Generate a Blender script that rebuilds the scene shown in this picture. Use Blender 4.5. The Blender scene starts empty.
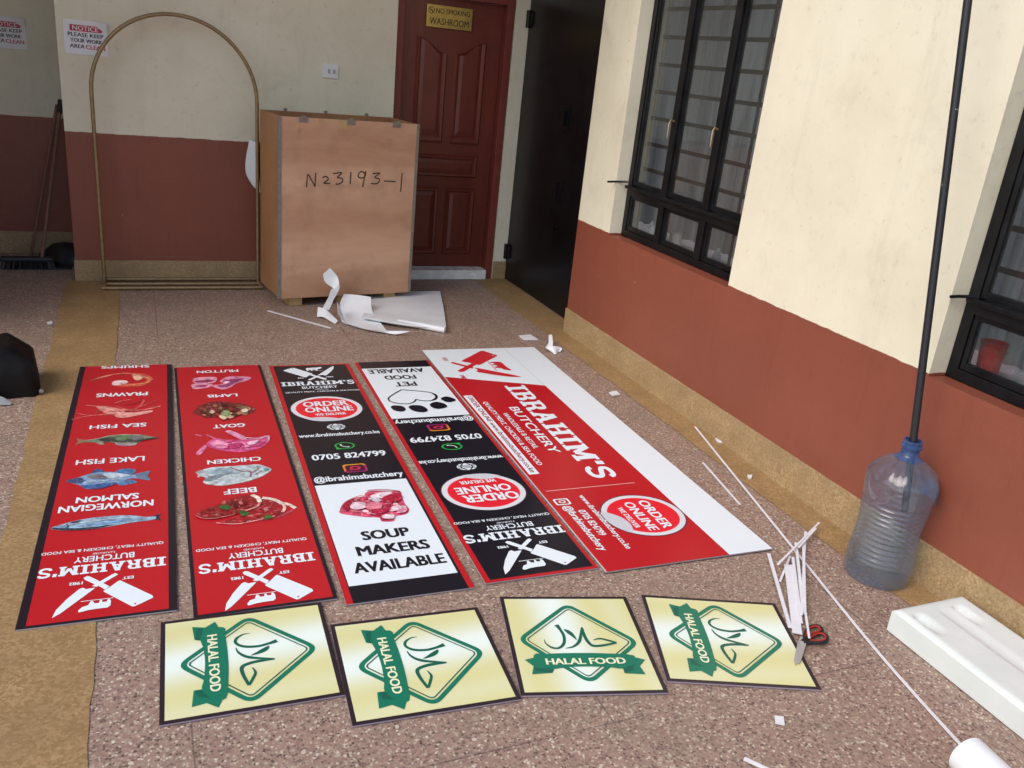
import bpy, bmesh, math, random
from mathutils import Vector, Matrix
random.seed(7)
R = math.radians
scene = bpy.context.scene
COL = scene.collection
DATA={'b1':[['shrimp',[['s',(205,95,80),0.016,[[-0.1566,0.8984],[-0.1123,0.9349],[-0.0606,0.975],[-0.001,0.9828],[0.0435,0.9682]]],
['s',(235,150,125),0.006,[[-0.1382,0.9243],[-0.0871,0.9641],[-0.0123,0.9924],[0.0432,0.9785]]],
['p',(214,96,66),[[0.0209,0.9875],[0.0765,0.9753],[0.1103,0.9412],[0.1285,0.8972],[0.1171,0.8488],[0.088,0.808],[0.0482,0.7963],[-0.0051,0.8021],[-0.0506,0.8197],[-0.06,0.8511],[-0.0398,0.8733],[0.004,0.8444],[0.0523,0.8425],[0.0897,0.8598],[0.0973,0.8921],[0.0723,0.9113],[0.0445,0.9309]]],
['p',(238,190,160),[[0.0326,0.9625],[0.0659,0.9541],[0.0805,0.9105],[0.0567,0.8797],[0.0397,0.9063]]],
['p',(232,205,200),[[-0.0587,0.8462],[-0.0458,0.887],[-0.0002,0.8855],[0.0152,0.8594],[-0.0063,0.8342],[-0.0455,0.8223]]],
['s',(240,150,110),0.008,[[0.0047,0.8234],[0.0527,0.8247],[0.0954,0.8428],[0.1139,0.8821]]],
['s',(250,215,185),0.004,[[0.0716,0.9451],[0.0996,0.9169],[0.1138,0.8904]]]]],['prawns',[['s',(224,130,125),0.005,[[-0.201,0.421],[-0.1371,0.4524],[-0.0512,0.4684]]],
['s',(214,110,108),0.005,[[-0.1906,0.496],[-0.1329,0.4613],[-0.0506,0.4574]]],
['s',(225,140,135),0.006,[[-0.1535,0.5819],[-0.1003,0.5582],[-0.0236,0.5063]]],
['s',(200,80,82),0.012,[[-0.1105,0.4856],[-0.0542,0.527],[-0.0038,0.5066]]],
['p',(222,140,130),[[-0.1104,0.5623],[-0.0656,0.5567],[-0.0041,0.5137],[0.0172,0.476],[-0.001,0.4372],[-0.0457,0.4567],[-0.0819,0.4957]]],
['p',(230,160,148),[[-0.0255,0.4404],[-0.0027,0.4786],[0.057,0.4709],[0.127,0.4829],[0.1223,0.4555],[0.0631,0.4288],[0.0195,0.4115],[-0.0099,0.4181]]],
['s',(215,85,80),0.012,[[-0.0256,0.5517],[0.0363,0.4987],[0.0754,0.5392],[0.0942,0.6172]]],
['s',(226,120,110),0.012,[[-0.0041,0.5137],[0.0464,0.4932],[0.1065,0.4996],[0.1648,0.5309]]],
['s',(205,80,80),0.007,[[0.046,0.5073],[0.1056,0.5571],[0.1556,0.6128]]],
['s',(222,125,118),0.008,[[-0.0322,0.5885],[0.0019,0.6179],[0.0323,0.6246]]],
['s',(175,50,55),0.006,[[0.004,0.5624],[0.0441,0.5719],[0.0789,0.6116]]],
['s',(240,200,185),0.004,[[-0.0946,0.5462],[-0.0435,0.5117],[-0.0015,0.4509]]],
['s',(240,190,180),0.004,[[0.0182,0.4483],[0.0774,0.4516],[0.1221,0.4737]]],
['s',(150,35,42),0.004,[[-0.0527,0.4989],[-0.0029,0.4856],[0.0566,0.4849]]]]],['sea_fish',[['q',(150,110,85),[[-0.1252,0.1927],[-0.1537,0.2057],[-0.164,0.219],[-0.1566,0.1799],[-0.1643,0.1409],[-0.145,0.1637],[-0.1235,0.1691]]],
['p',(160,140,150),[[-0.0118,0.1466],[0.0249,0.1367],[0.0728,0.1338],[0.065,0.1118],[0.026,0.1076],[-0.0052,0.1253]]],
['p',(150,135,120),[[-0.0904,0.1671],[-0.0596,0.1596],[-0.0538,0.1356],[-0.0722,0.1383]]],
['p',(120,138,112),[[-0.1273,0.1842],[-0.0843,0.2013],[-0.0462,0.221],[-0.0012,0.228],[0.0446,0.2259],[0.0968,0.2108],[0.126,0.1914],[0.1655,0.172],[0.1264,0.1613],[0.0979,0.1551],[0.0813,0.1355],[0.0476,0.1304],[0.0024,0.1415],[-0.0429,0.1585],[-0.0817,0.16],[-0.1265,0.1725]]],
['p',(90,110,84),[[-0.0107,0.1803],[-0.0011,0.184],[0.0116,0.1806],[0.0174,0.1762],[0.0063,0.1728],[-0.005,0.1765]]],
['p',(150,164,132),[[0.0555,0.1652],[0.0605,0.1675],[0.0671,0.1657],[0.0701,0.1632],[0.0643,0.1609],[0.0585,0.163]]],
['p',(150,164,132),[[-0.0411,0.1827],[-0.0359,0.1851],[-0.0291,0.1829],[-0.0258,0.1788],[-0.0317,0.1766],[-0.0379,0.1791]]],
['p',(150,164,132),[[0.0566,0.1765],[0.0622,0.1868],[0.0698,0.1834],[0.0732,0.1814],[0.0668,0.1712],[0.06,0.1752]]],
['p',(150,164,132),[[0.0699,0.1936],[0.0755,0.1953],[0.0828,0.1929],[0.0861,0.1875],[0.0797,0.186],[0.0733,0.1887]]],
['p',(70,84,70),[[0.0477,0.1516],[0.0534,0.1535],[0.0609,0.1514],[0.0643,0.148],[0.0578,0.1462],[0.0511,0.1486]]],
['p',(150,164,132),[[-0.0121,0.2152],[-0.0035,0.2181],[0.0077,0.2154],[0.0128,0.2126],[0.003,0.2099],[-0.007,0.2128]]],
['p',(90,110,84),[[0.0412,0.1481],[0.0477,0.1495],[0.0561,0.1472],[0.0599,0.1434],[0.0525,0.1422],[0.045,0.1446]]],
['p',(170,180,150),[[0.0367,0.1471],[0.0415,0.1516],[0.048,0.1492],[0.0509,0.1461],[0.0454,0.1417],[0.0396,0.1444]]],
['p',(150,164,132),[[-0.083,0.1758],[-0.0788,0.1793],[-0.0729,0.1773],[-0.0702,0.1743],[-0.0751,0.1709],[-0.0803,0.1733]]],
['p',(90,110,84),[[-0.0573,0.1985],[-0.053,0.2012],[-0.0472,0.1992],[-0.0444,0.1957],[-0.0494,0.1931],[-0.0546,0.1954]]],
['p',(70,84,70),[[0.0716,0.1694],[0.0815,0.1759],[0.0945,0.1723],[0.1003,0.1699],[0.089,0.1636],[0.0774,0.1675]]],
['p',(150,164,132),[[0.0448,0.1773],[0.0533,0.1827],[0.0646,0.1797],[0.0696,0.178],[0.0598,0.1729],[0.0498,0.1761]]],
['p',(90,110,84),[[-0.0035,0.1958],[0.0005,0.2041],[0.0063,0.2011],[0.009,0.1974],[0.0043,0.1892],[-0.0009,0.1928]]],
['p',(62,66,62),[[-0.0833,0.1865],[-0.0452,0.2015],[-0.0057,0.2001],[0.0463,0.1702],[0.092,0.1634],[0.1262,0.1763],[0.1655,0.172],[0.098,0.1507],[0.0698,0.1402],[0.0019,0.1533],[-0.0543,0.1646]]],
['p',(96,128,86),[[-0.0149,0.215],[0.022,0.2156],[0.0374,0.1834],[0.0185,0.1596],[-0.009,0.1725]]],
['p',(110,112,112),[[0.051,0.2023],[0.0913,0.1964],[0.0976,0.1685],[0.0694,0.1579],[0.0492,0.1697]]],
['s',(190,195,170),0.005,[[-0.1218,0.1834],[-0.0783,0.1945],[-0.0346,0.2148],[0.0218,0.2217],[0.0911,0.2055]]]]],['lake_fish',[['p',(62,92,140),[[-0.0865,-0.1381],[-0.0663,-0.0907],[-0.0355,-0.1316]]],
['p',(72,125,172),[[-0.0041,-0.1369],[0.0286,-0.1065],[0.0768,-0.1249],[0.0569,-0.1649],[0.0148,-0.1527]]],
['p',(84,124,165),[[0.0129,-0.229],[0.0583,-0.2075],[0.0838,-0.234],[0.0494,-0.2498],[0.024,-0.2502]]],
['p',(104,128,156),[[0.0649,-0.1675],[0.1039,-0.1499],[0.1304,-0.1441],[0.1214,-0.1834],[0.1304,-0.2249],[0.0999,-0.2122],[0.0656,-0.1939]]],
['p',(128,164,200),[[-0.1683,-0.1854],[-0.1377,-0.164],[-0.1089,-0.1442],[-0.0795,-0.128],[-0.0384,-0.126],[0.0036,-0.1356],[0.0411,-0.1597],[0.0754,-0.1718],[0.0761,-0.1957],[0.0478,-0.2032],[0.018,-0.2298],[-0.0213,-0.2542],[-0.0605,-0.2661],[-0.0958,-0.2576],[-0.1232,-0.2208],[-0.1496,-0.2007]]],
['p',(104,140,186),[[-0.0326,-0.2193],[-0.0284,-0.2101],[-0.022,-0.2132],[-0.0192,-0.2151],[-0.0242,-0.2241],[-0.0298,-0.2205]]],
['p',(170,196,216),[[-0.0046,-0.1887],[0.0042,-0.1841],[0.0161,-0.1881],[0.0215,-0.1939],[0.0113,-0.1983],[0.0008,-0.1939]]],
['p',(104,140,186),[[-0.0668,-0.156],[-0.0583,-0.1507],[-0.0468,-0.1545],[-0.0415,-0.1589],[-0.0512,-0.164],[-0.0615,-0.1599]]],
['p',(104,140,186),[[-0.067,-0.2479],[-0.061,-0.2444],[-0.0528,-0.2478],[-0.0488,-0.2552],[-0.0557,-0.2586],[-0.0631,-0.2546]]],
['p',(150,184,214),[[-0.0862,-0.2489],[-0.0821,-0.2442],[-0.0762,-0.2463],[-0.0736,-0.2476],[-0.0784,-0.2521],[-0.0836,-0.2497]]],
['p',(170,196,216),[[-0.0878,-0.1961],[-0.0799,-0.188],[-0.0687,-0.1921],[-0.0636,-0.1955],[-0.0728,-0.2034],[-0.0828,-0.1988]]],
['p',(170,196,216),[[-0.1286,-0.1801],[-0.1235,-0.1777],[-0.1165,-0.1799],[-0.1132,-0.183],[-0.1191,-0.1853],[-0.1254,-0.1829]]],
['p',(150,184,214),[[-0.0528,-0.2447],[-0.0468,-0.2384],[-0.0385,-0.2414],[-0.0347,-0.2431],[-0.0417,-0.2492],[-0.0491,-0.2459]]],
['p',(104,140,186),[[-0.0445,-0.2425],[-0.0388,-0.2328],[-0.0306,-0.2366],[-0.0268,-0.24],[-0.0334,-0.2496],[-0.0408,-0.2451]]],
['p',(170,196,216),[[-0.0513,-0.2232],[-0.0447,-0.2159],[-0.0354,-0.2199],[-0.0311,-0.2255],[-0.0387,-0.2326],[-0.047,-0.228]]],
['p',(150,184,214),[[-0.0434,-0.1744],[-0.0372,-0.1644],[-0.0283,-0.1683],[-0.0243,-0.1713],[-0.0315,-0.1811],[-0.0394,-0.1766]]],
['p',(170,196,216),[[-0.0557,-0.1831],[-0.0508,-0.1809],[-0.0443,-0.1831],[-0.0412,-0.1865],[-0.0468,-0.1886],[-0.0526,-0.1862]]],
['p',(58,98,156),[[-0.1154,-0.2257],[-0.0728,-0.2296],[-0.0229,-0.2227],[0.0129,-0.229],[-0.0212,-0.2566],[-0.0605,-0.2673],[-0.0958,-0.2564]]],
['p',(66,84,130),[[-0.1683,-0.1854],[-0.1401,-0.1648],[-0.1112,-0.1685],[-0.1131,-0.2106],[-0.1445,-0.2028]]],
['p',(120,116,122),[[-0.0986,-0.1608],[-0.0579,-0.1441],[-0.024,-0.1835],[-0.0605,-0.1858]]],
['p',(196,214,226),[[-0.0414,-0.1457],[0.0041,-0.1458],[0.0598,-0.1729],[0.0111,-0.187],[-0.0173,-0.1846]]],
['s',(190,205,220),0.006,[[-0.1042,-0.2086],[-0.0594,-0.2043],[-0.0139,-0.1999],[0.027,-0.1984]]]]],['salmon',[['q',(46,36,60),[[0.1375,-0.5172],[0.1502,-0.508],[0.1736,-0.4961],[0.1641,-0.5223],[0.1721,-0.5514],[0.1494,-0.5379],[0.1377,-0.5311]]],
['p',(150,184,208),[[-0.1852,-0.5342],[-0.1621,-0.5202],[-0.124,-0.5021],[-0.0747,-0.4892],[-0.0086,-0.4847],[0.0644,-0.4917],[0.1174,-0.5134],[0.1502,-0.5173],[0.1504,-0.5381],[0.1076,-0.5435],[0.0662,-0.5479],[0.0155,-0.5581],[-0.0443,-0.5683],[-0.094,-0.5672],[-0.1337,-0.5615],[-0.1688,-0.5514]]],
['p',(126,164,196),[[-0.0188,-0.53],[-0.0055,-0.53],[0.0119,-0.5341],[0.0197,-0.5373],[0.0044,-0.5368],[-0.0111,-0.5329]]],
['p',(110,140,168),[[-0.0464,-0.5104],[-0.0313,-0.5056],[-0.0111,-0.5111],[-0.0021,-0.5144],[-0.0195,-0.5187],[-0.0375,-0.5131]]],
['p',(110,140,168),[[-0.1526,-0.5339],[-0.1461,-0.5331],[-0.1374,-0.5357],[-0.1334,-0.5392],[-0.1408,-0.5398],[-0.1485,-0.5372]]],
['p',(110,140,168),[[-0.1047,-0.5381],[-0.0961,-0.536],[-0.0846,-0.5394],[-0.0793,-0.5431],[-0.0892,-0.545],[-0.0995,-0.5415]]],
['p',(176,205,224),[[-0.0258,-0.5228],[-0.0156,-0.521],[-0.0022,-0.5247],[0.0038,-0.5283],[-0.0078,-0.5298],[-0.0197,-0.526]]],
['p',(110,140,168),[[-0.1337,-0.5143],[-0.1218,-0.5129],[-0.1059,-0.5167],[-0.0989,-0.5189],[-0.1126,-0.52],[-0.1267,-0.5162]]],
['p',(176,205,224),[[0.0992,-0.5208],[0.116,-0.5206],[0.1379,-0.5264],[0.1477,-0.534],[0.1283,-0.5336],[0.109,-0.5278]]],
['p',(126,164,196),[[-0.081,-0.5537],[-0.0713,-0.5505],[-0.0583,-0.5544],[-0.0524,-0.5581],[-0.0635,-0.561],[-0.0751,-0.557]]],
['p',(176,205,224),[[-0.0309,-0.5475],[-0.0226,-0.5477],[-0.0117,-0.5505],[-0.0067,-0.5542],[-0.0163,-0.5538],[-0.026,-0.5509]]],
['p',(176,205,224),[[-0.1101,-0.5322],[-0.0982,-0.5314],[-0.0825,-0.5352],[-0.0754,-0.538],[-0.0891,-0.5384],[-0.1031,-0.5347]]],
['p',(110,140,168),[[0.0525,-0.5255],[0.0638,-0.5239],[0.0786,-0.5279],[0.0852,-0.5323],[0.0722,-0.5336],[0.0592,-0.5294]]],
['p',(126,164,196),[[-0.0728,-0.5345],[-0.066,-0.5333],[-0.0571,-0.5359],[-0.0529,-0.5389],[-0.0607,-0.54],[-0.0687,-0.5373]]],
['p',(176,205,224),[[0.048,-0.5335],[0.0566,-0.5323],[0.0677,-0.5353],[0.0728,-0.5382],[0.063,-0.5392],[0.053,-0.5361]]],
['p',(110,140,168),[[-0.0134,-0.5134],[0.0007,-0.5141],[0.0191,-0.5186],[0.0275,-0.5237],[0.0112,-0.5226],[-0.0051,-0.5181]]],
['p',(176,205,224),[[-0.0616,-0.5464],[-0.0546,-0.5445],[-0.0452,-0.5473],[-0.0409,-0.5506],[-0.049,-0.5522],[-0.0573,-0.5493]]],
['p',(176,205,224),[[-0.0347,-0.4968],[-0.0271,-0.4943],[-0.0169,-0.4974],[-0.0123,-0.5005],[-0.0211,-0.5027],[-0.0301,-0.4995]]],
['p',(48,60,76),[[-0.1826,-0.5358],[-0.145,-0.5453],[-0.0949,-0.5551],[-0.0451,-0.5562],[0.0152,-0.5514],[-0.0442,-0.5694],[-0.0939,-0.5683],[-0.1336,-0.5626],[-0.1688,-0.5514]]],
['p',(56,60,80),[[-0.1244,-0.5099],[-0.0941,-0.5001],[-0.1115,-0.5212]]],
['s',(205,222,232),0.006,[[-0.1616,-0.5246],[-0.1174,-0.5223],[-0.0478,-0.5135],[0.0235,-0.508],[0.0965,-0.5163]]],
['s',(120,160,205),0.012,[[-0.0713,-0.5379],[-0.0059,-0.5362],[0.0655,-0.524]]],
['s',(70,80,95),0.005,[[-0.1375,-0.5184],[-0.131,-0.5372],[-0.1373,-0.549]]]]]],'b2':[['mutton',[['p',(226,150,176),[[-0.1363,0.9096],[-0.1109,0.9456],[-0.0248,0.9441],[-0.0212,0.8925],[-0.0474,0.8587],[-0.1207,0.8577]]],
['p',(150,50,92),[[-0.1187,0.9008],[-0.0332,0.9024],[-0.0509,0.8758],[-0.1143,0.8735]]],
['p',(230,160,182),[[-0.1412,0.8487],[-0.0869,0.8586],[-0.0442,0.8368],[-0.0678,0.7988],[-0.1296,0.7841],[-0.1426,0.8147]]],
['p',(165,60,102),[[-0.1276,0.8291],[-0.0655,0.8394],[-0.09,0.8016]]],
['p',(224,142,172),[[-0.006,0.8805],[0.0329,0.9374],[0.0802,0.9424],[0.1447,0.9244],[0.1475,0.8929],[0.1201,0.8654],[0.0712,0.8376],[0.0444,0.7913],[0.0026,0.7624],[-0.0347,0.7914],[-0.0505,0.826],[-0.015,0.8332],[0.0091,0.8518]]],
['p',(150,60,100),[[0.013,0.8963],[0.0211,0.9012],[0.0307,0.8978],[0.0346,0.8905],[0.0254,0.8857],[0.0169,0.8897]]],
['p',(240,190,205),[[0.062,0.8661],[0.0701,0.8687],[0.0801,0.8662],[0.0842,0.8618],[0.075,0.8593],[0.0662,0.8621]]],
['p',(150,60,100),[[0.017,0.797],[0.0248,0.8103],[0.0334,0.8062],[0.0371,0.8033],[0.0282,0.7902],[0.0207,0.795]]],
['p',(200,90,130),[[-0.0241,0.8251],[-0.0166,0.8272],[-0.0072,0.8248],[-0.0033,0.8206],[-0.0119,0.8186],[-0.0202,0.8212]]],
['p',(150,60,100),[[0.0663,0.9258],[0.0736,0.9276],[0.0826,0.9252],[0.0862,0.9197],[0.0779,0.9179],[0.07,0.9207]]],
['p',(200,90,130),[[0.0112,0.883],[0.0183,0.8889],[0.0268,0.8864],[0.0305,0.8843],[0.0224,0.8786],[0.0149,0.8815]]],
['p',(150,60,100),[[0.0237,0.8079],[0.0299,0.8103],[0.0375,0.8079],[0.0406,0.8025],[0.0334,0.8002],[0.0267,0.803]]],
['p',(200,90,130),[[0.0284,0.8808],[0.0333,0.8857],[0.0387,0.8822],[0.0404,0.8715],[0.035,0.8667],[0.0302,0.871]]],
['p',(146,58,110),[[0.0047,0.8691],[0.0593,0.9033],[0.1146,0.9002],[0.0723,0.8509],[0.0275,0.7934],[-0.0066,0.7911],[-0.022,0.8127],[0.0252,0.8366]]],
['p',(244,210,226),[[0.0078,0.8487],[0.0222,0.8738],[0.042,0.868],[0.0316,0.8458]]],
['s',(240,180,200),0.006,[[-0.0336,0.8076],[-0.0014,0.784],[0.0332,0.7927],[0.059,0.8291]]]]],['lamb',[['p',(118,36,34),[[-0.1485,0.5058],[-0.1016,0.5834],[-0.0679,0.6115],[-0.0036,0.6027],[0.0492,0.5803],[0.0911,0.5595],[0.1284,0.4949],[0.1136,0.4463],[0.0693,0.4428],[0.0345,0.4085],[-0.0204,0.3752],[-0.0431,0.42],[-0.1003,0.4147],[-0.1193,0.4453],[-0.1478,0.4746]]],
['p',(176,120,92),[[-0.0257,0.4669],[-0.016,0.4777],[-0.0048,0.4724],[-0.0005,0.4608],[-0.0114,0.4527],[-0.0212,0.4589]]],
['p',(176,120,92),[[0.061,0.4745],[0.0712,0.4976],[0.0808,0.4888],[0.0833,0.4664],[0.0724,0.4486],[0.0642,0.4595]]],
['p',(176,120,92),[[-0.0149,0.4302],[-0.0063,0.4412],[0.0034,0.4361],[0.0069,0.4245],[-0.0026,0.4162],[-0.011,0.4223]]],
['p',(205,170,140),[[-0.0363,0.412],[-0.0297,0.4297],[-0.0232,0.4231],[-0.0214,0.4061],[-0.0285,0.3923],[-0.034,0.4005]]],
['p',(140,40,40),[[-0.0069,0.5302],[0.0028,0.5483],[0.0129,0.541],[0.0162,0.523],[0.0057,0.509],[-0.0031,0.518]]],
['p',(205,170,140),[[0.0813,0.5001],[0.0923,0.5212],[0.1031,0.5128],[0.1062,0.492],[0.0943,0.4757],[0.0851,0.486]]],
['p',(176,120,92),[[-0.0601,0.5567],[-0.0521,0.5729],[-0.0436,0.5665],[-0.0406,0.5505],[-0.0494,0.538],[-0.0568,0.5459]]],
['p',(176,120,92),[[0.0689,0.5095],[0.0854,0.5298],[0.1034,0.5205],[0.1097,0.4992],[0.0915,0.4838],[0.0759,0.495]]],
['p',(120,110,70),[[0.0448,0.5221],[0.0606,0.5427],[0.0779,0.5334],[0.0839,0.512],[0.0665,0.4964],[0.0515,0.5076]]],
['p',(90,22,22),[[-0.0036,0.438],[0.0054,0.4529],[0.0152,0.4466],[0.0185,0.4315],[0.0085,0.42],[0.0001,0.4277]]],
['p',(140,40,40),[[-0.0629,0.4263],[-0.0568,0.4358],[-0.05,0.4317],[-0.0475,0.422],[-0.0543,0.4147],[-0.0602,0.4197]]],
['p',(90,22,22),[[0.055,0.4847],[0.0683,0.5031],[0.0826,0.495],[0.0874,0.4759],[0.0728,0.4619],[0.0605,0.4717]]],
['p',(140,40,40),[[0.0252,0.4886],[0.0354,0.5002],[0.0469,0.4947],[0.0511,0.4823],[0.0397,0.4735],[0.0297,0.4802]]],
['p',(140,40,40),[[-0.0754,0.4887],[-0.0651,0.5057],[-0.0535,0.4984],[-0.0493,0.4812],[-0.0607,0.4682],[-0.0708,0.477]]],
['p',(90,22,22),[[-0.1256,0.5402],[-0.119,0.5503],[-0.1114,0.5459],[-0.1084,0.5355],[-0.1158,0.5278],[-0.1225,0.5331]]],
['p',(90,22,22),[[-0.0531,0.4332],[-0.0392,0.4427],[-0.0224,0.4367],[-0.0157,0.4253],[-0.0314,0.4185],[-0.0461,0.4253]]],
['p',(205,170,140),[[-0.0323,0.4824],[-0.0229,0.4923],[-0.0122,0.4874],[-0.008,0.4767],[-0.0184,0.4693],[-0.0279,0.4751]]],
['p',(90,22,22),[[-0.0268,0.5841],[-0.0203,0.598],[-0.0137,0.5926],[-0.0115,0.579],[-0.0185,0.5682],[-0.0243,0.5749]]],
['p',(80,40,30),[[-0.0185,0.5514],[-0.0027,0.5687],[0.0154,0.5603],[0.0222,0.5418],[0.0046,0.5287],[-0.0112,0.5387]]],
['p',(205,170,140),[[0.0456,0.4522],[0.0606,0.4642],[0.0779,0.4574],[0.0846,0.4436],[0.0679,0.4348],[0.0527,0.4426]]],
['p',(176,120,92),[[-0.1139,0.4498],[-0.1052,0.4584],[-0.0949,0.4539],[-0.0908,0.4444],[-0.1005,0.4379],[-0.1096,0.4432]]],
['p',(120,110,70),[[-0.1015,0.4912],[-0.0875,0.5135],[-0.0715,0.5039],[-0.0656,0.4812],[-0.0812,0.4642],[-0.0951,0.4758]]],
['p',(176,120,92),[[0.0644,0.4319],[0.0748,0.4433],[0.0863,0.4377],[0.0905,0.4255],[0.079,0.4169],[0.069,0.4235]]],
['p',(120,110,70),[[0.0618,0.4535],[0.0749,0.4756],[0.0883,0.4664],[0.0925,0.4442],[0.0783,0.4273],[0.0668,0.4385]]],
['p',(176,120,92),[[0.054,0.4679],[0.0637,0.491],[0.0728,0.4823],[0.0752,0.4599],[0.0648,0.442],[0.057,0.4528]]],
['p',(90,22,22),[[0.0004,0.5335],[0.0168,0.5511],[0.0356,0.5425],[0.0426,0.5236],[0.0243,0.5104],[0.008,0.5206]]],
['p',(150,60,50),[[-0.0848,0.4977],[-0.0752,0.5069],[-0.0638,0.5021],[-0.0593,0.4919],[-0.0701,0.4851],[-0.0801,0.4907]]],
['p',(90,22,22),[[-0.1173,0.4838],[-0.1075,0.4954],[-0.096,0.4898],[-0.0914,0.4774],[-0.1024,0.4687],[-0.1125,0.4753]]],
['p',(90,22,22),[[0.0329,0.4779],[0.0415,0.4898],[0.0509,0.4845],[0.0541,0.4722],[0.0447,0.4632],[0.0365,0.4696]]],
['p',(205,170,140),[[-0.0796,0.4805],[-0.0701,0.5019],[-0.0599,0.4936],[-0.0566,0.4726],[-0.067,0.4562],[-0.0757,0.4664]]],
['p',(140,40,40),[[-0.1324,0.5461],[-0.1224,0.5681],[-0.1112,0.5594],[-0.1071,0.5379],[-0.1183,0.521],[-0.128,0.5316]]],
['p',(150,60,50),[[0.0518,0.5398],[0.0588,0.555],[0.0657,0.5492],[0.0676,0.5344],[0.06,0.5226],[0.0542,0.5298]]],
['p',(205,170,140),[[-0.013,0.4138],[0.0023,0.4343],[0.0193,0.4249],[0.0254,0.4036],[0.0085,0.3881],[-0.0062,0.3993]]],
['p',(150,60,50),[[-0.0607,0.4425],[-0.0462,0.4546],[-0.0291,0.4478],[-0.0222,0.4339],[-0.0385,0.425],[-0.0535,0.4329]]],
['p',(150,60,50),[[-0.1238,0.522],[-0.1115,0.5342],[-0.0967,0.5279],[-0.0908,0.5145],[-0.1047,0.5054],[-0.1176,0.5128]]],
['p',(140,40,40),[[-0.0034,0.4987],[0.013,0.5205],[0.0312,0.5106],[0.0377,0.488],[0.0196,0.4715],[0.0038,0.4833]]],
['p',(205,170,140),[[-0.0072,0.4408],[0.0054,0.4598],[0.0191,0.4515],[0.0239,0.4321],[0.01,0.4177],[-0.0018,0.4277]]],
['p',(120,110,70),[[-0.037,0.516],[-0.0289,0.5343],[-0.0206,0.5273],[-0.018,0.5094],[-0.0268,0.4953],[-0.034,0.504]]],
['p',(90,22,22),[[-0.101,0.4963],[-0.091,0.5164],[-0.08,0.5083],[-0.0762,0.4885],[-0.0872,0.473],[-0.0967,0.4829]]],
['p',(80,40,30),[[-0.0213,0.4994],[-0.0069,0.5092],[0.0103,0.5032],[0.0173,0.4915],[0.001,0.4845],[-0.0141,0.4913]]],
['p',(90,22,22),[[-0.0116,0.5486],[-0.0034,0.5586],[0.0058,0.5539],[0.0093,0.5434],[0.0002,0.5358],[-0.0079,0.5414]]],
['p',(80,40,30),[[0.0111,0.4314],[0.0254,0.4471],[0.0416,0.4394],[0.0476,0.4224],[0.0317,0.4106],[0.0176,0.4198]]],
['p',(120,110,70),[[-0.1065,0.4955],[-0.1006,0.5051],[-0.0939,0.501],[-0.0913,0.4912],[-0.0979,0.4838],[-0.1038,0.4888]]],
['p',(176,120,92),[[0.0386,0.4427],[0.048,0.4623],[0.0572,0.4547],[0.0599,0.4354],[0.0497,0.4202],[0.0418,0.4297]]],
['p',(80,40,30),[[-0.0989,0.4474],[-0.0884,0.4558],[-0.0757,0.451],[-0.0706,0.4412],[-0.0824,0.4351],[-0.0935,0.4407]]],
['p',(90,22,22),[[-0.0544,0.4795],[-0.0391,0.4938],[-0.0211,0.4862],[-0.014,0.4704],[-0.0312,0.4597],[-0.0469,0.4686]]],
['p',(140,160,110),[[-0.0304,0.4532],[-0.0069,0.4854],[0.0124,0.4611],[0.0039,0.42],[-0.0225,0.4169]]],
['p',(226,206,170),[[-0.0431,0.42],[-0.022,0.4238],[-0.0086,0.3941],[-0.0255,0.376]]],
['p',(232,214,190),[[0.0616,0.4755],[0.0849,0.4939],[0.0928,0.4637],[0.0725,0.448]]]]],['goat',[['s',(226,130,168),0.008,[[-0.1525,0.2383],[-0.1274,0.2174]]],
['s',(220,120,160),0.01,[[-0.1061,0.228],[-0.0698,0.1774]]],
['p',(222,125,165),[[-0.1598,0.0458],[-0.1218,0.1207],[-0.113,0.1058],[-0.1423,0.0299]]],
['p',(222,90,148),[[-0.1037,0.1555],[-0.0694,0.1828],[-0.0218,0.1584],[0.0332,0.1563],[0.0951,0.1615],[0.1542,0.183],[0.1525,0.1296],[0.1326,0.0846],[0.0944,0.0492],[0.0269,0.0264],[-0.0309,0.0416],[-0.0817,0.0766],[-0.1113,0.1162]]],
['p',(240,150,190),[[-0.017,0.1063],[-0.0049,0.1139],[0.0096,0.1093],[0.0159,0.1055],[0.002,0.0981],[-0.0107,0.1032]]],
['p',(235,180,205),[[-0.0501,0.089],[-0.0395,0.0911],[-0.0263,0.0871],[-0.0209,0.0797],[-0.033,0.0779],[-0.0446,0.0823]]],
['p',(228,110,160),[[0.0441,0.1416],[0.057,0.1457],[0.0726,0.1411],[0.0791,0.1351],[0.0645,0.1313],[0.0507,0.1362]]],
['p',(228,110,160),[[0.0889,0.1348],[0.0977,0.1435],[0.1074,0.1398],[0.1116,0.1372],[0.1017,0.1286],[0.0932,0.1329]]],
['p',(180,60,110),[[-0.0564,0.1524],[-0.048,0.1571],[-0.0379,0.1534],[-0.0338,0.1472],[-0.0433,0.1428],[-0.0522,0.1469]]],
['p',(235,180,205),[[-0.0809,0.1156],[-0.0742,0.1191],[-0.0661,0.1162],[-0.0626,0.112],[-0.0703,0.1087],[-0.0775,0.1118]]],
['p',(240,150,190),[[0.0961,0.153],[0.1023,0.1564],[0.1095,0.1535],[0.1122,0.148],[0.1052,0.1448],[0.0989,0.148]]],
['p',(240,150,190),[[0.0438,0.0549],[0.0503,0.0638],[0.0573,0.0603],[0.0602,0.0566],[0.0528,0.0478],[0.0467,0.052]]],
['p',(180,60,110),[[-0.0177,0.0852],[-0.0082,0.0921],[0.0029,0.0871],[0.0072,0.0777],[-0.0035,0.0711],[-0.0133,0.0768]]],
['p',(228,110,160),[[-0.0251,0.1508],[-0.0117,0.1574],[0.0044,0.1521],[0.0111,0.1447],[-0.0041,0.1385],[-0.0183,0.1443]]],
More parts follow.
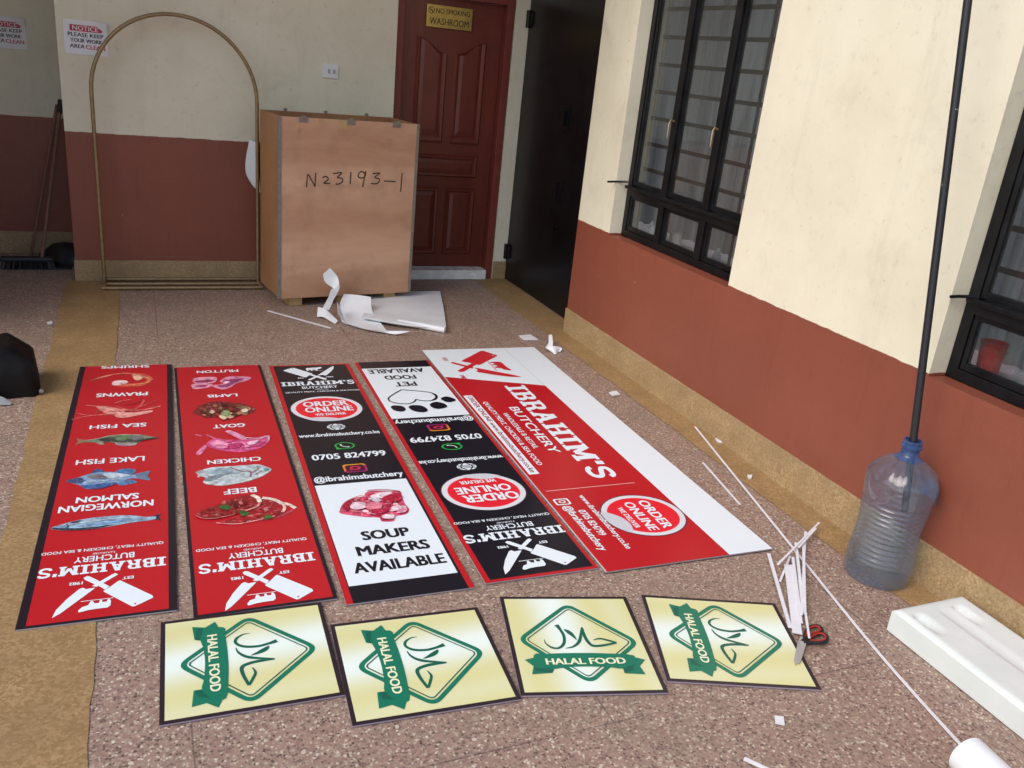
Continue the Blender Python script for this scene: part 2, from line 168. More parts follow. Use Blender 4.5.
['p',(235,180,205),[[0.039,0.0786],[0.0472,0.0843],[0.0568,0.0806],[0.0607,0.0754],[0.0514,0.0699],[0.043,0.0741]]],
['p',(228,110,160),[[0.0424,0.0625],[0.0493,0.0658],[0.0575,0.063],[0.0609,0.0589],[0.053,0.0558],[0.0458,0.0589]]],
['p',(228,110,160),[[-0.002,0.0664],[0.0058,0.0698],[0.0153,0.0665],[0.0192,0.0612],[0.0102,0.058],[0.0019,0.0616]]],
['p',(235,180,205),[[-0.0663,0.0927],[-0.0565,0.095],[-0.0443,0.0912],[-0.0393,0.0845],[-0.0505,0.0826],[-0.0612,0.0867]]],
['p',(228,110,160),[[-0.0305,0.048],[-0.0175,0.0575],[-0.0021,0.0524],[0.0047,0.0491],[-0.0102,0.0399],[-0.0237,0.0455]]],
['p',(240,150,190),[[-0.041,0.1184],[-0.0282,0.1216],[-0.0123,0.1167],[-0.0058,0.1083],[-0.0204,0.1054],[-0.0344,0.1107]]],
['p',(200,50,110),[[-0.0167,0.0699],[-0.0095,0.0819],[-0.0018,0.0775],[0.0014,0.0731],[-0.0067,0.0613],[-0.0134,0.0665]]],
['p',(200,50,110),[[0.0767,0.1181],[0.0897,0.1226],[0.1055,0.1184],[0.1124,0.1154],[0.0975,0.1112],[0.0836,0.1156]]],
['p',(240,150,190),[[-0.0909,0.1011],[-0.0801,0.1109],[-0.0671,0.106],[-0.0616,0.1013],[-0.074,0.0918],[-0.0853,0.0973]]],
['p',(200,50,110),[[-0.0628,0.1149],[-0.0538,0.1199],[-0.0428,0.1167],[-0.038,0.115],[-0.0482,0.1102],[-0.0579,0.1136]]],
['p',(200,50,110),[[-0.0023,0.1422],[0.0041,0.1465],[0.0115,0.1427],[0.0142,0.1332],[0.0069,0.129],[0.0004,0.1335]]],
['p',(200,50,110),[[-0.0794,0.1517],[-0.0676,0.1546],[-0.0529,0.1497],[-0.0469,0.1395],[-0.0604,0.1369],[-0.0734,0.1424]]],
['p',(200,50,110),[[-0.0443,0.0704],[-0.032,0.0719],[-0.0166,0.0677],[-0.0101,0.0615],[-0.0241,0.0603],[-0.0378,0.0647]]],
['p',(180,60,110),[[0.0926,0.1261],[0.1008,0.1284],[0.1107,0.1246],[0.1142,0.1156],[0.1049,0.1134],[0.0963,0.1177]]],
['p',(228,110,160),[[0.0337,0.1417],[0.0459,0.1487],[0.0604,0.1445],[0.0667,0.1421],[0.0529,0.1354],[0.0402,0.14]]],
['p',(228,110,160),[[0.0907,0.0791],[0.0985,0.0909],[0.1064,0.0867],[0.1098,0.0834],[0.1011,0.0718],[0.0942,0.0767]]],
['p',(240,150,185),[[-0.0967,0.1367],[-0.0602,0.1578],[-0.0347,0.1331],[-0.028,0.0781],[-0.0608,0.0704],[-0.0881,0.1016]]],
['p',(205,50,115),[[-0.0234,0.138],[0.0156,0.1453],[0.0343,0.1079],[0.0081,0.0586],[-0.0227,0.0772]]],
['p',(236,190,212),[[0.0539,0.1115],[0.1036,0.1349],[0.0932,0.1008],[0.0652,0.0864]]],
['p',(228,150,185),[[-0.0255,0.2406],[-0.0087,0.2552],[0.0271,0.2136],[0.0588,0.1618],[0.0378,0.1458],[0.0079,0.1842]]],
['s',(240,215,225),0.006,[[0.0563,0.165],[0.105,0.1486],[0.1497,0.1638],[0.1464,0.1167]]],
['s',(190,50,110),0.006,[[0.0468,0.0654],[0.0973,0.077],[0.1346,0.1117]]],
['s',(244,190,210),0.005,[[-0.0883,0.142],[-0.0418,0.1099],[0.0247,0.1232],[0.0483,0.0812]]],
['s',(190,50,120),0.005,[[-0.0802,0.1003],[-0.0425,0.1006],[-0.0184,0.0632]]]]],['chicken',[['p',(214,190,180),[[-0.1684,-0.1289],[-0.1447,-0.1154],[-0.131,-0.1417],[-0.1372,-0.164],[-0.1627,-0.1766],[-0.1616,-0.1536]]],
['p',(190,206,210),[[-0.1604,-0.1303],[-0.1083,-0.0981],[-0.0315,-0.0999],[0.0308,-0.1013],[0.0781,-0.1024],[0.1163,-0.139],[0.1248,-0.1649],[0.094,-0.2048],[0.0647,-0.2275],[0.0218,-0.2483],[-0.0295,-0.2613],[-0.0793,-0.2663],[-0.1271,-0.2459],[-0.1453,-0.2222],[-0.1337,-0.1901],[-0.1569,-0.1603]]],
['p',(170,190,198),[[-0.1134,-0.1854],[-0.1024,-0.1826],[-0.0887,-0.1873],[-0.083,-0.1953],[-0.0956,-0.1977],[-0.1077,-0.1927]]],
['p',(214,204,200),[[-0.1378,-0.155],[-0.1277,-0.1536],[-0.115,-0.1576],[-0.1097,-0.1648],[-0.1212,-0.166],[-0.1324,-0.1617]]],
['p',(206,220,222),[[-0.1069,-0.2375],[-0.0965,-0.2339],[-0.0836,-0.2386],[-0.0784,-0.2469],[-0.0903,-0.2502],[-0.1016,-0.245]]],
['p',(170,190,198),[[-0.0227,-0.1401],[-0.0069,-0.1303],[0.0118,-0.1367],[0.02,-0.1418],[0.002,-0.1512],[-0.0146,-0.1443]]],
['p',(206,220,222),[[-0.1153,-0.18],[-0.1014,-0.1777],[-0.0839,-0.1824],[-0.0763,-0.1869],[-0.0922,-0.1889],[-0.1077,-0.1841]]],
['p',(170,190,198),[[-0.0533,-0.1632],[-0.0388,-0.1522],[-0.0217,-0.1581],[-0.0141,-0.1613],[-0.0306,-0.1719],[-0.0457,-0.1655]]],
['p',(206,220,222),[[-0.0968,-0.2023],[-0.0836,-0.1985],[-0.0673,-0.2033],[-0.0602,-0.2082],[-0.0753,-0.2116],[-0.0897,-0.2066]]],
['p',(150,170,180),[[-0.1258,-0.1443],[-0.1192,-0.1413],[-0.111,-0.1449],[-0.1078,-0.1528],[-0.1154,-0.1555],[-0.1225,-0.1515]]],
['p',(206,220,222),[[-0.1259,-0.1664],[-0.1171,-0.1623],[-0.1063,-0.1664],[-0.1018,-0.1732],[-0.1118,-0.1771],[-0.1213,-0.1726]]],
['p',(150,170,180),[[-0.0152,-0.1661],[-0.0056,-0.1593],[0.0055,-0.164],[0.01,-0.1714],[-0.0009,-0.1779],[-0.0106,-0.1725]]],
['p',(150,170,180),[[0.067,-0.1226],[0.0753,-0.1162],[0.0846,-0.1207],[0.088,-0.1296],[0.0786,-0.1357],[0.0705,-0.1305]]],
['p',(206,220,222),[[-0.0025,-0.1755],[0.0078,-0.1701],[0.0202,-0.1741],[0.0255,-0.1774],[0.0138,-0.1825],[0.0029,-0.1782]]],
['p',(150,170,180),[[-0.1101,-0.2357],[-0.1011,-0.225],[-0.0907,-0.2295],[-0.0862,-0.2323],[-0.0964,-0.2427],[-0.1055,-0.2376]]],
['p',(170,190,198),[[0.0201,-0.1955],[0.029,-0.1922],[0.0397,-0.1958],[0.0441,-0.2011],[0.0339,-0.2041],[0.0245,-0.2002]]],
['p',(150,176,186),[[-0.1103,-0.1313],[-0.0583,-0.1144],[-0.0242,-0.1376],[-0.0476,-0.1748],[-0.0977,-0.1714]]],
['p',(120,140,150),[[-0.1313,-0.1906],[-0.0825,-0.1684],[-0.063,-0.1778],[-0.1054,-0.2138],[-0.1377,-0.2168]]],
['s',(150,100,112),0.007,[[-0.0326,-0.1143],[0.0051,-0.1549],[0.0403,-0.1638],[0.0354,-0.2138]]],
['s',(170,130,140),0.006,[[0.0383,-0.1849],[0.0737,-0.1434],[0.0711,-0.1185]]],
['s',(165,120,135),0.005,[[0.0579,-0.1945],[0.0871,-0.164]]],
['s',(226,224,216),0.008,[[-0.1406,-0.2265],[-0.0887,-0.2589],[-0.029,-0.2557],[0.0437,-0.2328],[0.1113,-0.1805]]],
['p',(110,160,150),[[0.094,-0.1495],[0.1151,-0.1485],[0.1129,-0.1676],[0.098,-0.1697]]]]],['beef',[['p',(176,60,76),[[-0.0277,-0.5692],[0.0473,-0.5636],[0.107,-0.5414],[0.1737,-0.4971],[0.1675,-0.5164],[0.1175,-0.5525],[0.0561,-0.5693]]],
['s',(238,220,206),0.016,[[0.1336,-0.4493],[0.1555,-0.4695],[0.1739,-0.4992]]],
['p',(160,28,38),[[-0.1134,-0.554],[-0.0466,-0.5748],[0.0288,-0.5617],[0.0924,-0.5433],[0.1313,-0.5212],[0.1352,-0.481],[0.1111,-0.4321],[0.0656,-0.4017],[0.0406,-0.4514],[-0.0029,-0.5037],[-0.0757,-0.5379]]],
['p',(120,14,24),[[0.04,-0.482],[0.0465,-0.4806],[0.0544,-0.483],[0.0578,-0.4855],[0.0504,-0.4868],[0.0434,-0.4843]]],
['p',(176,50,58),[[0.0104,-0.5209],[0.0189,-0.5165],[0.029,-0.5201],[0.0334,-0.5229],[0.0237,-0.527],[0.0147,-0.5233]]],
['p',(120,14,24),[[0.0167,-0.5325],[0.0266,-0.5308],[0.0388,-0.535],[0.0437,-0.5416],[0.0323,-0.543],[0.0216,-0.5386]]],
['p',(190,70,74),[[0.0186,-0.5151],[0.0306,-0.5124],[0.0452,-0.5167],[0.0516,-0.52],[0.0379,-0.5224],[0.025,-0.518]]],
['p',(176,50,58),[[0.0785,-0.4514],[0.0852,-0.4507],[0.0935,-0.4535],[0.0967,-0.4584],[0.089,-0.4588],[0.0818,-0.4559]]],
['p',(205,110,108),[[-0.0049,-0.5164],[0.0045,-0.5155],[0.0161,-0.5191],[0.021,-0.5236],[0.0103,-0.5242],[0.0,-0.5206]]],
['p',(205,110,108),[[-0.0654,-0.5496],[-0.059,-0.548],[-0.0512,-0.5507],[-0.0479,-0.5547],[-0.0552,-0.5562],[-0.0621,-0.5532]]],
['p',(120,14,24),[[0.0904,-0.491],[0.0967,-0.4896],[0.1042,-0.4921],[0.1073,-0.4957],[0.1001,-0.4969],[0.0935,-0.4942]]],
['p',(190,70,74),[[0.0934,-0.5003],[0.1024,-0.4973],[0.113,-0.5011],[0.1172,-0.5065],[0.107,-0.5093],[0.0977,-0.5052]]],
['p',(176,50,58),[[0.0938,-0.4499],[0.1026,-0.4483],[0.1133,-0.4513],[0.118,-0.4537],[0.1079,-0.455],[0.0985,-0.452]]],
['p',(205,110,108),[[-0.0104,-0.5238],[-0.001,-0.5223],[0.0107,-0.526],[0.0155,-0.5308],[0.0047,-0.5321],[-0.0055,-0.5283]]],
['p',(176,50,58),[[0.0528,-0.4798],[0.0616,-0.4775],[0.0721,-0.4813],[0.0763,-0.4877],[0.0663,-0.4897],[0.057,-0.4856]]],
['p',(190,70,74),[[0.0633,-0.5001],[0.0694,-0.4948],[0.0761,-0.4978],[0.0789,-0.5007],[0.072,-0.5058],[0.0662,-0.5025]]],
['p',(120,14,24),[[0.048,-0.447],[0.0545,-0.4448],[0.0621,-0.4475],[0.0653,-0.451],[0.0579,-0.453],[0.0512,-0.4502]]],
['p',(190,70,74),[[-0.0407,-0.5556],[-0.0351,-0.5533],[-0.0284,-0.5562],[-0.0258,-0.5614],[-0.0322,-0.5635],[-0.0381,-0.5604]]],
['p',(205,110,108),[[0.0275,-0.5175],[0.0362,-0.5163],[0.0469,-0.5197],[0.0513,-0.5242],[0.0413,-0.5251],[0.0319,-0.5216]]],
['s',(238,222,208),0.018,[[0.0622,-0.3968],[0.1028,-0.4198],[0.1301,-0.457]]],
['s',(230,190,178),0.012,[[0.1301,-0.457],[0.1348,-0.4912],[0.1212,-0.5242]]],
['s',(226,150,146),0.006,[[-0.1179,-0.554],[-0.0468,-0.5767],[0.0286,-0.5636],[0.0921,-0.5453]]],
['p',(146,24,30),[[-0.1844,-0.486],[-0.1621,-0.4509],[-0.1191,-0.4294],[-0.0798,-0.4064],[-0.0543,-0.3853],[-0.0045,-0.3686],[0.0347,-0.3688],[0.0531,-0.412],[0.0407,-0.4597],[-0.011,-0.49],[-0.0645,-0.5128],[-0.1251,-0.5246],[-0.1697,-0.5105]]],
['p',(170,44,50),[[0.0054,-0.4364],[0.0168,-0.437],[0.0312,-0.4407],[0.0374,-0.4448],[0.0244,-0.4438],[0.0116,-0.4402]]],
['p',(170,44,50),[[-0.0837,-0.4699],[-0.0749,-0.4668],[-0.0641,-0.4704],[-0.0595,-0.4743],[-0.0695,-0.4772],[-0.0791,-0.4734]]],
['p',(100,10,18),[[-0.0809,-0.4716],[-0.0732,-0.4661],[-0.0641,-0.4695],[-0.0601,-0.4717],[-0.0688,-0.4769],[-0.0768,-0.4733]]],
['p',(200,104,100),[[-0.1268,-0.4949],[-0.1186,-0.4941],[-0.1083,-0.4976],[-0.104,-0.504],[-0.1134,-0.5047],[-0.1225,-0.5009]]],
['p',(200,104,100),[[0.0158,-0.377],[0.023,-0.3725],[0.0315,-0.3755],[0.0351,-0.3781],[0.0269,-0.3823],[0.0194,-0.3791]]],
['p',(100,10,18),[[-0.1359,-0.4546],[-0.1285,-0.4527],[-0.1194,-0.4561],[-0.1156,-0.4618],[-0.124,-0.4634],[-0.1321,-0.4598]]],
['p',(200,104,100),[[-0.0375,-0.4721],[-0.0267,-0.4709],[-0.0133,-0.4753],[-0.0078,-0.4821],[-0.0202,-0.483],[-0.032,-0.4784]]],
['p',(100,10,18),[[-0.0504,-0.4087],[-0.0405,-0.4047],[-0.0286,-0.4089],[-0.0236,-0.4144],[-0.0348,-0.4182],[-0.0453,-0.4136]]],
['p',(180,60,62),[[-0.1042,-0.4723],[-0.0984,-0.469],[-0.0912,-0.4714],[-0.0881,-0.4726],[-0.0948,-0.4757],[-0.1011,-0.4732]]],
['p',(200,104,100),[[-0.0433,-0.3957],[-0.0332,-0.3951],[-0.0205,-0.3988],[-0.0152,-0.4042],[-0.0268,-0.4045],[-0.038,-0.4006]]],
['p',(180,60,62),[[-0.0329,-0.3975],[-0.0257,-0.3935],[-0.0171,-0.3969],[-0.0136,-0.402],[-0.0218,-0.4059],[-0.0294,-0.402]]],
['p',(200,104,100),[[-0.1601,-0.4956],[-0.1535,-0.4936],[-0.1454,-0.4966],[-0.1419,-0.5014],[-0.1494,-0.5032],[-0.1566,-0.5]]],
['p',(170,44,50),[[-0.102,-0.4948],[-0.0945,-0.4936],[-0.0851,-0.4963],[-0.0811,-0.4989],[-0.0896,-0.4998],[-0.0979,-0.497]]],
['p',(100,10,18),[[-0.0991,-0.4987],[-0.0894,-0.4991],[-0.0771,-0.5026],[-0.0719,-0.5072],[-0.0829,-0.5064],[-0.0938,-0.503]]],
['p',(180,60,62),[[-0.071,-0.477],[-0.0643,-0.4757],[-0.0559,-0.4782],[-0.0523,-0.4805],[-0.06,-0.4816],[-0.0674,-0.4791]]],
['p',(180,60,62),[[-0.0274,-0.4355],[-0.0163,-0.4307],[-0.003,-0.4351],[0.0027,-0.4386],[-0.0099,-0.4431],[-0.0216,-0.4385]]],
['s',(238,222,206),0.018,[[0.0247,-0.37],[0.0447,-0.3954],[0.0495,-0.4324]]],
['s',(226,150,140),0.01,[[0.0495,-0.4324],[0.0343,-0.4656],[-0.011,-0.49]]],
['s',(214,120,116),0.005,[[-0.1848,-0.4859],[-0.1652,-0.5114],[-0.1251,-0.5246],[-0.0645,-0.5128]]],
['p',(104,14,22),[[-0.061,-0.4102],[-0.0173,-0.4032],[0.0039,-0.4336],[-0.0271,-0.4583],[-0.0588,-0.4416]]],
['p',(206,110,104),[[-0.0895,-0.4096],[-0.0767,-0.3966],[-0.0717,-0.4132],[-0.0836,-0.4263]]],
['p',(206,110,104),[[-0.0282,-0.4168],[-0.018,-0.4104],[-0.0128,-0.4324],[-0.0229,-0.4386]]],
['p',(206,110,120),[[0.0561,-0.4855],[0.0761,-0.4793],[0.0621,-0.5171]]],
['p',(52,112,48),[[-0.0991,-0.4457],[-0.0815,-0.4298],[-0.0587,-0.4519],[-0.0789,-0.47]]],
['p',(52,112,48),[[-0.0317,-0.4997],[-0.0249,-0.4871],[-0.0116,-0.4959],[0.0028,-0.5129],[-0.0229,-0.5273]]],
['p',(64,112,52),[[0.0484,-0.554],[0.0691,-0.5385],[0.0825,-0.5611],[0.0611,-0.5665]]]]]],'b3':[['soup_bones',[['p',(216,84,116),[[-0.1312,-0.5172],[-0.1067,-0.4634],[-0.0682,-0.4319],[-0.0189,-0.4215],[-0.0037,-0.3943],[0.0276,-0.3828],[0.0833,-0.3941],[0.1344,-0.4097],[0.1313,-0.4496],[0.1289,-0.5083],[0.1331,-0.559],[0.1113,-0.5923],[0.0624,-0.6012],[0.0553,-0.6343],[0.01,-0.6289],[0.0032,-0.5986],[-0.0439,-0.5848],[-0.0935,-0.5614],[-0.1301,-0.5404]]],
['p',(240,184,198),[[0.1001,-0.5552],[0.1051,-0.5512],[0.1096,-0.5539],[0.1105,-0.5593],[0.105,-0.5631],[0.1012,-0.56]]],
['p',(246,222,228),[[-0.0479,-0.5367],[-0.0379,-0.5301],[-0.0278,-0.5343],[-0.0239,-0.5393],[-0.0351,-0.5456],[-0.0439,-0.5409]]],
['p',(196,36,74),[[-0.085,-0.4577],[-0.0794,-0.4541],[-0.0735,-0.4568],[-0.0715,-0.4613],[-0.0779,-0.4647],[-0.083,-0.4617]]],
['p',(236,140,162),[[-0.019,-0.4541],[-0.0103,-0.447],[-0.0022,-0.4523],[-0.0009,-0.4648],[-0.0105,-0.4716],[-0.0173,-0.4654]]],
['p',(236,140,162),[[-0.0591,-0.5561],[-0.0527,-0.5463],[-0.0479,-0.5508],[-0.0473,-0.5601],[-0.0543,-0.5697],[-0.0583,-0.5642]]],
['p',(170,24,60),[[-0.0196,-0.5664],[-0.0097,-0.5623],[0.0007,-0.5675],[0.0031,-0.58],[-0.0081,-0.5838],[-0.017,-0.5779]]],
['p',(240,184,198),[[0.0493,-0.4469],[0.0603,-0.4326],[0.0691,-0.4378],[0.0724,-0.4426],[0.0603,-0.4566],[0.0529,-0.4505]]],
['p',(226,100,130),[[0.0466,-0.578],[0.0553,-0.5687],[0.0627,-0.5726],[0.0656,-0.5762],[0.056,-0.5852],[0.0497,-0.5807]]],
['p',(240,184,198),[[-0.0786,-0.5119],[-0.0708,-0.5088],[-0.0624,-0.513],[-0.0604,-0.5235],[-0.0692,-0.5264],[-0.0764,-0.5216]]],
['p',(226,100,130),[[-0.0007,-0.4507],[0.0044,-0.4471],[0.0093,-0.4497],[0.0106,-0.4548],[0.005,-0.4583],[0.0008,-0.4553]]],
['p',(226,100,130),[[0.0745,-0.5608],[0.0869,-0.5489],[0.0978,-0.5544],[0.102,-0.5596],[0.0882,-0.5711],[0.0789,-0.565]]],
['p',(226,100,130),[[-0.0541,-0.435],[-0.0484,-0.4315],[-0.0424,-0.4342],[-0.0406,-0.4392],[-0.047,-0.4425],[-0.0521,-0.4394]]],
['p',(246,222,228),[[0.0818,-0.5069],[0.0905,-0.5006],[0.0986,-0.5056],[0.0998,-0.5174],[0.0901,-0.5235],[0.0833,-0.5176]]],
['p',(226,100,130),[[0.0486,-0.6038],[0.0537,-0.6002],[0.0584,-0.6036],[0.0586,-0.6131],[0.0529,-0.6165],[0.0489,-0.6125]]],
['p',(236,140,162),[[-0.1185,-0.5232],[-0.11,-0.5145],[-0.1019,-0.5182],[-0.0984,-0.5206],[-0.1079,-0.5292],[-0.1149,-0.5249]]],
['p',(236,140,162),[[0.0283,-0.593],[0.0388,-0.5884],[0.0497,-0.5934],[0.0526,-0.6033],[0.0409,-0.6077],[0.0315,-0.6021]]],
['p',(240,184,198),[[0.0699,-0.4816],[0.0767,-0.4776],[0.0834,-0.4813],[0.0846,-0.4902],[0.077,-0.494],[0.0713,-0.4896]]],
['p',(196,36,74),[[-0.059,-0.461],[-0.0509,-0.458],[-0.042,-0.4618],[-0.0394,-0.4699],[-0.0485,-0.4727],[-0.0562,-0.4684]]],
['p',(240,184,198),[[0.0261,-0.4595],[0.037,-0.4517],[0.048,-0.4559],[0.0525,-0.4593],[0.0402,-0.4669],[0.0307,-0.4622]]],
['p',(236,140,162),[[0.0519,-0.446],[0.0599,-0.4413],[0.068,-0.4449],[0.0706,-0.4506],[0.0617,-0.455],[0.0547,-0.4511]]],
['p',(246,222,228),[[0.0572,-0.4549],[0.0653,-0.4478],[0.0729,-0.4511],[0.0761,-0.4536],[0.067,-0.4605],[0.0604,-0.4568]]],
['p',(196,36,74),[[-0.0187,-0.45],[-0.0112,-0.4363],[-0.0063,-0.4408],[-0.0048,-0.4462],[-0.0129,-0.4597],[-0.017,-0.4542]]],
['p',(246,222,228),[[0.0278,-0.4083],[0.038,-0.4051],[0.0493,-0.409],[0.0535,-0.4147],[0.042,-0.4177],[0.0321,-0.4135]]],
['p',(170,24,60),[[0.0641,-0.4073],[0.0708,-0.4015],[0.0772,-0.4043],[0.0796,-0.407],[0.0721,-0.4126],[0.0667,-0.4095]]],
['p',(170,24,60),[[0.0753,-0.5526],[0.0847,-0.5474],[0.0938,-0.5529],[0.0949,-0.567],[0.0845,-0.5718],[0.0768,-0.5655]]],
['p',(170,24,60),[[0.0192,-0.5817],[0.0301,-0.5746],[0.041,-0.5793],[0.0449,-0.5853],[0.0327,-0.5921],[0.0233,-0.5869]]],
['p',(196,36,74),[[0.0722,-0.4605],[0.0839,-0.4489],[0.0942,-0.4541],[0.098,-0.4594],[0.085,-0.4707],[0.0763,-0.4647]]],
['p',(196,36,74),[[-0.0022,-0.4209],[0.006,-0.4118],[0.0132,-0.4155],[0.016,-0.419],[0.0069,-0.428],[0.0007,-0.4236]]],
['p',(236,140,162),[[0.091,-0.4153],[0.102,-0.4118],[0.114,-0.417],[0.117,-0.4285],[0.1045,-0.4317],[0.0943,-0.4259]]],
['p',(170,24,60),[[0.0865,-0.4569],[0.0937,-0.4543],[0.1014,-0.4574],[0.1037,-0.4633],[0.0956,-0.4658],[0.0889,-0.4623]]],
['p',(226,100,130),[[0.0826,-0.5201],[0.0887,-0.515],[0.094,-0.5188],[0.0945,-0.5284],[0.0877,-0.5332],[0.0833,-0.5287]]],
['p',(246,222,228),[[0.0733,-0.4305],[0.081,-0.4286],[0.0897,-0.4318],[0.0923,-0.4382],[0.0836,-0.4399],[0.0761,-0.4364]]],
['p',(246,222,228),[[0.1022,-0.5355],[0.1127,-0.5279],[0.1224,-0.533],[0.125,-0.5423],[0.1133,-0.5495],[0.1051,-0.5437]]],
['p',(226,100,130),[[-0.0498,-0.4991],[-0.0391,-0.4845],[-0.0302,-0.4896],[-0.0266,-0.4933],[-0.0384,-0.5077],[-0.046,-0.5016]]],
['p',(170,24,60),[[-0.0671,-0.5196],[-0.0608,-0.5137],[-0.0547,-0.5165],[-0.0523,-0.5192],[-0.0594,-0.5249],[-0.0646,-0.5217]]],
['p',(196,36,74),[[-0.0368,-0.4837],[-0.0291,-0.478],[-0.0213,-0.4811],[-0.0181,-0.4836],[-0.0267,-0.4892],[-0.0335,-0.4857]]],
['p',(240,184,198),[[-0.085,-0.4625],[-0.077,-0.4509],[-0.0704,-0.4555],[-0.0684,-0.4618],[-0.0772,-0.4732],[-0.0827,-0.4677]]],
['p',(170,24,60),[[-0.0277,-0.456],[-0.0194,-0.449],[-0.0113,-0.4526],[-0.0082,-0.4563],[-0.0175,-0.463],[-0.0244,-0.459]]],
['p',(246,222,228),[[0.065,-0.488],[0.0739,-0.4827],[0.0828,-0.4861],[0.0862,-0.4898],[0.0764,-0.4949],[0.0686,-0.4911]]],
['p',(226,100,130),[[-0.0614,-0.5214],[-0.0529,-0.5158],[-0.0444,-0.5196],[-0.0414,-0.5253],[-0.0508,-0.5306],[-0.0582,-0.5263]]],
['p',(170,24,60),[[0.0715,-0.4814],[0.0819,-0.476],[0.0927,-0.4801],[0.0968,-0.485],[0.0851,-0.4901],[0.0757,-0.4856]]],
['p',(170,24,60),[[0.0472,-0.4797],[0.0528,-0.4751],[0.0577,-0.4789],[0.0579,-0.4893],[0.0517,-0.4937],[0.0476,-0.4892]]],
['p',(226,100,130),[[0.1056,-0.564],[0.1131,-0.5506],[0.1173,-0.555],[0.1182,-0.5605],[0.1102,-0.5736],[0.1069,-0.5683]]],
['p',(196,36,74),[[-0.0074,-0.5847],[0.0007,-0.5782],[0.0084,-0.5819],[0.0111,-0.5865],[0.0021,-0.5928],[-0.0045,-0.5886]]],
['p',(240,184,198),[[0.0521,-0.5632],[0.0629,-0.554],[0.073,-0.5584],[0.0772,-0.5617],[0.0651,-0.5706],[0.0564,-0.5657]]],
['p',(226,100,130),[[0.0332,-0.4172],[0.0401,-0.4074],[0.0455,-0.4107],[0.0477,-0.413],[0.0401,-0.4227],[0.0355,-0.4188]]],
['p',(170,24,60),[[0.0516,-0.5149],[0.0604,-0.5055],[0.0677,-0.5102],[0.0696,-0.5181],[0.0599,-0.5273],[0.0537,-0.5218]]],
['p',(226,100,130),[[-0.0716,-0.4548],[-0.0653,-0.4476],[-0.0596,-0.4509],[-0.0579,-0.456],[-0.0648,-0.463],[-0.0696,-0.459]]],
['p',(236,140,162),[[0.0471,-0.5058],[0.0567,-0.4968],[0.0653,-0.501],[0.0686,-0.5053],[0.058,-0.514],[0.0506,-0.5092]]],
['p',(226,100,130),[[0.0563,-0.5046],[0.0667,-0.4929],[0.0755,-0.4974],[0.0793,-0.5002],[0.0677,-0.5116],[0.0602,-0.5065]]],
['p',(246,222,228),[[-0.011,-0.4967],[-0.0046,-0.4915],[0.0013,-0.4958],[0.0018,-0.5075],[-0.0053,-0.5125],[-0.0103,-0.5074]]],
['p',(170,24,60),[[0.0123,-0.4168],[0.023,-0.4136],[0.0349,-0.4182],[0.0386,-0.4272],[0.0265,-0.4301],[0.0162,-0.425]]],
['p',(226,100,130),[[0.1002,-0.42],[0.1099,-0.4169],[0.1204,-0.421],[0.1236,-0.4286],[0.1127,-0.4314],[0.1036,-0.427]]],
['p',(246,222,228),[[0.0722,-0.4786],[0.078,-0.4754],[0.0837,-0.4784],[0.0849,-0.4854],[0.0784,-0.4885],[0.0735,-0.485]]],
['p',(240,184,198),[[0.0516,-0.4797],[0.0628,-0.4735],[0.074,-0.4788],[0.0772,-0.489],[0.0647,-0.4949],[0.055,-0.4889]]],
['p',(196,36,74),[[0.0929,-0.5635],[0.1,-0.558],[0.1063,-0.562],[0.1073,-0.5706],[0.0995,-0.5759],[0.0942,-0.5713]]],
['p',(236,140,162),[[-0.0513,-0.4457],[-0.0435,-0.4348],[-0.0371,-0.4387],[-0.0346,-0.4421],[-0.0432,-0.4528],[-0.0486,-0.4482]]],
['p',(236,140,162),[[0.0826,-0.5349],[0.0888,-0.5288],[0.0943,-0.5315],[0.0963,-0.5342],[0.0894,-0.5401],[0.0848,-0.537]]],
['p',(196,36,74),[[-0.005,-0.5422],[0.0056,-0.5362],[0.0163,-0.5415],[0.0193,-0.5519],[0.0074,-0.5576],[-0.0018,-0.5516]]],
['p',(240,184,198),[[-0.0373,-0.5672],[-0.0283,-0.5605],[-0.0195,-0.5648],[-0.0166,-0.5716],[-0.0267,-0.5781],[-0.0343,-0.5732]]],
['p',(246,222,228),[[-0.052,-0.5529],[-0.0413,-0.546],[-0.0303,-0.5507],[-0.0263,-0.5568],[-0.0383,-0.5634],[-0.0478,-0.5582]]],
['p',(226,100,130),[[-0.0916,-0.4727],[-0.0839,-0.4568],[-0.0787,-0.4613],[-0.0765,-0.4644],[-0.085,-0.4801],[-0.0893,-0.4746]]],
['p',(226,100,130),[[0.0099,-0.4935],[0.019,-0.4884],[0.0284,-0.4919],[0.0322,-0.4955],[0.022,-0.5003],[0.0137,-0.4965]]],
['p',(196,36,74),[[0.0111,-0.4315],[0.0208,-0.425],[0.0305,-0.4293],[0.0337,-0.436],[0.0229,-0.4422],[0.0146,-0.4373]]],
['p',(240,184,198),[[-0.0933,-0.4732],[-0.0828,-0.4628],[-0.0728,-0.4676],[-0.0688,-0.4722],[-0.0805,-0.4823],[-0.0892,-0.4769]]],
['p',(246,222,228),[[0.0853,-0.4338],[0.0957,-0.4308],[0.1072,-0.4348],[0.1112,-0.441],[0.0995,-0.4437],[0.0895,-0.4394]]],
['p',(196,36,74),[[0.0445,-0.523],[0.0547,-0.5111],[0.0631,-0.5159],[0.0662,-0.5206],[0.055,-0.5323],[0.0478,-0.5267]]],
['p',(236,140,162),[[-0.0648,-0.4596],[-0.0576,-0.4498],[-0.0516,-0.4533],[-0.0492,-0.4562],[-0.0571,-0.4659],[-0.0622,-0.4617]]],
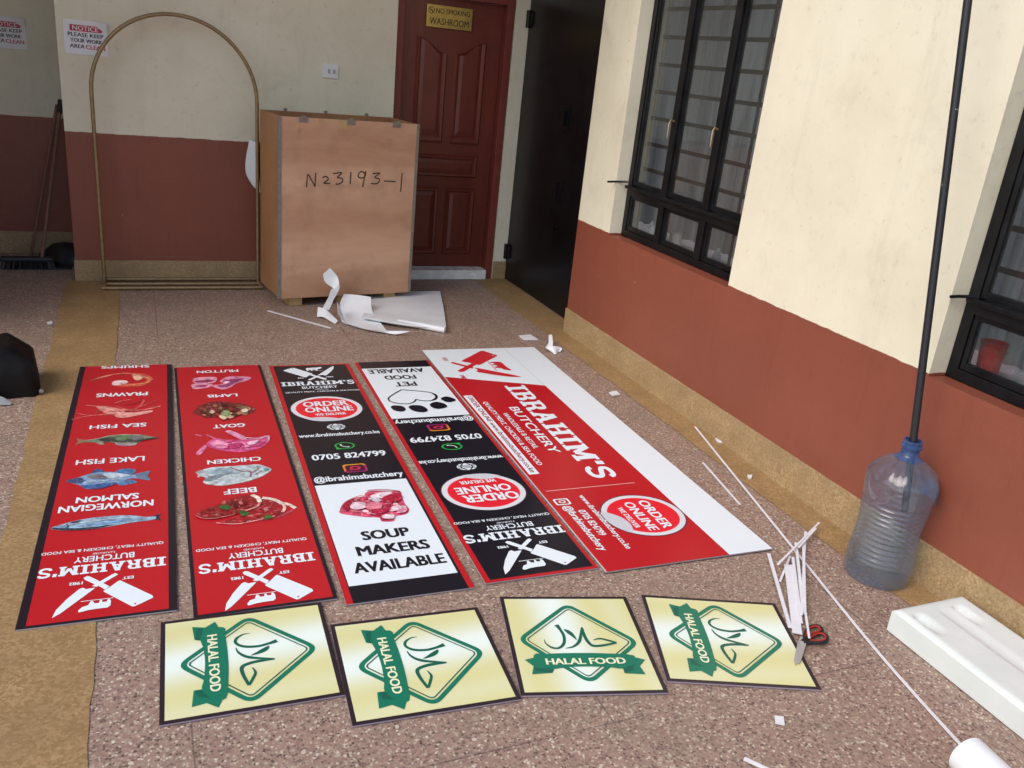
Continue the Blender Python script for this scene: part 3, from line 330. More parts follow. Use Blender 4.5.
['p',(170,24,60),[[-0.0701,-0.5152],[-0.0618,-0.5082],[-0.0537,-0.5119],[-0.0506,-0.5164],[-0.0599,-0.5232],[-0.0669,-0.5189]]],
['p',(170,24,60),[[0.0152,-0.6119],[0.0222,-0.6089],[0.0294,-0.6122],[0.0315,-0.6187],[0.0237,-0.6215],[0.0174,-0.6178]]],
['p',(176,24,62),[[-0.1179,-0.4992],[-0.0871,-0.4575],[-0.0565,-0.4439],[-0.0773,-0.4786],[-0.0932,-0.5133],[-0.1072,-0.5385]]],
['p',(240,214,222),[[-0.0871,-0.5004],[-0.0626,-0.4747],[-0.0272,-0.4881],[-0.0327,-0.5251],[-0.0698,-0.5337],[-0.0857,-0.5213]]],
['p',(232,130,150),[[-0.0256,-0.498],[0.0144,-0.4865],[0.0373,-0.5101],[0.02,-0.5447],[-0.0175,-0.5467],[-0.0314,-0.5253]]],
['p',(240,225,232),[[0.0055,-0.4359],[0.0593,-0.414],[0.0969,-0.423],[0.0597,-0.458],[0.0195,-0.4632]]],
['p',(188,30,66),[[0.049,-0.4589],[0.0983,-0.4334],[0.1285,-0.449],[0.112,-0.4954],[0.0722,-0.5023],[0.046,-0.4925]]],
['p',(225,225,235),[[-0.0071,-0.4552],[0.0206,-0.4585],[0.0387,-0.4834],[0.0144,-0.4865]]],
['p',(240,215,224),[[0.0659,-0.5441],[0.0988,-0.5296],[0.1015,-0.5605],[0.0697,-0.5712]]],
['p',(232,150,176),[[0.0961,-0.5594],[0.1231,-0.5552],[0.1128,-0.5861],[0.0743,-0.5906]]],
['p',(180,30,70),[[-0.0175,-0.5467],[0.0289,-0.5464],[0.0557,-0.5516],[0.0208,-0.582],[-0.0145,-0.575]]],
['p',(244,226,230),[[0.0187,-0.5907],[0.0601,-0.5915],[0.0548,-0.6252],[0.0205,-0.6229],[0.0104,-0.6073]]],
['s',(206,50,90),0.006,[[0.013,-0.6259],[0.0114,-0.603],[0.033,-0.589],[0.0633,-0.5977]]],
['s',(170,16,50),0.006,[[0.0009,-0.3951],[0.0354,-0.3914],[0.082,-0.4],[0.1305,-0.4212]]],
['s',(235,150,165),0.006,[[-0.0763,-0.4499],[-0.03,-0.4293],[-0.0138,-0.4422]]],
['s',(236,160,172),0.006,[[-0.0897,-0.5419],[-0.0477,-0.5593],[-0.0076,-0.5855]]]]]],'b4':[['paw',[['s',(18,20,34),0.0085,[[-0.0558,0.6728],[-0.0958,0.6343],[-0.1428,0.5812],[-0.1554,0.5505],[-0.1523,0.5209],[-0.1234,0.4934],[-0.0757,0.4792],[-0.0394,0.4954],[-0.0196,0.5222],[-0.0137,0.5322],[0.0062,0.5135],[0.0403,0.5036],[0.0771,0.5123],[0.0987,0.5367],[0.1069,0.577],[0.0882,0.6142],[0.0556,0.6323],[0.017,0.6484],[-0.0224,0.6617],[-0.0558,0.6728]]],
['p',(18,20,34),[[0.0899,0.6014],[0.1093,0.585],[0.1057,0.544],[0.0779,0.5095],[0.053,0.502],[0.0892,0.5406],[0.0965,0.5727]]],
['p',(18,20,34),[[-0.1686,0.4502],[-0.1451,0.4676],[-0.1083,0.4523],[-0.101,0.4103],[-0.126,0.3834],[-0.161,0.4034]]],
['p',(18,20,34),[[-0.0807,0.4331],[-0.0556,0.4582],[-0.008,0.444],[0.007,0.3878],[-0.021,0.3612],[-0.0658,0.3826]]]]],['paw_toe',[['p',(18,20,34),[[0.0373,0.4541],[0.0776,0.4827],[0.1141,0.4523],[0.1146,0.4102],[0.0672,0.3918],[0.0384,0.4122]]],
['p',(18,20,34),[[0.1175,0.525],[0.1534,0.5467],[0.1837,0.5164],[0.1843,0.4859],[0.1432,0.4698],[0.1201,0.4943]]]]]],'halal':{'diamond':[[0.0024,0.2122],[0.2088,-0.0077],[-0.0056,-0.2091],[-0.2053,0.012]],'band':[[-0.1529,-0.0635],[-0.1163,-0.0598],[-0.0574,-0.0574],[0.0133,-0.0577],[0.0836,-0.0617],[0.1599,-0.0719],[0.1506,-0.1108],[0.1103,-0.1312],[0.0677,-0.1243],[-0.0009,-0.1195],[-0.0589,-0.1216],[-0.1033,-0.129],[-0.1586,-0.1377]],'lt':[[-0.1852,-0.0852],[-0.1368,-0.0707],[-0.1036,-0.1306],[-0.1104,-0.1453],[-0.1732,-0.1504],[-0.1626,-0.1144]],'rt':[[0.1515,-0.0761],[0.191,-0.0926],[0.1659,-0.1214],[0.1726,-0.1585],[0.1092,-0.1521],[0.1097,-0.1312],[0.1477,-0.1107]],'fold':[[[-0.1612,-0.1194],[-0.1036,-0.1306],[-0.1101,-0.1437],[-0.1598,-0.1376]],[[0.1098,-0.1329],[0.1484,-0.1125],[0.1391,-0.1411],[0.1113,-0.1488]]],'strokes':[[[[-0.1077,0.0107],[-0.1059,-0.0094],[-0.0901,-0.0294],[-0.0687,-0.0315],[-0.049,-0.0102],[-0.0416,0.0264],[-0.0472,0.0594],[-0.0547,0.0834]],[0.001,0.004,0.007,0.007,0.008,0.008,0.008,0.013]],[[[-0.0478,-0.0336],[-0.0211,-0.0251],[0.0041,0.0026],[0.0264,0.07]],[0.002,0.006,0.009,0.004]],[[[0.0272,0.0681],[0.0252,0.0349],[0.0294,-0.0005],[0.0423,-0.0225],[0.0758,-0.0212],[0.1213,-0.0092]],[0.004,0.009,0.009,0.009,0.008,0.007]],[[[0.0494,0.0048],[0.0718,0.0118],[0.0942,0.0041],[0.1213,-0.0092]],[0.002,0.006,0.007,0.006]]],'leaf':[[-0.0362,0.0592],[-0.0195,0.0543],[-0.0082,0.0353],[-0.0037,0.0055],[-0.0166,0.0242],[-0.026,0.0374]],'text':[[-0.1224,-0.1094],[0.1274,-0.0809]]},'strips':[[[[2.6126,3.361,0.0],[2.2928,2.1607,0.0],[2.1455,1.5963,0.0],[2.0653,1.2048,0.0]],0.009],[[[2.3972,2.9737,0.0],[2.3164,2.5764,0.0]],0.009],[[[2.1792,2.21,0.0],[1.9415,1.7966,0.0]],0.013],[[[2.204,2.1226,0.0],[1.944,1.7634,0.0]],0.032],[[[2.2602,2.1644,0.0],[1.998,1.8082,0.0]],0.011],[[[2.3484,2.2512,0.0],[2.0441,1.8498,0.0]],0.011],[[[2.4514,2.3147,0.0],[2.0316,1.8466,0.0]],0.009],[[[2.3682,2.2295,0.0],[2.0562,1.8571,0.0]],0.01],[[[2.1638,2.1356,0.0],[2.5692,2.3648,0.0]],0.008],[[[2.3367,2.2201,0.0],[2.5168,2.3268,0.0]],0.008],[[[2.0558,1.8532,0.0],[1.9684,1.7327,0.0]],0.007],[[[2.094,2.0368,0.0],[2.2519,2.1713,0.0]],0.008],[[[1.4175,1.3533,0.0],[1.4631,1.2928,0.0]],0.012],[[[0.7395,5.5799,0.0],[1.0732,5.1749,0.0]],0.018]],'scissors':{'tip':[[1.8266,1.6324,0.0]],'piv':[[1.9245,1.7162,0.0]],'tip2':[[1.8367,1.6318,0.0]],'loop1':[[1.9435,1.7276,0.0],[1.9723,1.7558,0.0],[2.0091,1.7765,0.0],[2.0407,1.7743,-0.0],[2.0388,1.7526,0.0],[2.0143,1.7421,0.0],[1.9885,1.7418,0.0],[1.9589,1.7293,0.0]],'loop2':[[1.939,1.717,0.0],[1.9825,1.7349,0.0],[2.0204,1.7404,0.0],[2.0306,1.722,0.0],[2.0134,1.7027,0.0],[1.9846,1.6999,0.0],[1.9591,1.708,0.0]]},'scraps':[[[2.2567,4.8968,0.0],[2.3424,4.9104,0.0],[2.3536,4.8044,0.0],[2.257,4.8135,0.0]],[[2.3719,3.8629,0.0],[2.4255,3.878,0.0],[2.422,3.8253,0.0],[2.3727,3.8175,0.0]],[[1.6025,1.4583,-0.0],[1.626,1.4472,0.0],[1.6073,1.42,0.0],[1.5867,1.4341,0.0]],[[2.6226,3.1956,0.0],[2.6476,3.1789,0.0],[2.6301,3.1459,-0.0],[2.6107,3.1614,-0.0]],[[2.5238,2.8011,0.0],[2.5486,2.7961,0.0],[2.5235,2.7707,0.0],[2.5087,2.7737,0.0]],[[-0.5337,5.3882,0.0],[-0.5092,5.4059,0.0],[-0.5013,5.3665,0.0],[-0.5257,5.3491,0.0]]],'sheetA':[[[1.5279,5.954,0.012],[1.7785,5.9592,0.02],[2.0639,5.9946,0.012]],[[1.4335,5.6867,0.022],[1.6572,5.6101,0.034],[1.9559,5.5939,0.02]],[[1.3568,5.4548,0.034],[1.5698,5.3458,0.028],[1.8662,5.2772,0.022]],[[1.2948,5.2784,0.04],[1.5267,5.1435,0.036],[1.7946,5.0407,0.028]],[[1.3249,5.2906,0.022],[1.5388,5.1349,0.018],[1.798,5.0476,0.012]]],'paper_roll':[[1.5192,5.2108,0.022],[1.7806,5.0179,0.022]],'sheetB':[[[1.2403,5.5848,0.11],[1.3188,5.5394,0.115],[1.4068,5.5044,0.11]],[[1.2077,5.5508,0.05],[1.2955,5.4578,0.055],[1.3904,5.3992,0.05]],[[1.191,5.4348,0.015],[1.2962,5.3375,0.015],[1.4065,5.2412,0.015]],[[1.1653,5.2808,0.008],[1.2791,5.123,0.008],[1.425,5.0076,0.008]],[[1.1987,5.197,0.02],[1.3241,5.0456,0.025],[1.5436,4.9914,0.03]]],'sheetC':[[[1.1461,5.3593,0.12],[1.1849,5.4105,0.05],[1.1831,5.2731,0.01]],[[1.1326,5.2565,0.07],[1.159,5.2539,0.03],[1.1864,5.2273,0.004]]],'ribbon':[[[1.089,5.55,0.2577],[1.1363,5.56,0.2959]],[[1.1014,5.54,0.2059],[1.1821,5.55,0.2441]],[[1.1533,5.53,0.1673],[1.1903,5.52,0.2041]],[[1.1342,5.5,0.162],[1.1915,5.52,0.1595]],[[1.1075,5.46,0.1188],[1.1493,5.47,0.1086]],[[1.0618,5.42,0.056],[1.1078,5.42,0.0484]]],'ribbon2':[[[1.0452,5.4705,0.055],[1.0253,5.3939,0.01]],[[1.0786,5.4056,0.06],[1.0575,5.3591,0.02]],[[1.1173,5.3671,0.03],[1.0917,5.3013,0.01]],[[1.1414,5.2914,0.012],[1.1152,5.2572,0.003]]],'curl':[[[2.3943,4.7438,0.06],[2.4232,4.7518,0.06]],[[2.3654,4.6731,0.03],[2.3888,4.656,0.035]],[[2.3124,4.6087,0.02],[2.3529,4.5848,0.0]],[[2.3483,4.5857,0.04],[2.3583,4.5372,0.003]],[[2.4077,4.5894,0.03],[2.3875,4.5696,0.004]],[[2.4179,4.5784,0.02],[2.4024,4.5709,0.003]]],'crate_writing':[[[0.1832,0.802],[0.1886,0.8805],[0.1976,0.8795],[0.2393,0.8066],[0.2442,0.8941]],[[0.2895,0.8639],[0.3078,0.8718],[0.3252,0.8659],[0.3255,0.8496],[0.2981,0.8289],[0.3407,0.8284]],[[0.3631,0.8918],[0.4207,0.8982],[0.3906,0.8685],[0.4204,0.8627],[0.4277,0.8438],[0.4079,0.827],[0.381,0.824]],[[0.4829,0.9034],[0.4814,0.8269]],[[0.5809,0.898],[0.5582,0.9103],[0.5381,0.8945],[0.5374,0.8753],[0.5599,0.8668],[0.5844,0.8801],[0.586,0.9084],[0.5706,0.8077]],[[0.6396,0.8968],[0.6901,0.9031],[0.6547,0.8738],[0.6862,0.8641],[0.6844,0.8432],[0.6637,0.8312],[0.6284,0.8319]],[[0.7239,0.8505],[0.8076,0.848]],[[0.8537,0.9068],[0.8493,0.7798]]],'crate_marks':[[0.158,1.2452],[0.4757,1.2349],[0.7974,1.2144],[0.2729,1.2182],[0.4207,1.2065]],'cam':{'f':853.7179450319557,'pitch':0.35760387864652,'roll':0.1051033271014232},'boards':{'b1':[-0.1421,3.5164,-0.03139,0.4404,2.2286],'b2':[0.3248,3.4507,-0.01521,0.4404,2.2286],'b3':[0.7956,3.4082,-0.02533,0.438,2.2429],'b4':[1.273,3.4104,-0.02092,0.438,2.2429],'b5':[1.8739,3.4655,-0.02033,0.7389,2.4457],'h1':[0.2252,2.1151,-0.03731,0.4782,0.4418],'h2':[0.7016,1.9685,-0.06341,0.4782,0.4418],'h3':[1.2031,1.9226,-0.24996,0.4418,0.4782],'h4':[1.6826,1.8055,-0.35745,0.4782,0.4418]}}

for _k, _v in DATA['boards'].items():                     # printed faces lie 9 mm above the floor
    DATA['boards'][_k] = [_v[0] * 0.995, _v[1] * 0.995, _v[2], _v[3] * 0.995, _v[4] * 0.995]
# ------------------------------------------------------------------ camera
cd = bpy.data.cameras.new("camera"); camo = bpy.data.objects.new("camera", cd); COL.objects.link(camo)
F_PX, PITCH, ROLL, TH = 853.718, 0.357604, 0.105103, R(24.6)
cd.sensor_width = 36.0; cd.lens = F_PX / 1024 * 36.0; cd.clip_start = 0.05; cd.clip_end = 400
_fw = Vector((0, math.cos(PITCH), -math.sin(PITCH))); _r0 = Vector((1, 0, 0)); _u0 = _r0.cross(_fw)
_r = math.cos(ROLL) * _r0 + math.sin(ROLL) * _u0; _u = -math.sin(ROLL) * _r0 + math.cos(ROLL) * _u0
_rot = Matrix.Rotation(-TH, 3, 'Z'); _r, _u, _fw = _rot @ _r, _rot @ _u, _rot @ _fw
camo.matrix_world = Matrix(((_r.x, _u.x, -_fw.x, 0), (_r.y, _u.y, -_fw.y, 0), (_r.z, _u.z, -_fw.z, 1.68), (0, 0, 0, 1)))
scene.camera = camo
# ------------------------------------------------------------------ sky, sun, exposure
SUN_EL, SUN_AZ = R(46), R(250)          # azimuth clockwise from +Y: from behind the camera
world = bpy.data.worlds.new("World"); scene.world = world; world.use_nodes = True
wn = world.node_tree.nodes; wl = world.node_tree.links; wn.clear()
sky = wn.new('ShaderNodeTexSky'); sky.sky_type = 'NISHITA'; sky.sun_disc = False
sky.sun_elevation = SUN_EL; sky.sun_rotation = SUN_AZ; sky.dust_density = 2.4; sky.air_density = 1.0; sky.ozone_density = 1.0
bg = wn.new('ShaderNodeBackground'); bg.inputs['Strength'].default_value = 0.14
wo = wn.new('ShaderNodeOutputWorld'); wl.new(sky.outputs[0], bg.inputs[0]); wl.new(bg.outputs[0], wo.inputs[0])
sd = bpy.data.lights.new("sun", 'SUN'); sd.energy = 1.0; sd.angle = R(40); sd.color = (1.0, 0.975, 0.935)
so = bpy.data.objects.new("sun", sd); COL.objects.link(so)
_sv = Vector((math.sin(SUN_AZ) * math.cos(SUN_EL), math.cos(SUN_AZ) * math.cos(SUN_EL), math.sin(SUN_EL)))
so.rotation_euler = _sv.to_track_quat('Z', 'Y').to_euler(); so.location = (0, -6, 12)
vs = scene.view_settings; vs.view_transform = 'Standard'; vs.look = 'None'; vs.gamma = 1.0; vs.use_curve_mapping = False
vs.exposure = 0.52
scene.cycles.transparent_max_bounces = 32

# ------------------------------------------------------------------ helpers
def lin(c):
    f = lambda v: (v / 12.92) if v <= 0.04045 else ((v + 0.055) / 1.055) ** 2.4
    return tuple(f(v / 255.0) for v in c)
def obj(name, bm, mats, parent=None, smooth=False):
    me = bpy.data.meshes.new(name)
    if isinstance(bm, bmesh.types.BMesh):
        bm.to_mesh(me); bm.free()
    if not isinstance(mats, (list, tuple)): mats = [mats]
    for m in mats: me.materials.append(m)
    if smooth:
        for p in me.polygons: p.use_smooth = True
    if any(p.use_smooth for p in me.polygons): me.set_sharp_from_angle(angle=R(42))
    o = bpy.data.objects.new(name, me); COL.objects.link(o)
    if parent: o.parent = parent
    return o
def tag(o, label, cat, group=None):
    o['label'] = label; o['category'] = cat
    if group: o['group'] = group
    return o
def thing(name, label, cat, loc=(0, 0, 0), rz=0, group=None):
    o = bpy.data.objects.new(name, None); COL.objects.link(o); o.location = loc; o.rotation_euler = (0, 0, rz); o.empty_display_size = 0.1
    return tag(o, label, cat, group)
def struct(name, bm, m):
    o = obj(name, bm, m); o['kind'] = 'structure'; return o
def nb(): return bmesh.new()
def box(bm, x0, x1, y0, y1, z0, z1, bev=0.0, mi=0):
    v = [bm.verts.new((x, y, z)) for z in (z0, z1) for y in (y0, y1) for x in (x0, x1)]
    fs = [(0, 2, 3, 1), (4, 5, 7, 6), (0, 1, 5, 4), (2, 6, 7, 3), (0, 4, 6, 2), (1, 3, 7, 5)]
    faces = [bm.faces.new([v[i] for i in f]) for f in fs]
    for f in faces: f.material_index = mi
    if bev > 0:
        es = list({e for f in faces for e in f.edges})
        r = bmesh.ops.bevel(bm, geom=es, offset=bev, segments=2, profile=0.6, affect='EDGES')
        for f in r['faces']: f.material_index = mi
    return faces
def tube(bm, pts, r, n=10, mi=0, cap=True, r2=None):
    pts = [Vector(p) for p in pts]; rings = []
    up = Vector((0, 0, 1))
    for i, p in enumerate(pts):
        a = pts[max(i - 1, 0)]; b = pts[min(i + 1, len(pts) - 1)]; t = (b - a).normalized()
        if abs(t.dot(up)) > 0.97: up = Vector((0, 1, 0)) if abs(t.y) < 0.9 else Vector((1, 0, 0))
        x = t.cross(up).normalized(); y = x.cross(t).normalized(); up = y
        rr = r if r2 is None else r + (r2 - r) * i / (len(pts) - 1)
        rings.append([bm.verts.new(p + x * rr * math.cos(2 * math.pi * k / n) + y * rr * math.sin(2 * math.pi * k / n)) for k in range(n)])
    for a, b in zip(rings, rings[1:]):
        for k in range(n):
            f = bm.faces.new((a[k], a[(k + 1) % n], b[(k + 1) % n], b[k])); f.smooth = True; f.material_index = mi
    if cap:
        for rg in (rings[0][::-1], rings[-1]):
            f = bm.faces.new(rg); f.material_index = mi
def lathe(bm, prof, n=40, cx=0, cy=0, cz=0, mod=None, cap=True, mi=0):
    rings = []
    for r, z in prof:
        rings.append([bm.verts.new((cx + (r * (mod(a, z) if mod else 1)) * math.cos(a), cy + (r * (mod(a, z) if mod else 1)) * math.sin(a), cz + z)) for a in [2 * math.pi * k / n for k in range(n)]])
    for a, b in zip(rings, rings[1:]):
        for k in range(n):
            f = bm.faces.new((a[k], a[(k + 1) % n], b[(k + 1) % n], b[k])); f.smooth = True; f.material_index = mi
    if cap: bm.faces.new(rings[0][::-1]).material_index = mi
    return rings
def prism(bm, pts, z0, z1, mi=0):
    """pts counter-clockwise outline in XY"""
    a = [bm.verts.new((x, y, z0)) for x, y in pts]; b = [bm.verts.new((x, y, z1)) for x, y in pts]; n = len(pts)
    bm.faces.new(b).material_index = mi; bm.faces.new(a[::-1]).material_index = mi
    for i in range(n): bm.faces.new((a[i], a[(i + 1) % n], b[(i + 1) % n], b[i])).material_index = mi
def catmull(pts, closed=True, k=5):
    n = len(pts); out = []
    rng = range(n) if closed else range(n - 1)
    for i in rng:
        g = (lambda j: Vector(pts[j % n])) if closed else (lambda j: Vector(pts[min(max(j, 0), n - 1)]))
        p0, p1, p2, p3 = g(i - 1), g(i), g(i + 1), g(i + 2)
        for s in range(k):
            t = s / k
            out.append(0.5 * ((2 * p1) + (p2 - p0) * t + (2 * p0 - 5 * p1 + 4 * p2 - p3) * t * t + (3 * p1 - p0 - 3 * p2 + p3) * t ** 3))
    if not closed: out.append(Vector(pts[-1]))
    return out
def shell(b, t):
    bmesh.ops.recalc_face_normals(b, faces=b.faces[:]); b.normal_update()
    bmesh.ops.solidify(b, geom=b.faces[:], thickness=t); bmesh.ops.recalc_face_normals(b, faces=b.faces[:])
def grid_surface(bm, rows, k=4, thick=0.0012):
    rows = [catmull(r, False, k) for r in rows]
    cols = list(zip(*rows)); cols = [catmull(c, False, k) for c in cols]
    V = [[bm.verts.new(p) for p in c] for c in cols]
    for a, b in zip(V, V[1:]):
        for i in range(len(a) - 1):
            f = bm.faces.new((a[i], b[i], b[i + 1], a[i + 1])); f.smooth = True
    shell(bm, thick)

# ------------------------------------------------------------------ materials
def newmat(name):
    m = bpy.data.materials.new(name); m.use_nodes = True; nt = m.node_tree
    b = nt.nodes.get('Principled BSDF'); return m, nt, b
def N(nt, t, **kw):
    n = nt.nodes.new(t)
    for k, v in kw.items(): setattr(n, k, v)
    return n
def noise(nt, co, scale, detail=4, rough=0.55, dist=0.0):
    n = N(nt, 'ShaderNodeTexNoise'); n.inputs['Scale'].default_value = scale; n.inputs['Detail'].default_value = detail
    n.inputs['Roughness'].default_value = rough; n.inputs['Distortion'].default_value = dist
    nt.links.new(co, n.inputs['Vector']); return n.outputs['Fac']
def ramp(nt, fac, stops):
    r = N(nt, 'ShaderNodeValToRGB'); e = r.color_ramp.elements
    while len(e) < len(stops): e.new(0.5)
    for el, (p, c) in zip(e, stops): el.position = p; el.color = (*c, 1)
    nt.links.new(fac, r.inputs[0]); return r.outputs[0]
def mixc(nt, fac, a, b, mode='MIX'):
    m = N(nt, 'ShaderNodeMix', data_type='RGBA', blend_type=mode)
    if isinstance(fac, (int, float)): m.inputs[0].default_value = fac
    else: nt.links.new(fac, m.inputs[0])
    for s, v in ((m.inputs[6], a), (m.inputs[7], b)):
        if isinstance(v, tuple): s.default_value = (*v, 1)
        else: nt.links.new(v, s)
    return m.outputs[2]
def math_(nt, op, a, b=None, c=None, clamp=False):
    m = N(nt, 'ShaderNodeMath', operation=op); m.use_clamp = clamp
    for i, v in enumerate((a, b, c)):
        if v is None: continue
        if isinstance(v, (int, float)): m.inputs[i].default_value = v
        else: nt.links.new(v, m.inputs[i])
    return m.outputs[0]
def maprange(nt, v, a, b, c=0.0, d=1.0):
    m = N(nt, 'ShaderNodeMapRange'); nt.links.new(v, m.inputs[0])
    for i, x in enumerate((a, b, c, d)): m.inputs[i + 1].default_value = x
    return m.outputs[0]
def bump(nt, b, h, strength=0.2, dist=0.01):
    n = N(nt, 'ShaderNodeBump'); n.inputs['Strength'].default_value = strength; n.inputs['Distance'].default_value = dist
    nt.links.new(h, n.inputs['Height']); nt.links.new(n.outputs[0], b.inputs['Normal'])
def coords(nt, scale=None, kind='Object'):
    t = N(nt, 'ShaderNodeTexCoord'); o = t.outputs[kind]
    if scale:
        mp = N(nt, 'ShaderNodeMapping'); mp.inputs['Scale'].default_value = scale; nt.links.new(o, mp.inputs[0]); o = mp.outputs[0]
    return o
def M(name, base, rough=0.6, var=0.12, scale=6.0, bmp=0.0, bscale=80.0, metallic=0.0, spec=0.5, stretch=None):
    m, nt, b = newmat(name); co = coords(nt, stretch)
    f = noise(nt, co, scale, 6, 0.6)
    lo = tuple(max(0, c * (1 - var)) for c in base); hi = tuple(min(1, c * (1 + var)) for c in base)
    nt.links.new(ramp(nt, f, [(0.3, lo), (0.7, hi)]), b.inputs['Base Color'])
    b.inputs['Metallic'].default_value = metallic; b.inputs['Specular IOR Level'].default_value = spec
    nt.links.new(maprange(nt, f, 0.3, 0.7, max(0.02, rough - 0.07), min(1, rough + 0.07)), b.inputs['Roughness'])
    if bmp > 0: bump(nt, b, noise(nt, co, bscale, 4), bmp, 0.004)
    return m
def wall_paint(name, split, seed):
    """cream over brick-red dado, the paint line slightly wavy, scuffs near the floor"""
    m, nt, b = newmat(name); co = coords(nt)
    sep = N(nt, 'ShaderNodeSeparateXYZ'); nt.links.new(co, sep.inputs[0]); z = sep.outputs[2]
    off = N(nt, 'ShaderNodeVectorMath', operation='ADD'); nt.links.new(co, off.inputs[0]); off.inputs[1].default_value = (seed, seed * 2, 0); cs = off.outputs[0]
    w = noise(nt, cs, 14, 3); zz = math_(nt, 'ADD', z, math_(nt, 'MULTIPLY', math_(nt, 'SUBTRACT', w, 0.5), 0.012))
    up = maprange(nt, zz, split - 0.0015, split + 0.0015)
    big = noise(nt, cs, 1.6, 5, 0.65); fine = noise(nt, cs, 22, 6, 0.7)
    cream = mixc(nt, maprange(nt, big, 0.35, 0.7), (0.80, 0.76, 0.595), (0.715, 0.67, 0.505))
    dirt = maprange(nt, fine, 0.58, 0.78, 0.0, 0.6)
    cream = mixc(nt, dirt, cream, (0.50, 0.43, 0.31))
    # damp patches and soft vertical runs
    st = N(nt, 'ShaderNodeMapping'); st.inputs['Scale'].default_value = (5.0, 5.0, 0.5); nt.links.new(cs, st.inputs[0])
    cream = mixc(nt, maprange(nt, noise(nt, st.outputs[0], 1.4, 5, 0.7), 0.56, 0.80, 0.0, 0.30), cream, (0.47, 0.43, 0.31))
    cream = mixc(nt, maprange(nt, noise(nt, cs, 3.1, 7, 0.72, 0.6), 0.56, 0.72, 0.0, 0.32), cream, (0.50, 0.455, 0.335))
    # little marks and chips
    vo = N(nt, 'ShaderNodeTexVoronoi'); vo.inputs['Scale'].default_value = 7.0; nt.links.new(cs, vo.inputs['Vector'])
    spot = math_(nt, 'MULTIPLY', math_(nt, 'LESS_THAN', vo.outputs['Distance'], 0.035), maprange(nt, noise(nt, cs, 3.0), 0.5, 0.6))
    red = mixc(nt, maprange(nt, big, 0.3, 0.7), (0.265, 0.076, 0.044), (0.222, 0.062, 0.036))
    red = mixc(nt, maprange(nt, fine, 0.6, 0.75, 0, 0.35), red, (0.33, 0.10, 0.055))
    red = mixc(nt, maprange(nt, noise(nt, st.outputs[0], 3.5, 6, 0.75), 0.55, 0.75, 0, 0.5), red, (0.175, 0.045, 0.028))
    scr = N(nt, 'ShaderNodeMapping'); scr.inputs['Scale'].default_value = (1.5, 1.5, 22.0); nt.links.new(cs, scr.inputs[0])
    red = mixc(nt, maprange(nt, noise(nt, scr.outputs[0], 2.0, 5, 0.7), 0.66, 0.74, 0, 0.35), red, (0.38, 0.16, 0.105))
    c = mixc(nt, up, red, cream); c = mixc(nt, math_(nt, 'MULTIPLY', spot, 0.8), c, (0.36, 0.28, 0.20))
    nt.links.new(c, b.inputs['Base Color'])
    nt.links.new(maprange(nt, up, 0, 1, 0.42, 0.75), b.inputs['Roughness'])
    bump(nt, b, math_(nt, 'ADD', noise(nt, cs, 60, 5, 0.7), math_(nt, 'MULTIPLY', noise(nt, cs, 9, 3), 2.0)), 0.22, 0.006)
    return m
MAT_WALL_R = wall_paint("paint right wall", 0.768, 0.0)
MAT_WALL_B = wall_paint("paint back wall", 0.990, 3.7)
def granite(name, a, b_, c_, scale=140.0, rough=0.6):
    m, nt, b = newmat(name); co = coords(nt)
    vo = N(nt, 'ShaderNodeTexVoronoi'); vo.inputs['Scale'].default_value = scale; nt.links.new(co, vo.inputs['Vector'])
    g = N(nt, 'ShaderNodeSeparateColor'); nt.links.new(vo.outputs['Color'], g.inputs[0])
    col = ramp(nt, g.outputs[0], [(0.0, a), (0.55, b_), (1.0, c_)])
    big = noise(nt, co, 5.0, 6, 0.7)
    col = mixc(nt, maprange(nt, big, 0.35, 0.7, 0.0, 0.75), col, tuple(x * 0.66 for x in b_))
    st = noise(nt, co, 17.0, 4, 0.6); col = mixc(nt, maprange(nt, st, 0.62, 0.75, 0, 0.4), col, tuple(x * 0.45 for x in a))
    nt.links.new(col, b.inputs['Base Color']); b.inputs['Roughness'].default_value = rough
    bump(nt, b, vo.outputs['Distance'], 0.08, 0.002); return m
MAT_SKIRT = granite("granolithic skirting", (0.30, 0.195, 0.088), (0.40, 0.272, 0.135), (0.49, 0.355, 0.20))
MAT_BORDER = granite("granolithic border", (0.27, 0.162, 0.064), (0.365, 0.225, 0.098), (0.44, 0.29, 0.14), 120)
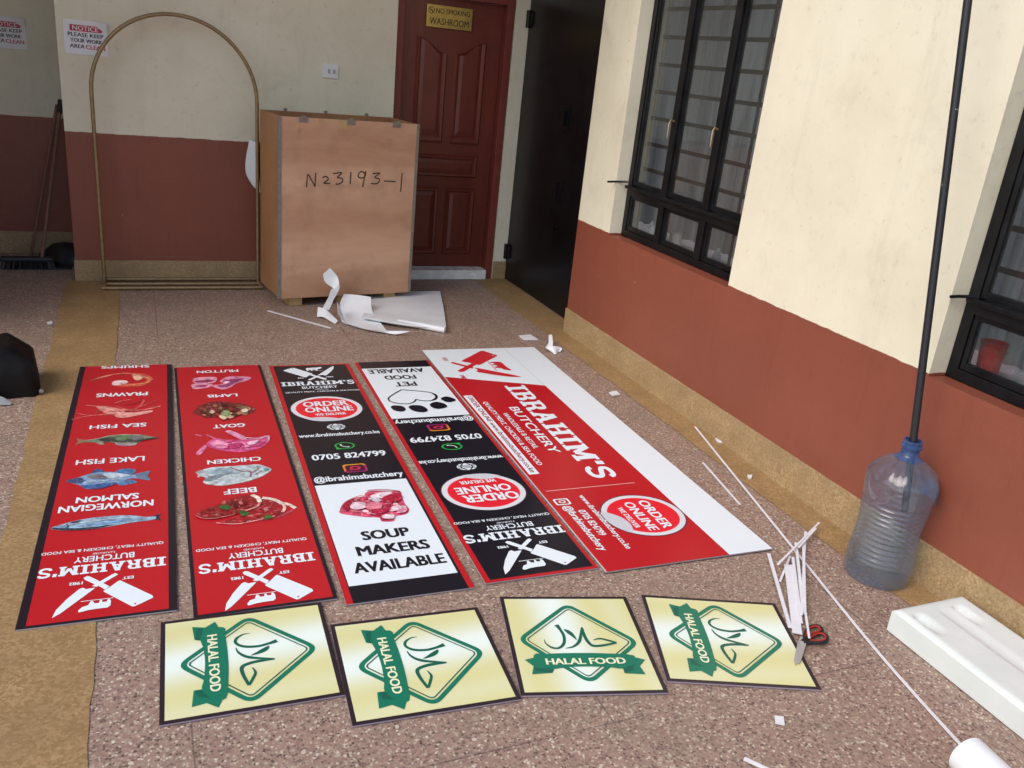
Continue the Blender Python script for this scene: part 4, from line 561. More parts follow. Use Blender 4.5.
def terrazzo():
    m, nt, b = newmat("terrazzo"); co = coords(nt)
    wob = N(nt, 'ShaderNodeTexNoise'); wob.inputs['Scale'].default_value = 40; nt.links.new(co, wob.inputs['Vector'])
    mv = N(nt, 'ShaderNodeVectorMath', operation='MULTIPLY_ADD'); nt.links.new(wob.outputs['Color'], mv.inputs[0]); mv.inputs[1].default_value = (0.010, 0.010, 0.0); nt.links.new(co, mv.inputs[2]); cw = mv.outputs[0]
    def cells(scale):
        v = N(nt, 'ShaderNodeTexVoronoi'); v.inputs['Scale'].default_value = scale; nt.links.new(cw, v.inputs['Vector'])
        g = N(nt, 'ShaderNodeSeparateColor'); nt.links.new(v.outputs['Color'], g.inputs[0]); return v.outputs['Distance'], g.outputs[0], g.outputs[1], g.outputs[2]
    big = noise(nt, co, 1.3, 5, 0.6); med = noise(nt, co, 9, 5, 0.65)
    pal = [(0.0, (0.085, 0.055, 0.046)), (0.14, (0.16, 0.108, 0.088)), (0.30, (0.27, 0.172, 0.138)), (0.55, (0.37, 0.238, 0.190)), (0.75, (0.36, 0.275, 0.20)), (0.90, (0.50, 0.41, 0.31)), (1.0, (0.68, 0.60, 0.48))]
    d1, a1, a2, a3 = cells(138); c = ramp(nt, a1, pal)
    matrix = mixc(nt, maprange(nt, big, 0.3, 0.7), (0.335, 0.215, 0.172), (0.28, 0.192, 0.148))
    c = mixc(nt, maprange(nt, d1, 0.42, 0.66, 0.0, 0.85), c, matrix)
    d2, b1, b2, b3 = cells(60)                                          # larger chips here and there
    chip = math_(nt, 'MULTIPLY', maprange(nt, math_(nt, 'SUBTRACT', math_(nt, 'ADD', math_(nt, 'MULTIPLY', b2, 0.26), 0.15), d2), 0.0, 0.04), math_(nt, 'GREATER_THAN', b3, 0.5))
    c = mixc(nt, math_(nt, 'MULTIPLY', chip, 0.75), c, ramp(nt, b1, [(0.0, (0.13, 0.085, 0.07)), (0.3, (0.22, 0.165, 0.13)), (0.55, (0.40, 0.29, 0.235)), (0.8, (0.52, 0.44, 0.34)), (1.0, (0.68, 0.61, 0.50))]))
    c = mixc(nt, maprange(nt, med, 0.5, 0.72, 0, 0.35), c, (0.33, 0.195, 0.165))
    stain = noise(nt, co, 2.7, 6, 0.7); c = mixc(nt, maprange(nt, stain, 0.50, 0.66, 0, 0.4), c, (0.235, 0.190, 0.140))
    sep = N(nt, 'ShaderNodeSeparateXYZ'); nt.links.new(co, sep.inputs[0])
    def line(ax, o):
        t = math_(nt, 'FRACT', math_(nt, 'DIVIDE', math_(nt, 'SUBTRACT', ax, o - 0.5425), 1.085))
        return math_(nt, 'LESS_THAN', math_(nt, 'ABSOLUTE', math_(nt, 'SUBTRACT', t, 0.5)), 0.0022)
    ln = math_(nt, 'MAXIMUM', line(sep.outputs[0], 0.055), line(sep.outputs[1], 2.66))
    c = mixc(nt, math_(nt, 'MULTIPLY', ln, maprange(nt, noise(nt, co, 1.7, 2), 0.42, 0.6, 0.1, 0.8)), c, (0.075, 0.055, 0.05))
    nt.links.new(c, b.inputs['Base Color'])
    nt.links.new(maprange(nt, med, 0.3, 0.7, 0.42, 0.62), b.inputs['Roughness']); b.inputs['Specular IOR Level'].default_value = 0.35
    bump(nt, b, math_(nt, 'ADD', noise(nt, co, 150, 3), med), 0.06, 0.002)
    return m
MAT_FLOOR = terrazzo()
def print_mat():
    m, nt, b = newmat("vinyl print"); a = N(nt, 'ShaderNodeVertexColor'); a.layer_name = 'col'
    co = coords(nt); f = noise(nt, co, 2.0, 0)
    nt.links.new(a.outputs[0], b.inputs['Base Color'])
    nt.links.new(maprange(nt, f, 0.2, 0.8, 0.27, 0.34), b.inputs['Roughness']); b.inputs['Specular IOR Level'].default_value = 0.45
    return m
MAT_PRINT = print_mat()
def photo_mat():
    m, nt, b = newmat("vinyl photo print"); a = N(nt, 'ShaderNodeVertexColor'); a.layer_name = 'col'; co = coords(nt)
    f = noise(nt, co, 26, 7, 0.72, 0.8); g = noise(nt, co, 90, 4, 0.7)
    c = mixc(nt, 1.0, a.outputs[0], ramp(nt, f, [(0.32, (0.42, 0.36, 0.36)), (0.5, (0.95, 0.92, 0.92)), (0.68, (1.45, 1.45, 1.45))]), 'MULTIPLY')
    c = mixc(nt, maprange(nt, g, 0.58, 0.70, 0, 0.55), c, (0.80, 0.66, 0.62)); c = mixc(nt, maprange(nt, g, 0.42, 0.30, 0, 0.5), c, (0.10, 0.03, 0.04))
    nt.links.new(c, b.inputs['Base Color']); b.inputs['Roughness'].default_value = 0.3; b.inputs['Specular IOR Level'].default_value = 0.45; return m
MAT_PHOTO = photo_mat()
def wood(name, a, b_, scale=(1.2, 1.2, 9.0), rough=0.6, rings=True):
    m, nt, b = newmat(name); co = coords(nt, scale)
    n1 = noise(nt, co, 1.5, 6, 0.6, 1.2)
    wv = N(nt, 'ShaderNodeTexWave', wave_type='BANDS', bands_direction='Z'); wv.inputs['Scale'].default_value = 0.16; wv.inputs['Distortion'].default_value = 9; wv.inputs['Detail'].default_value = 3; wv.inputs['Detail Scale'].default_value = 0.8
    nt.links.new(co, wv.inputs['Vector'])
    f = math_(nt, 'ADD', math_(nt, 'MULTIPLY', wv.outputs['Fac'], 0.35), math_(nt, 'MULTIPLY', n1, 0.75))
    c = ramp(nt, f, [(0.2, a), (0.85, b_)])
    co2 = coords(nt); bl = noise(nt, co2, 3.2, 5, 0.65); c = mixc(nt, maprange(nt, bl, 0.5, 0.75, 0, 0.45), c, tuple(x * 0.55 for x in a))
    kn = noise(nt, co2, 11, 3); c = mixc(nt, maprange(nt, kn, 0.70, 0.78, 0, 0.5), c, tuple(x * 0.4 for x in a))
    nt.links.new(c, b.inputs['Base Color']); b.inputs['Roughness'].default_value = rough
    bump(nt, b, f, 0.06, 0.004); return m
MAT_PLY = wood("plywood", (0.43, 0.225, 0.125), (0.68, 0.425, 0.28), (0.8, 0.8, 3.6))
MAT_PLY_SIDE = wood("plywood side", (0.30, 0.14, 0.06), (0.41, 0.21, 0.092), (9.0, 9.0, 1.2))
MAT_PINE = wood("pine block", (0.42, 0.27, 0.11), (0.55, 0.38, 0.18), (6, 6, 1.5))
MAT_DOOR = wood("mahogany door", (0.125, 0.024, 0.015), (0.185, 0.039, 0.024), (10, 10, 0.8), 0.33)
MAT_DOORFRAME = M("door frame paint", (0.20, 0.038, 0.026), 0.5, 0.15, 5, 0.1, 60)
MAT_BLACK = M("black steel paint", (0.004, 0.004, 0.005), 0.34, 0.6, 2.2, 0.25, 5, 0, 0.32)
MAT_FRAME = M("window steel paint", (0.006, 0.0065, 0.008), 0.42, 0.6, 9.0, 0.15, 70, 0, 0.3)
MAT_BRASS = M("brass tube", (0.33, 0.235, 0.12), 0.42, 0.2, 30, 0, 80, 0.6)
MAT_GOLD = M("gold plaque", (0.60, 0.42, 0.12), 0.35, 0.15, 14, 0, 80, 0.8)
MAT_GALV = M("galvanised edge", (0.27, 0.235, 0.20), 0.6, 0.2, 40, 0.1, 60, 0.4)
MAT_WHITE = M("white plastic", (0.78, 0.79, 0.80), 0.45, 0.04, 10)
MAT_STRIP = M("white offcut", (0.76, 0.75, 0.79), 0.5, 0.05, 30)
MAT_PAPER = M("backing paper", (0.80, 0.82, 0.85), 0.5, 0.05, 8, 0.10, 12)
MAT_TILE = M("white tile", (0.80, 0.81, 0.77), 0.25, 0.12, 9)
MAT_BLACKPLASTIC = M("black plastic", (0.012, 0.012, 0.014), 0.5, 0.4, 14, 0.2, 40)
MAT_BAG = M("black leather", (0.006, 0.0045, 0.0045), 0.5, 0.5, 12, 0.35, 45, 0, 0.2)
MAT_HANDLE = M("broom handle", (0.22, 0.10, 0.06), 0.55, 0.25, 8, 0, 60, 0, 0.5, (6, 6, 0.7))
MAT_INK = M("marker ink", (0.06, 0.035, 0.025), 0.6, 0.3, 30)
MAT_DARK = M("dark lettering", (0.02, 0.018, 0.015), 0.5, 0.1, 10)
MAT_REDINK = M("red lettering", (0.48, 0.035, 0.05), 0.5, 0.1, 10)
MAT_STEEL = M("scissor steel", (0.50, 0.49, 0.48), 0.4, 0.1, 30, 0, 60, 0.4)
MAT_REDGRIP = M("red grip", (0.42, 0.03, 0.02), 0.45, 0.1, 10)
MAT_REDCUP = M("red plastic", (0.55, 0.012, 0.018), 0.35, 0.08, 10)
MAT_MUG = M("white ceramic", (0.78, 0.78, 0.76), 0.2, 0.03, 10)
MAT_CONC = M("concrete", (0.34, 0.33, 0.31), 0.85, 0.15, 3, 0.2, 30)
MAT_CEIL = M("ceiling paint", (0.60, 0.56, 0.48), 0.8, 0.1, 2)
def foam_mat():
    m, nt, b = newmat("packing foam"); co = coords(nt)
    v = N(nt, 'ShaderNodeTexVoronoi'); v.inputs['Scale'].default_value = 160; nt.links.new(co, v.inputs['Vector'])
    f = noise(nt, co, 6, 4); nt.links.new(ramp(nt, f, [(0.3, (0.66, 0.715, 0.68)), (0.7, (0.73, 0.765, 0.74))]), b.inputs['Base Color'])
    b.inputs['Roughness'].default_value = 0.65; b.inputs['Subsurface Weight'].default_value = 0.15; b.inputs['Subsurface Radius'].default_value = (0.02, 0.02, 0.02)
    bump(nt, b, math_(nt, 'ADD', v.outputs['Distance'], math_(nt, 'MULTIPLY', f, 1.5)), 0.12, 0.004); return m
MAT_FOAM = foam_mat()
def clear_mat(name, tint, gloss_rough=0.05, haze=0.06, haze_col=(0.5, 0.55, 0.6), ior=1.45, edge=0.0, bmp=0.0):
    m = bpy.data.materials.new(name); m.use_nodes = True; nt = m.node_tree; nt.nodes.clear()
    out = N(nt, 'ShaderNodeOutputMaterial'); tr = N(nt, 'ShaderNodeBsdfTransparent'); tr.inputs[0].default_value = (*tint, 1)
    gl = N(nt, 'ShaderNodeBsdfGlossy'); gl.inputs['Roughness'].default_value = gloss_rough; gl.inputs[0].default_value = (1, 1, 1, 1)
    df = N(nt, 'ShaderNodeBsdfDiffuse'); df.inputs[0].default_value = (*haze_col, 1)
    fr = N(nt, 'ShaderNodeFresnel'); ge = N(nt, 'ShaderNodeNewGeometry')
    mi = N(nt, 'ShaderNodeMapRange'); nt.links.new(ge.outputs['Backfacing'], mi.inputs[0]); mi.inputs[3].default_value = ior; mi.inputs[4].default_value = 1.0 / ior; nt.links.new(mi.outputs[0], fr.inputs[0])   # thin sheet: the same reflection from both sides
    co = coords(nt)
    hz = maprange(nt, noise(nt, co, 6, 5, 0.65), 0.3, 0.75, haze * 0.5, haze * 1.6)
    if edge > 0:
        lw = N(nt, 'ShaderNodeLayerWeight'); lw.inputs[0].default_value = 0.35
        hz = math_(nt, 'ADD', hz, math_(nt, 'MULTIPLY', lw.outputs['Facing'], edge), clamp=True)
    m1 = N(nt, 'ShaderNodeMixShader'); nt.links.new(hz, m1.inputs[0]); nt.links.new(tr.outputs[0], m1.inputs[1]); nt.links.new(df.outputs[0], m1.inputs[2])
    m2 = N(nt, 'ShaderNodeMixShader'); nt.links.new(fr.outputs[0], m2.inputs[0]); nt.links.new(m1.outputs[0], m2.inputs[1]); nt.links.new(gl.outputs[0], m2.inputs[2])
    if bmp > 0:
        bn = N(nt, 'ShaderNodeBump'); bn.inputs['Strength'].default_value = bmp; bn.inputs['Distance'].default_value = 0.01
        nt.links.new(noise(nt, co, 5, 3), bn.inputs['Height']); nt.links.new(bn.outputs[0], gl.inputs['Normal'])
    nt.links.new(m2.outputs[0], out.inputs[0]); return m
MAT_GLASS = clear_mat("window glass", (0.84, 0.87, 0.86), 0.03, 0.05, (0.25, 0.25, 0.24), 1.5, 0, 0.12)
MAT_BOTTLE = clear_mat("blue clear plastic", (0.76, 0.81, 0.88), 0.06, 0.15, (0.24, 0.29, 0.37), 1.6, 0.20, 0.25)
MAT_BOTTLE_NECK = clear_mat("deep blue plastic", (0.35, 0.50, 0.78), 0.12, 0.30, (0.08, 0.17, 0.40), 1.5, 0.30, 0.2)
def curtain_mat():
    m, nt, b = newmat("curtain cloth"); co = coords(nt, (1, 6, 0.25)); f = noise(nt, co, 3.0, 4)
    nt.links.new(ramp(nt, f, [(0.25, (0.20, 0.18, 0.165)), (0.5, (0.38, 0.36, 0.345)), (0.62, (0.50, 0.49, 0.47)), (0.8, (0.30, 0.18, 0.15))]), b.inputs['Base Color']); b.inputs['Roughness'].default_value = 0.9
    tl = N(nt, 'ShaderNodeBsdfTranslucent'); nt.links.new(b.inputs['Base Color'].links[0].from_socket, tl.inputs[0])
    mx = N(nt, 'ShaderNodeMixShader'); mx.inputs[0].default_value = 0.55; nt.links.new(b.outputs[0], mx.inputs[1]); nt.links.new(tl.outputs[0], mx.inputs[2])
    out = [n for n in nt.nodes if n.type == 'OUTPUT_MATERIAL'][0]; nt.links.new(mx.outputs[0], out.inputs[0])
    return m
MAT_CURTAIN = curtain_mat()

# ------------------------------------------------------------------ setting
XR, YB, YL, ZC = 2.638, 6.365, 7.169, 3.45
bm = nb(); v = [bm.verts.new(p) for p in ((-60, -80, 0), (60, -80, 0), (60, 60, 0), (-60, 60, 0))]; bm.faces.new(v)
struct('floor', bm, MAT_FLOOR)
def sheet(pts, z):
    b = nb(); b.faces.new([b.verts.new((x, y, z)) for x, y in pts]); return b
bm = nb()
def wavy(b, x0, x1, y0, y1, z, amp=0.006, n=60, tilt=0.0):
    L = [(x0 + random.uniform(-amp, amp), y0 + (y1 - y0) * i / n) for i in range(n + 1)]; Rr = [(x1 + tilt * (6.2 - (y0 + (y1 - y0) * i / n)) + random.uniform(-amp, amp) if x1 < 2.6 else x1, y0 + (y1 - y0) * i / n) for i in range(n + 1)]
    a = [b.verts.new((*p, z)) for p in L]; c = [b.verts.new((*p, z)) for p in Rr]
    for i in range(n): b.faces.new((a[i], c[i], c[i + 1], a[i + 1]))
wavy(bm, -0.49, -0.152, -2, 6.36, 0.003, 0.006, 110, -0.0075)
wavy(bm, 2.474, 2.76, -2, 6.40, 0.003)
b0 = [bm.verts.new(p) for p in ((-3.2, 6.30, 0.003), (-0.492, 6.30, 0.003), (-0.492, 6.62, 0.003), (-3.2, 6.62, 0.003))]
struct('floor_border', bm, MAT_BORDER)

# right wall with window openings
WIN = [(3.345, 4.57), (0.865, 2.105)]
SILL, WTOP = 0.757, 2.22
rw = thing('painted_wall', 'long cream wall with brick red dado and two black framed windows', 'wall', (0, 0, 0))
bm = nb()
def quad(b, pts, mi=0):
    f = b.faces.new([b.verts.new(p) for p in pts]); f.material_index = mi; return f
ys = [-1.5, WIN[1][0], WIN[1][1], WIN[0][0], WIN[0][1], 4.995]; zs = [0, SILL, WTOP, ZC]
for i in range(5):
    for j in range(3):
        if j == 1 and i in (1, 3): continue
        quad(bm, [(XR, ys[i], zs[j]), (XR, ys[i], zs[j + 1]), (XR, ys[i + 1], zs[j + 1]), (XR, ys[i + 1], zs[j])])
D = 0.18
for y0, y1 in WIN:
    quad(bm, [(XR, y0, SILL), (XR, y1, SILL), (XR + D, y1, SILL - 0.004), (XR + D, y0, SILL - 0.004)])
    quad(bm, [(XR, y0, WTOP), (XR + D, y0, WTOP), (XR + D, y1, WTOP), (XR, y1, WTOP)])
    quad(bm, [(XR, y1, SILL), (XR, y1, WTOP), (XR + D, y1, WTOP), (XR + D, y1, SILL)])
    quad(bm, [(XR, y0, SILL), (XR + D, y0, SILL), (XR + D, y0, WTOP), (XR, y0, WTOP)])
quad(bm, [(XR, 4.995, 0), (XR, 4.995, ZC), (XR + 0.2, 4.995, ZC), (XR + 0.2, 4.995, 0)])
quad(bm, [(XR, -1.5, 0), (XR + 0.2, -1.5, 0), (XR + 0.2, -1.5, ZC), (XR, -1.5, ZC)])
# back skin of the wall, so it has thickness
box(bm, XR, XR + 0.2, 4.9965, 6.394, 2.66, ZC)
for i in range(5):
    for j in range(3):
        if j == 1 and i in (1, 3): continue
        quad(bm, [(XR + 0.2, ys[i], zs[j]), (XR + 0.2, ys[i + 1], zs[j]), (XR + 0.2, ys[i + 1], zs[j + 1]), (XR + 0.2, ys[i], zs[j + 1])])
obj('plaster', bm, MAT_WALL_R, rw)
bm = nb(); box(bm, 2.628, XR + 0.002, -1.5, 4.999, 0.0, 0.165, 0.003); obj('skirting', bm, MAT_SKIRT, rw)

# back wall, pier beside the door, lintel
bwt = thing('back_wall', 'cream back wall with brick red dado behind the arch and the crate', 'wall', (0, 0, 0))
bm = nb()
box(bm, -0.425, 1.735, YB, YB + 0.22, 0, ZC)
box(bm, 1.735, 2.64, YB + 0.10, YB + 0.22, 2.16, ZC)
obj('plaster', bm, MAT_WALL_B, bwt)
bm = nb(); box(bm, 2.64, 2.95, 6.395, 6.62, 0, ZC); obj('pier', bm, wall_paint('paint pier', -1.0, 8.1), bwt)
bm = nb(); box(bm, -0.433, 1.735, YB - 0.009, YB + 0.01, 0.001, 0.145, 0.003); box(bm, -0.433, -0.424, YB + 0.011, YB + 0.22, 0.001, 0.145)
box(bm, 2.643, 2.78, 6.386, 6.396, 0.004, 0.15, 0.003); obj('skirting', bm, MAT_SKIRT, bwt)
fw = thing('far_wall', 'dim cream and red wall at the far left behind the brooms', 'wall', (0, 0, 0))
bm = nb(); box(bm, -3.4, 1.0, YL, YL + 0.2, 0, ZC); obj('plaster', bm, MAT_WALL_B, fw)
bm = nb(); box(bm, -3.4, 1.0, YL - 0.009, YL + 0.01, 0.001, 0.165, 0.003); obj('skirting', bm, MAT_SKIRT, fw)
# unseen wall, added out of frame to shade the far left corner
lw = thing('shade_wall', 'unseen cream and red wall added on the left to shade the far corner', 'wall', (0, 0, 0))
bm = nb(); box(bm, -1.75, -1.55, 5.0, YL - 0.001, 0, ZC); obj('plaster', bm, MAT_WALL_B, lw)
bm = nb(); box(bm, -3.7, 2.86, 4.3, 8.2, ZC + 0.001, ZC + 0.16); struct('shade_ceiling', bm, MAT_CEIL)  # unseen slab overhead, added and sized to keep skylight off the back

# ------------------------------------------------------------------ washroom door
dr = thing('panel_door', 'dark red moulded panel door in a red frame above a white tiled step', 'door', (2.19, 6.47, 0))
bm = nb(); f0, f1 = 1.739 - 2.19, 2.632 - 2.19
box(bm, f0, f0 + 0.055, -0.075, 0.06, 0.0, 2.13, 0.004); box(bm, f1 - 0.055, f1, -0.075, 0.06, 0.0, 2.13, 0.004); box(bm, f0 + 0.056, f1 - 0.056, -0.075, 0.06, 2.075, 2.13, 0.004)
obj('door_frame', bm, MAT_DOORFRAME, dr)
lx0, lx1, lz0, lz1 = f0 + 0.058, f1 - 0.058, 0.085, 2.072
bm = nb(); box(bm, lx0, lx1, 0.0, 0.042, lz0, lz1, 0.003); leaf = obj('door_leaf', bm, MAT_DOOR, dr)
def panel(x0, x1, z0, z1, arch=0):
    b = nb(); P = []
    if arch == 0: P = [(x0, z0), (x1, z0), (x1, z1), (x0, z1)]
    else:
        P = [(x0, z0), (x1, z0)]; m = 14
        for i in range(m + 1):
            t = i / m; x = x1 + (x0 - x1) * t; s = (1 - t) if arch > 0 else t
            P.append((x, z1 - 0.10 * (0.5 + 0.5 * math.cos(math.pi * (1 - s))) if True else z1))
    c = (sum(p[0] for p in P) / len(P), sum(p[1] for p in P) / len(P))
    def ring(k, y): return [b.verts.new((c[0] + (x - c[0]) * (1 - k / (x1 - x0) * 2), y, c[1] + (z - c[1]) * (1 - k / (z1 - z0) * 2))) for x, z in P]
    rs = [ring(0, -0.0005), ring(0.012, -0.014), ring(0.026, -0.012), ring(0.036, 0.0025 - 0.004), ring(0.062, -0.010)]
    for a, d in zip(rs, rs[1:]):
        for i in range(len(a)): b.faces.new((a[i], a[(i + 1) % len(a)], d[(i + 1) % len(a)], d[i]))
    b.faces.new(rs[-1]); bmesh.ops.recalc_face_normals(b, faces=b.faces[:])
    obj('door_panel', b, MAT_DOOR, dr)
w2 = (lx1 - lx0)
pa, pb = lx0 + 0.115, lx1 - 0.115; mid = (pa + pb) / 2
panel(pa, mid - 0.03, 1.05, 1.80, 1); panel(mid + 0.03, pb, 1.05, 1.80, -1)
panel(pa, pb, 0.80, 0.97); panel(pa, mid - 0.03, 0.19, 0.72); panel(mid + 0.03, pb, 0.19, 0.72)
bm = nb(); box(bm, f0 + 0.056, f1 - 0.056, -0.105, 0.05, 0.004, 0.08, 0.004); box(bm, f0 + 0.34, f0 + 0.343, -0.1062, -0.104, 0.006, 0.078); obj('door_step', bm, MAT_TILE, dr)
bm = nb(); lathe(bm, [(0.024, 0.0), (0.024, 0.01), (0.010, 0.014), (0.010, 0.04), (0.026, 0.05), (0.030, 0.066), (0.018, 0.08)], 20); bmesh.ops.rotate(bm, verts=bm.verts[:], cent=(0, 0, 0), matrix=Matrix.Rotation(R(90), 3, 'X')); bmesh.ops.translate(bm, verts=bm.verts[:], vec=(lx0 + 0.055, 0.0, 1.0)); obj('door_knob', bm, MAT_BRASS, dr)

# black steel door
bd = thing('steel_door', 'tall black steel door standing ajar of the light beside the red panel door', 'door', (2.752, 5.69, 0))
bd['label'] = 'tall black steel door between the red panel door and the window wall'
bm = nb(); box(bm, 0.0, 0.04, -0.69, 0.69, 0.012, 2.6, 0.004); leafb = obj('door_leaf', bm, MAT_BLACK, bd)
bm = nb(); box(bm, 0.002, 0.06, 0.692, 0.73, 0.003, 2.65, 0.003); box(bm, 0.002, 0.06, -0.73, -0.692, 0.003, 2.65, 0.003); box(bm, 0.002, 0.06, -0.691, 0.691, 2.61, 2.65, 0.003); obj('door_frame', bm, MAT_BLACK, bd)
for z in (0.24, 2.0):
    bm = nb(); tube(bm, [(-0.016, 0.68, z - 0.06), (-0.016, 0.68, z + 0.06)], 0.017, 12); box(bm, -0.012, 0.0, 0.62, 0.676, z - 0.045, z + 0.045); obj('hinge', bm, MAT_BLACK, bd)
for z in (1.36, 0.86):
    bm = nb(); box(bm, -0.006, 0.001, -0.16, -0.02, z - 0.08, z + 0.08, 0.002); box(bm, -0.03, -0.0055, -0.12, -0.06, z - 0.05, z + 0.05, 0.004); obj('latch_plate', bm, MAT_BLACK, bd)
bm = nb(); tube(bm, [(-0.02, -0.66, 0.98), (-0.02, -0.66, 1.06)], 0.008, 8); box(bm, -0.02, 0.0, -0.67, -0.65, 1.0, 1.03); obj('bolt', bm, MAT_BLACK, bd)

# ------------------------------------------------------------------ windows
def make_window(y0, y1, label, detail):
    t = thing('steel_window', label, 'window', (2.74, (y0 + y1) / 2, 0), 0, 'black steel windows in the right wall')
    h = (y1 - y0) / 2; zb, zt, ztr = SILL + 0.001, WTOP - 0.002, 1.035
    m1, m2 = -h + (y1 - y0) / 3 , -h + 2 * (y1 - y0) / 3
    bm = nb()
    for yy in (-h + 0.0225, h - 0.0225): box(bm, -0.02, 0.02, yy - 0.0215, yy + 0.0215, zb, zt, 0.002)
    box(bm, -0.021, 0.021, -h + 0.0445, h - 0.0445, zb, zb + 0.04, 0.002); box(bm, -0.021, 0.021, -h + 0.0445, h - 0.0445, zt - 0.04, zt, 0.002)
    for yy in (m1, m2): box(bm, -0.026, 0.022, yy - 0.026, yy + 0.026, zb + 0.041, zt - 0.041, 0.002)
    obj('frame', bm, MAT_FRAME, t)
    bm = nb(); box(bm, -0.032, 0.018, -h + 0.045, h - 0.045, ztr - 0.026, ztr + 0.026, 0.003); box(bm, -0.052, -0.0325, -h + 0.006, h - 0.02, ztr + 0.012, ztr + 0.03, 0.003); obj('transom', bm, MAT_FRAME, t)
    edges = [-h + 0.046, m1, m2, h - 0.046]
    for k in range(3):
        a = edges[k] + (0.027 if k else 0.0); c = edges[k + 1] - (0.027 if k < 2 else 0.0)
        for (za, zc) in ((zb + 0.042, ztr - 0.028), (ztr + 0.032, zt - 0.043)):
            bm = nb(); s = 0.020
            box(bm, -0.014, 0.012, a, a + s, za, zc, 0.002); box(bm, -0.014, 0.012, c - s, c, za, zc, 0.002)
            box(bm, -0.0135, 0.0125, a + s + 0.0005, c - s - 0.0005, za, za + s + 0.006, 0.002); box(bm, -0.0135, 0.0125, a + s + 0.0005, c - s - 0.0005, zc - s, zc, 0.002)
            sash = obj('sash', bm, MAT_FRAME, t)
            bm = nb(); box(bm, -0.002, 0.002, a + s + 0.001, c - s - 0.001, za + s + 0.007, zc - s - 0.001); obj('pane', bm, MAT_GLASS, sash)
    bm = nb(); z = ztr + 0.13; i = 0
    while z < zt - 0.05:
        box(bm, 0.07, 0.082, -h + 0.005, h - 0.005, z - 0.0105, z + 0.0105); z += 0.148
    for yy in (-h + 0.27, h - 0.31): box(bm, 0.083, 0.09, yy - 0.009, yy + 0.009, zb + 0.002, zt - 0.01)
    obj('burglar_grille', bm, MAT_FRAME, t)
    for yy, zz in ((m1 + 0.0, 1.47), (m2 - 0.0, 1.47)):
        bm = nb(); tube(bm, [(-0.028, yy, zz), (-0.05, yy, zz + 0.006), (-0.062, yy - 0.004, zz - 0.01), (-0.066, yy - 0.012, zz - 0.09)], 0.0055, 8, r2=0.004); obj('handle', bm, MAT_BRASS, t)
    bm = nb(); tube(bm, [(-0.045, h - 0.04, ztr + 0.05), (-0.09, h + 0.0, ztr + 0.045), (-0.16, h + 0.004, ztr + 0.04)] if detail else [(-0.045, h - 0.04, ztr + 0.035), (-0.085, h - 0.015, ztr + 0.03), (-0.12, h - 0.012, ztr + 0.028)], 0.006, 8); obj('window_stay', bm, MAT_FRAME, t)
    # sill board behind the glass
    bm = nb(); box(bm, 0.03, 0.24, -h + 0.001, h - 0.001, zb - 0.03, zb + 0.012, 0.002); obj('inner_sill', bm, MAT_CONC, t)
    return t
make_window(*WIN[0], 'black steel window with the white mug on its sill, beside the black door', True)
make_window(*WIN[1], 'black steel window cut off by the right edge, red cup behind its glass', False)
for (y0, y1), lab in zip(WIN, ('streaky grey and brown curtain hanging behind the window with the mug', 'streaky grey and brown curtain hanging behind the window with the red cup')):
    bm = nb(); nn = 90; zs2 = (0.80, 1.5, 2.4)
    rows = []
    for z in zs2:
        rows.append([bm.verts.new((3.00 + 0.022 * math.sin(i * 1.3) + 0.012 * math.sin(i * 0.47 + z), y0 - 0.25 + (y1 - y0 + 0.5) * i / nn, z)) for i in range(nn + 1)])
    for a, c in zip(rows, rows[1:]):
        for i in range(nn): f = bm.faces.new((a[i], c[i], c[i + 1], a[i + 1])); f.smooth = True
    tag(obj('curtain', bm, MAT_CURTAIN), lab, 'curtain', 'curtains behind the windows')
# things on the inner sill
mg = thing('mug', 'white mug standing behind the glass of the window beside the black door', 'mug', (2.86, 4.18, SILL + 0.0135))
bm = nb(); lathe(bm, [(0.030, 0.0), (0.036, 0.003), (0.039, 0.085), (0.036, 0.086), (0.033, 0.01)], 28); obj('body', bm, MAT_MUG, mg)
bm = nb(); tube(bm, [(0, 0.037, 0.07), (0, 0.058, 0.066), (0, 0.064, 0.045), (0, 0.055, 0.022), (0, 0.036, 0.018)], 0.006, 8); obj('handle', bm, MAT_MUG, mg)
bt = thing('small_bottle', 'small clear bottle with a pale cap on the window sill right of the mug', 'bottle', (2.86, 3.77, SILL + 0.0135))
bm = nb(); lathe(bm, [(0.022, 0.0), (0.024, 0.004), (0.024, 0.05), (0.012, 0.066), (0.011, 0.075)], 20); obj('body', bm, MAT_BOTTLE, bt)
bm = nb(); lathe(bm, [(0.0125, 0.070), (0.0125, 0.088), (0.008, 0.09)], 16); obj('cap', bm, MAT_WHITE, bt)
bm = nb(); grid_surface(bm, [[(0, -0.03, 0.06), (0.01, 0, 0.10), (0, 0.035, 0.05)], [(0.02, -0.04, 0.05), (0.03, 0.0, 0.06), (0.02, 0.04, 0.045)], [(0.0, -0.03, 0.002), (0.03, 0.01, 0.004), (0.03, 0.05, 0.001)]], 3, 0.002)
o = obj('tissue', bm, MAT_PAPER); o.location = (2.86, 4.47, SILL + 0.014); tag(o, 'crumpled white tissue on the window sill left of the mug', 'tissue')
rc = thing('cup', 'red plastic cup standing behind the glass of the window at the right edge', 'cup', (2.87, 2.055, SILL + 0.0135))
bm = nb(); lathe(bm, [(0.036, 0.0), (0.038, 0.003), (0.047, 0.125), (0.049, 0.128), (0.045, 0.128), (0.036, 0.006)], 28); obj('body', bm, MAT_REDCUP, rc)

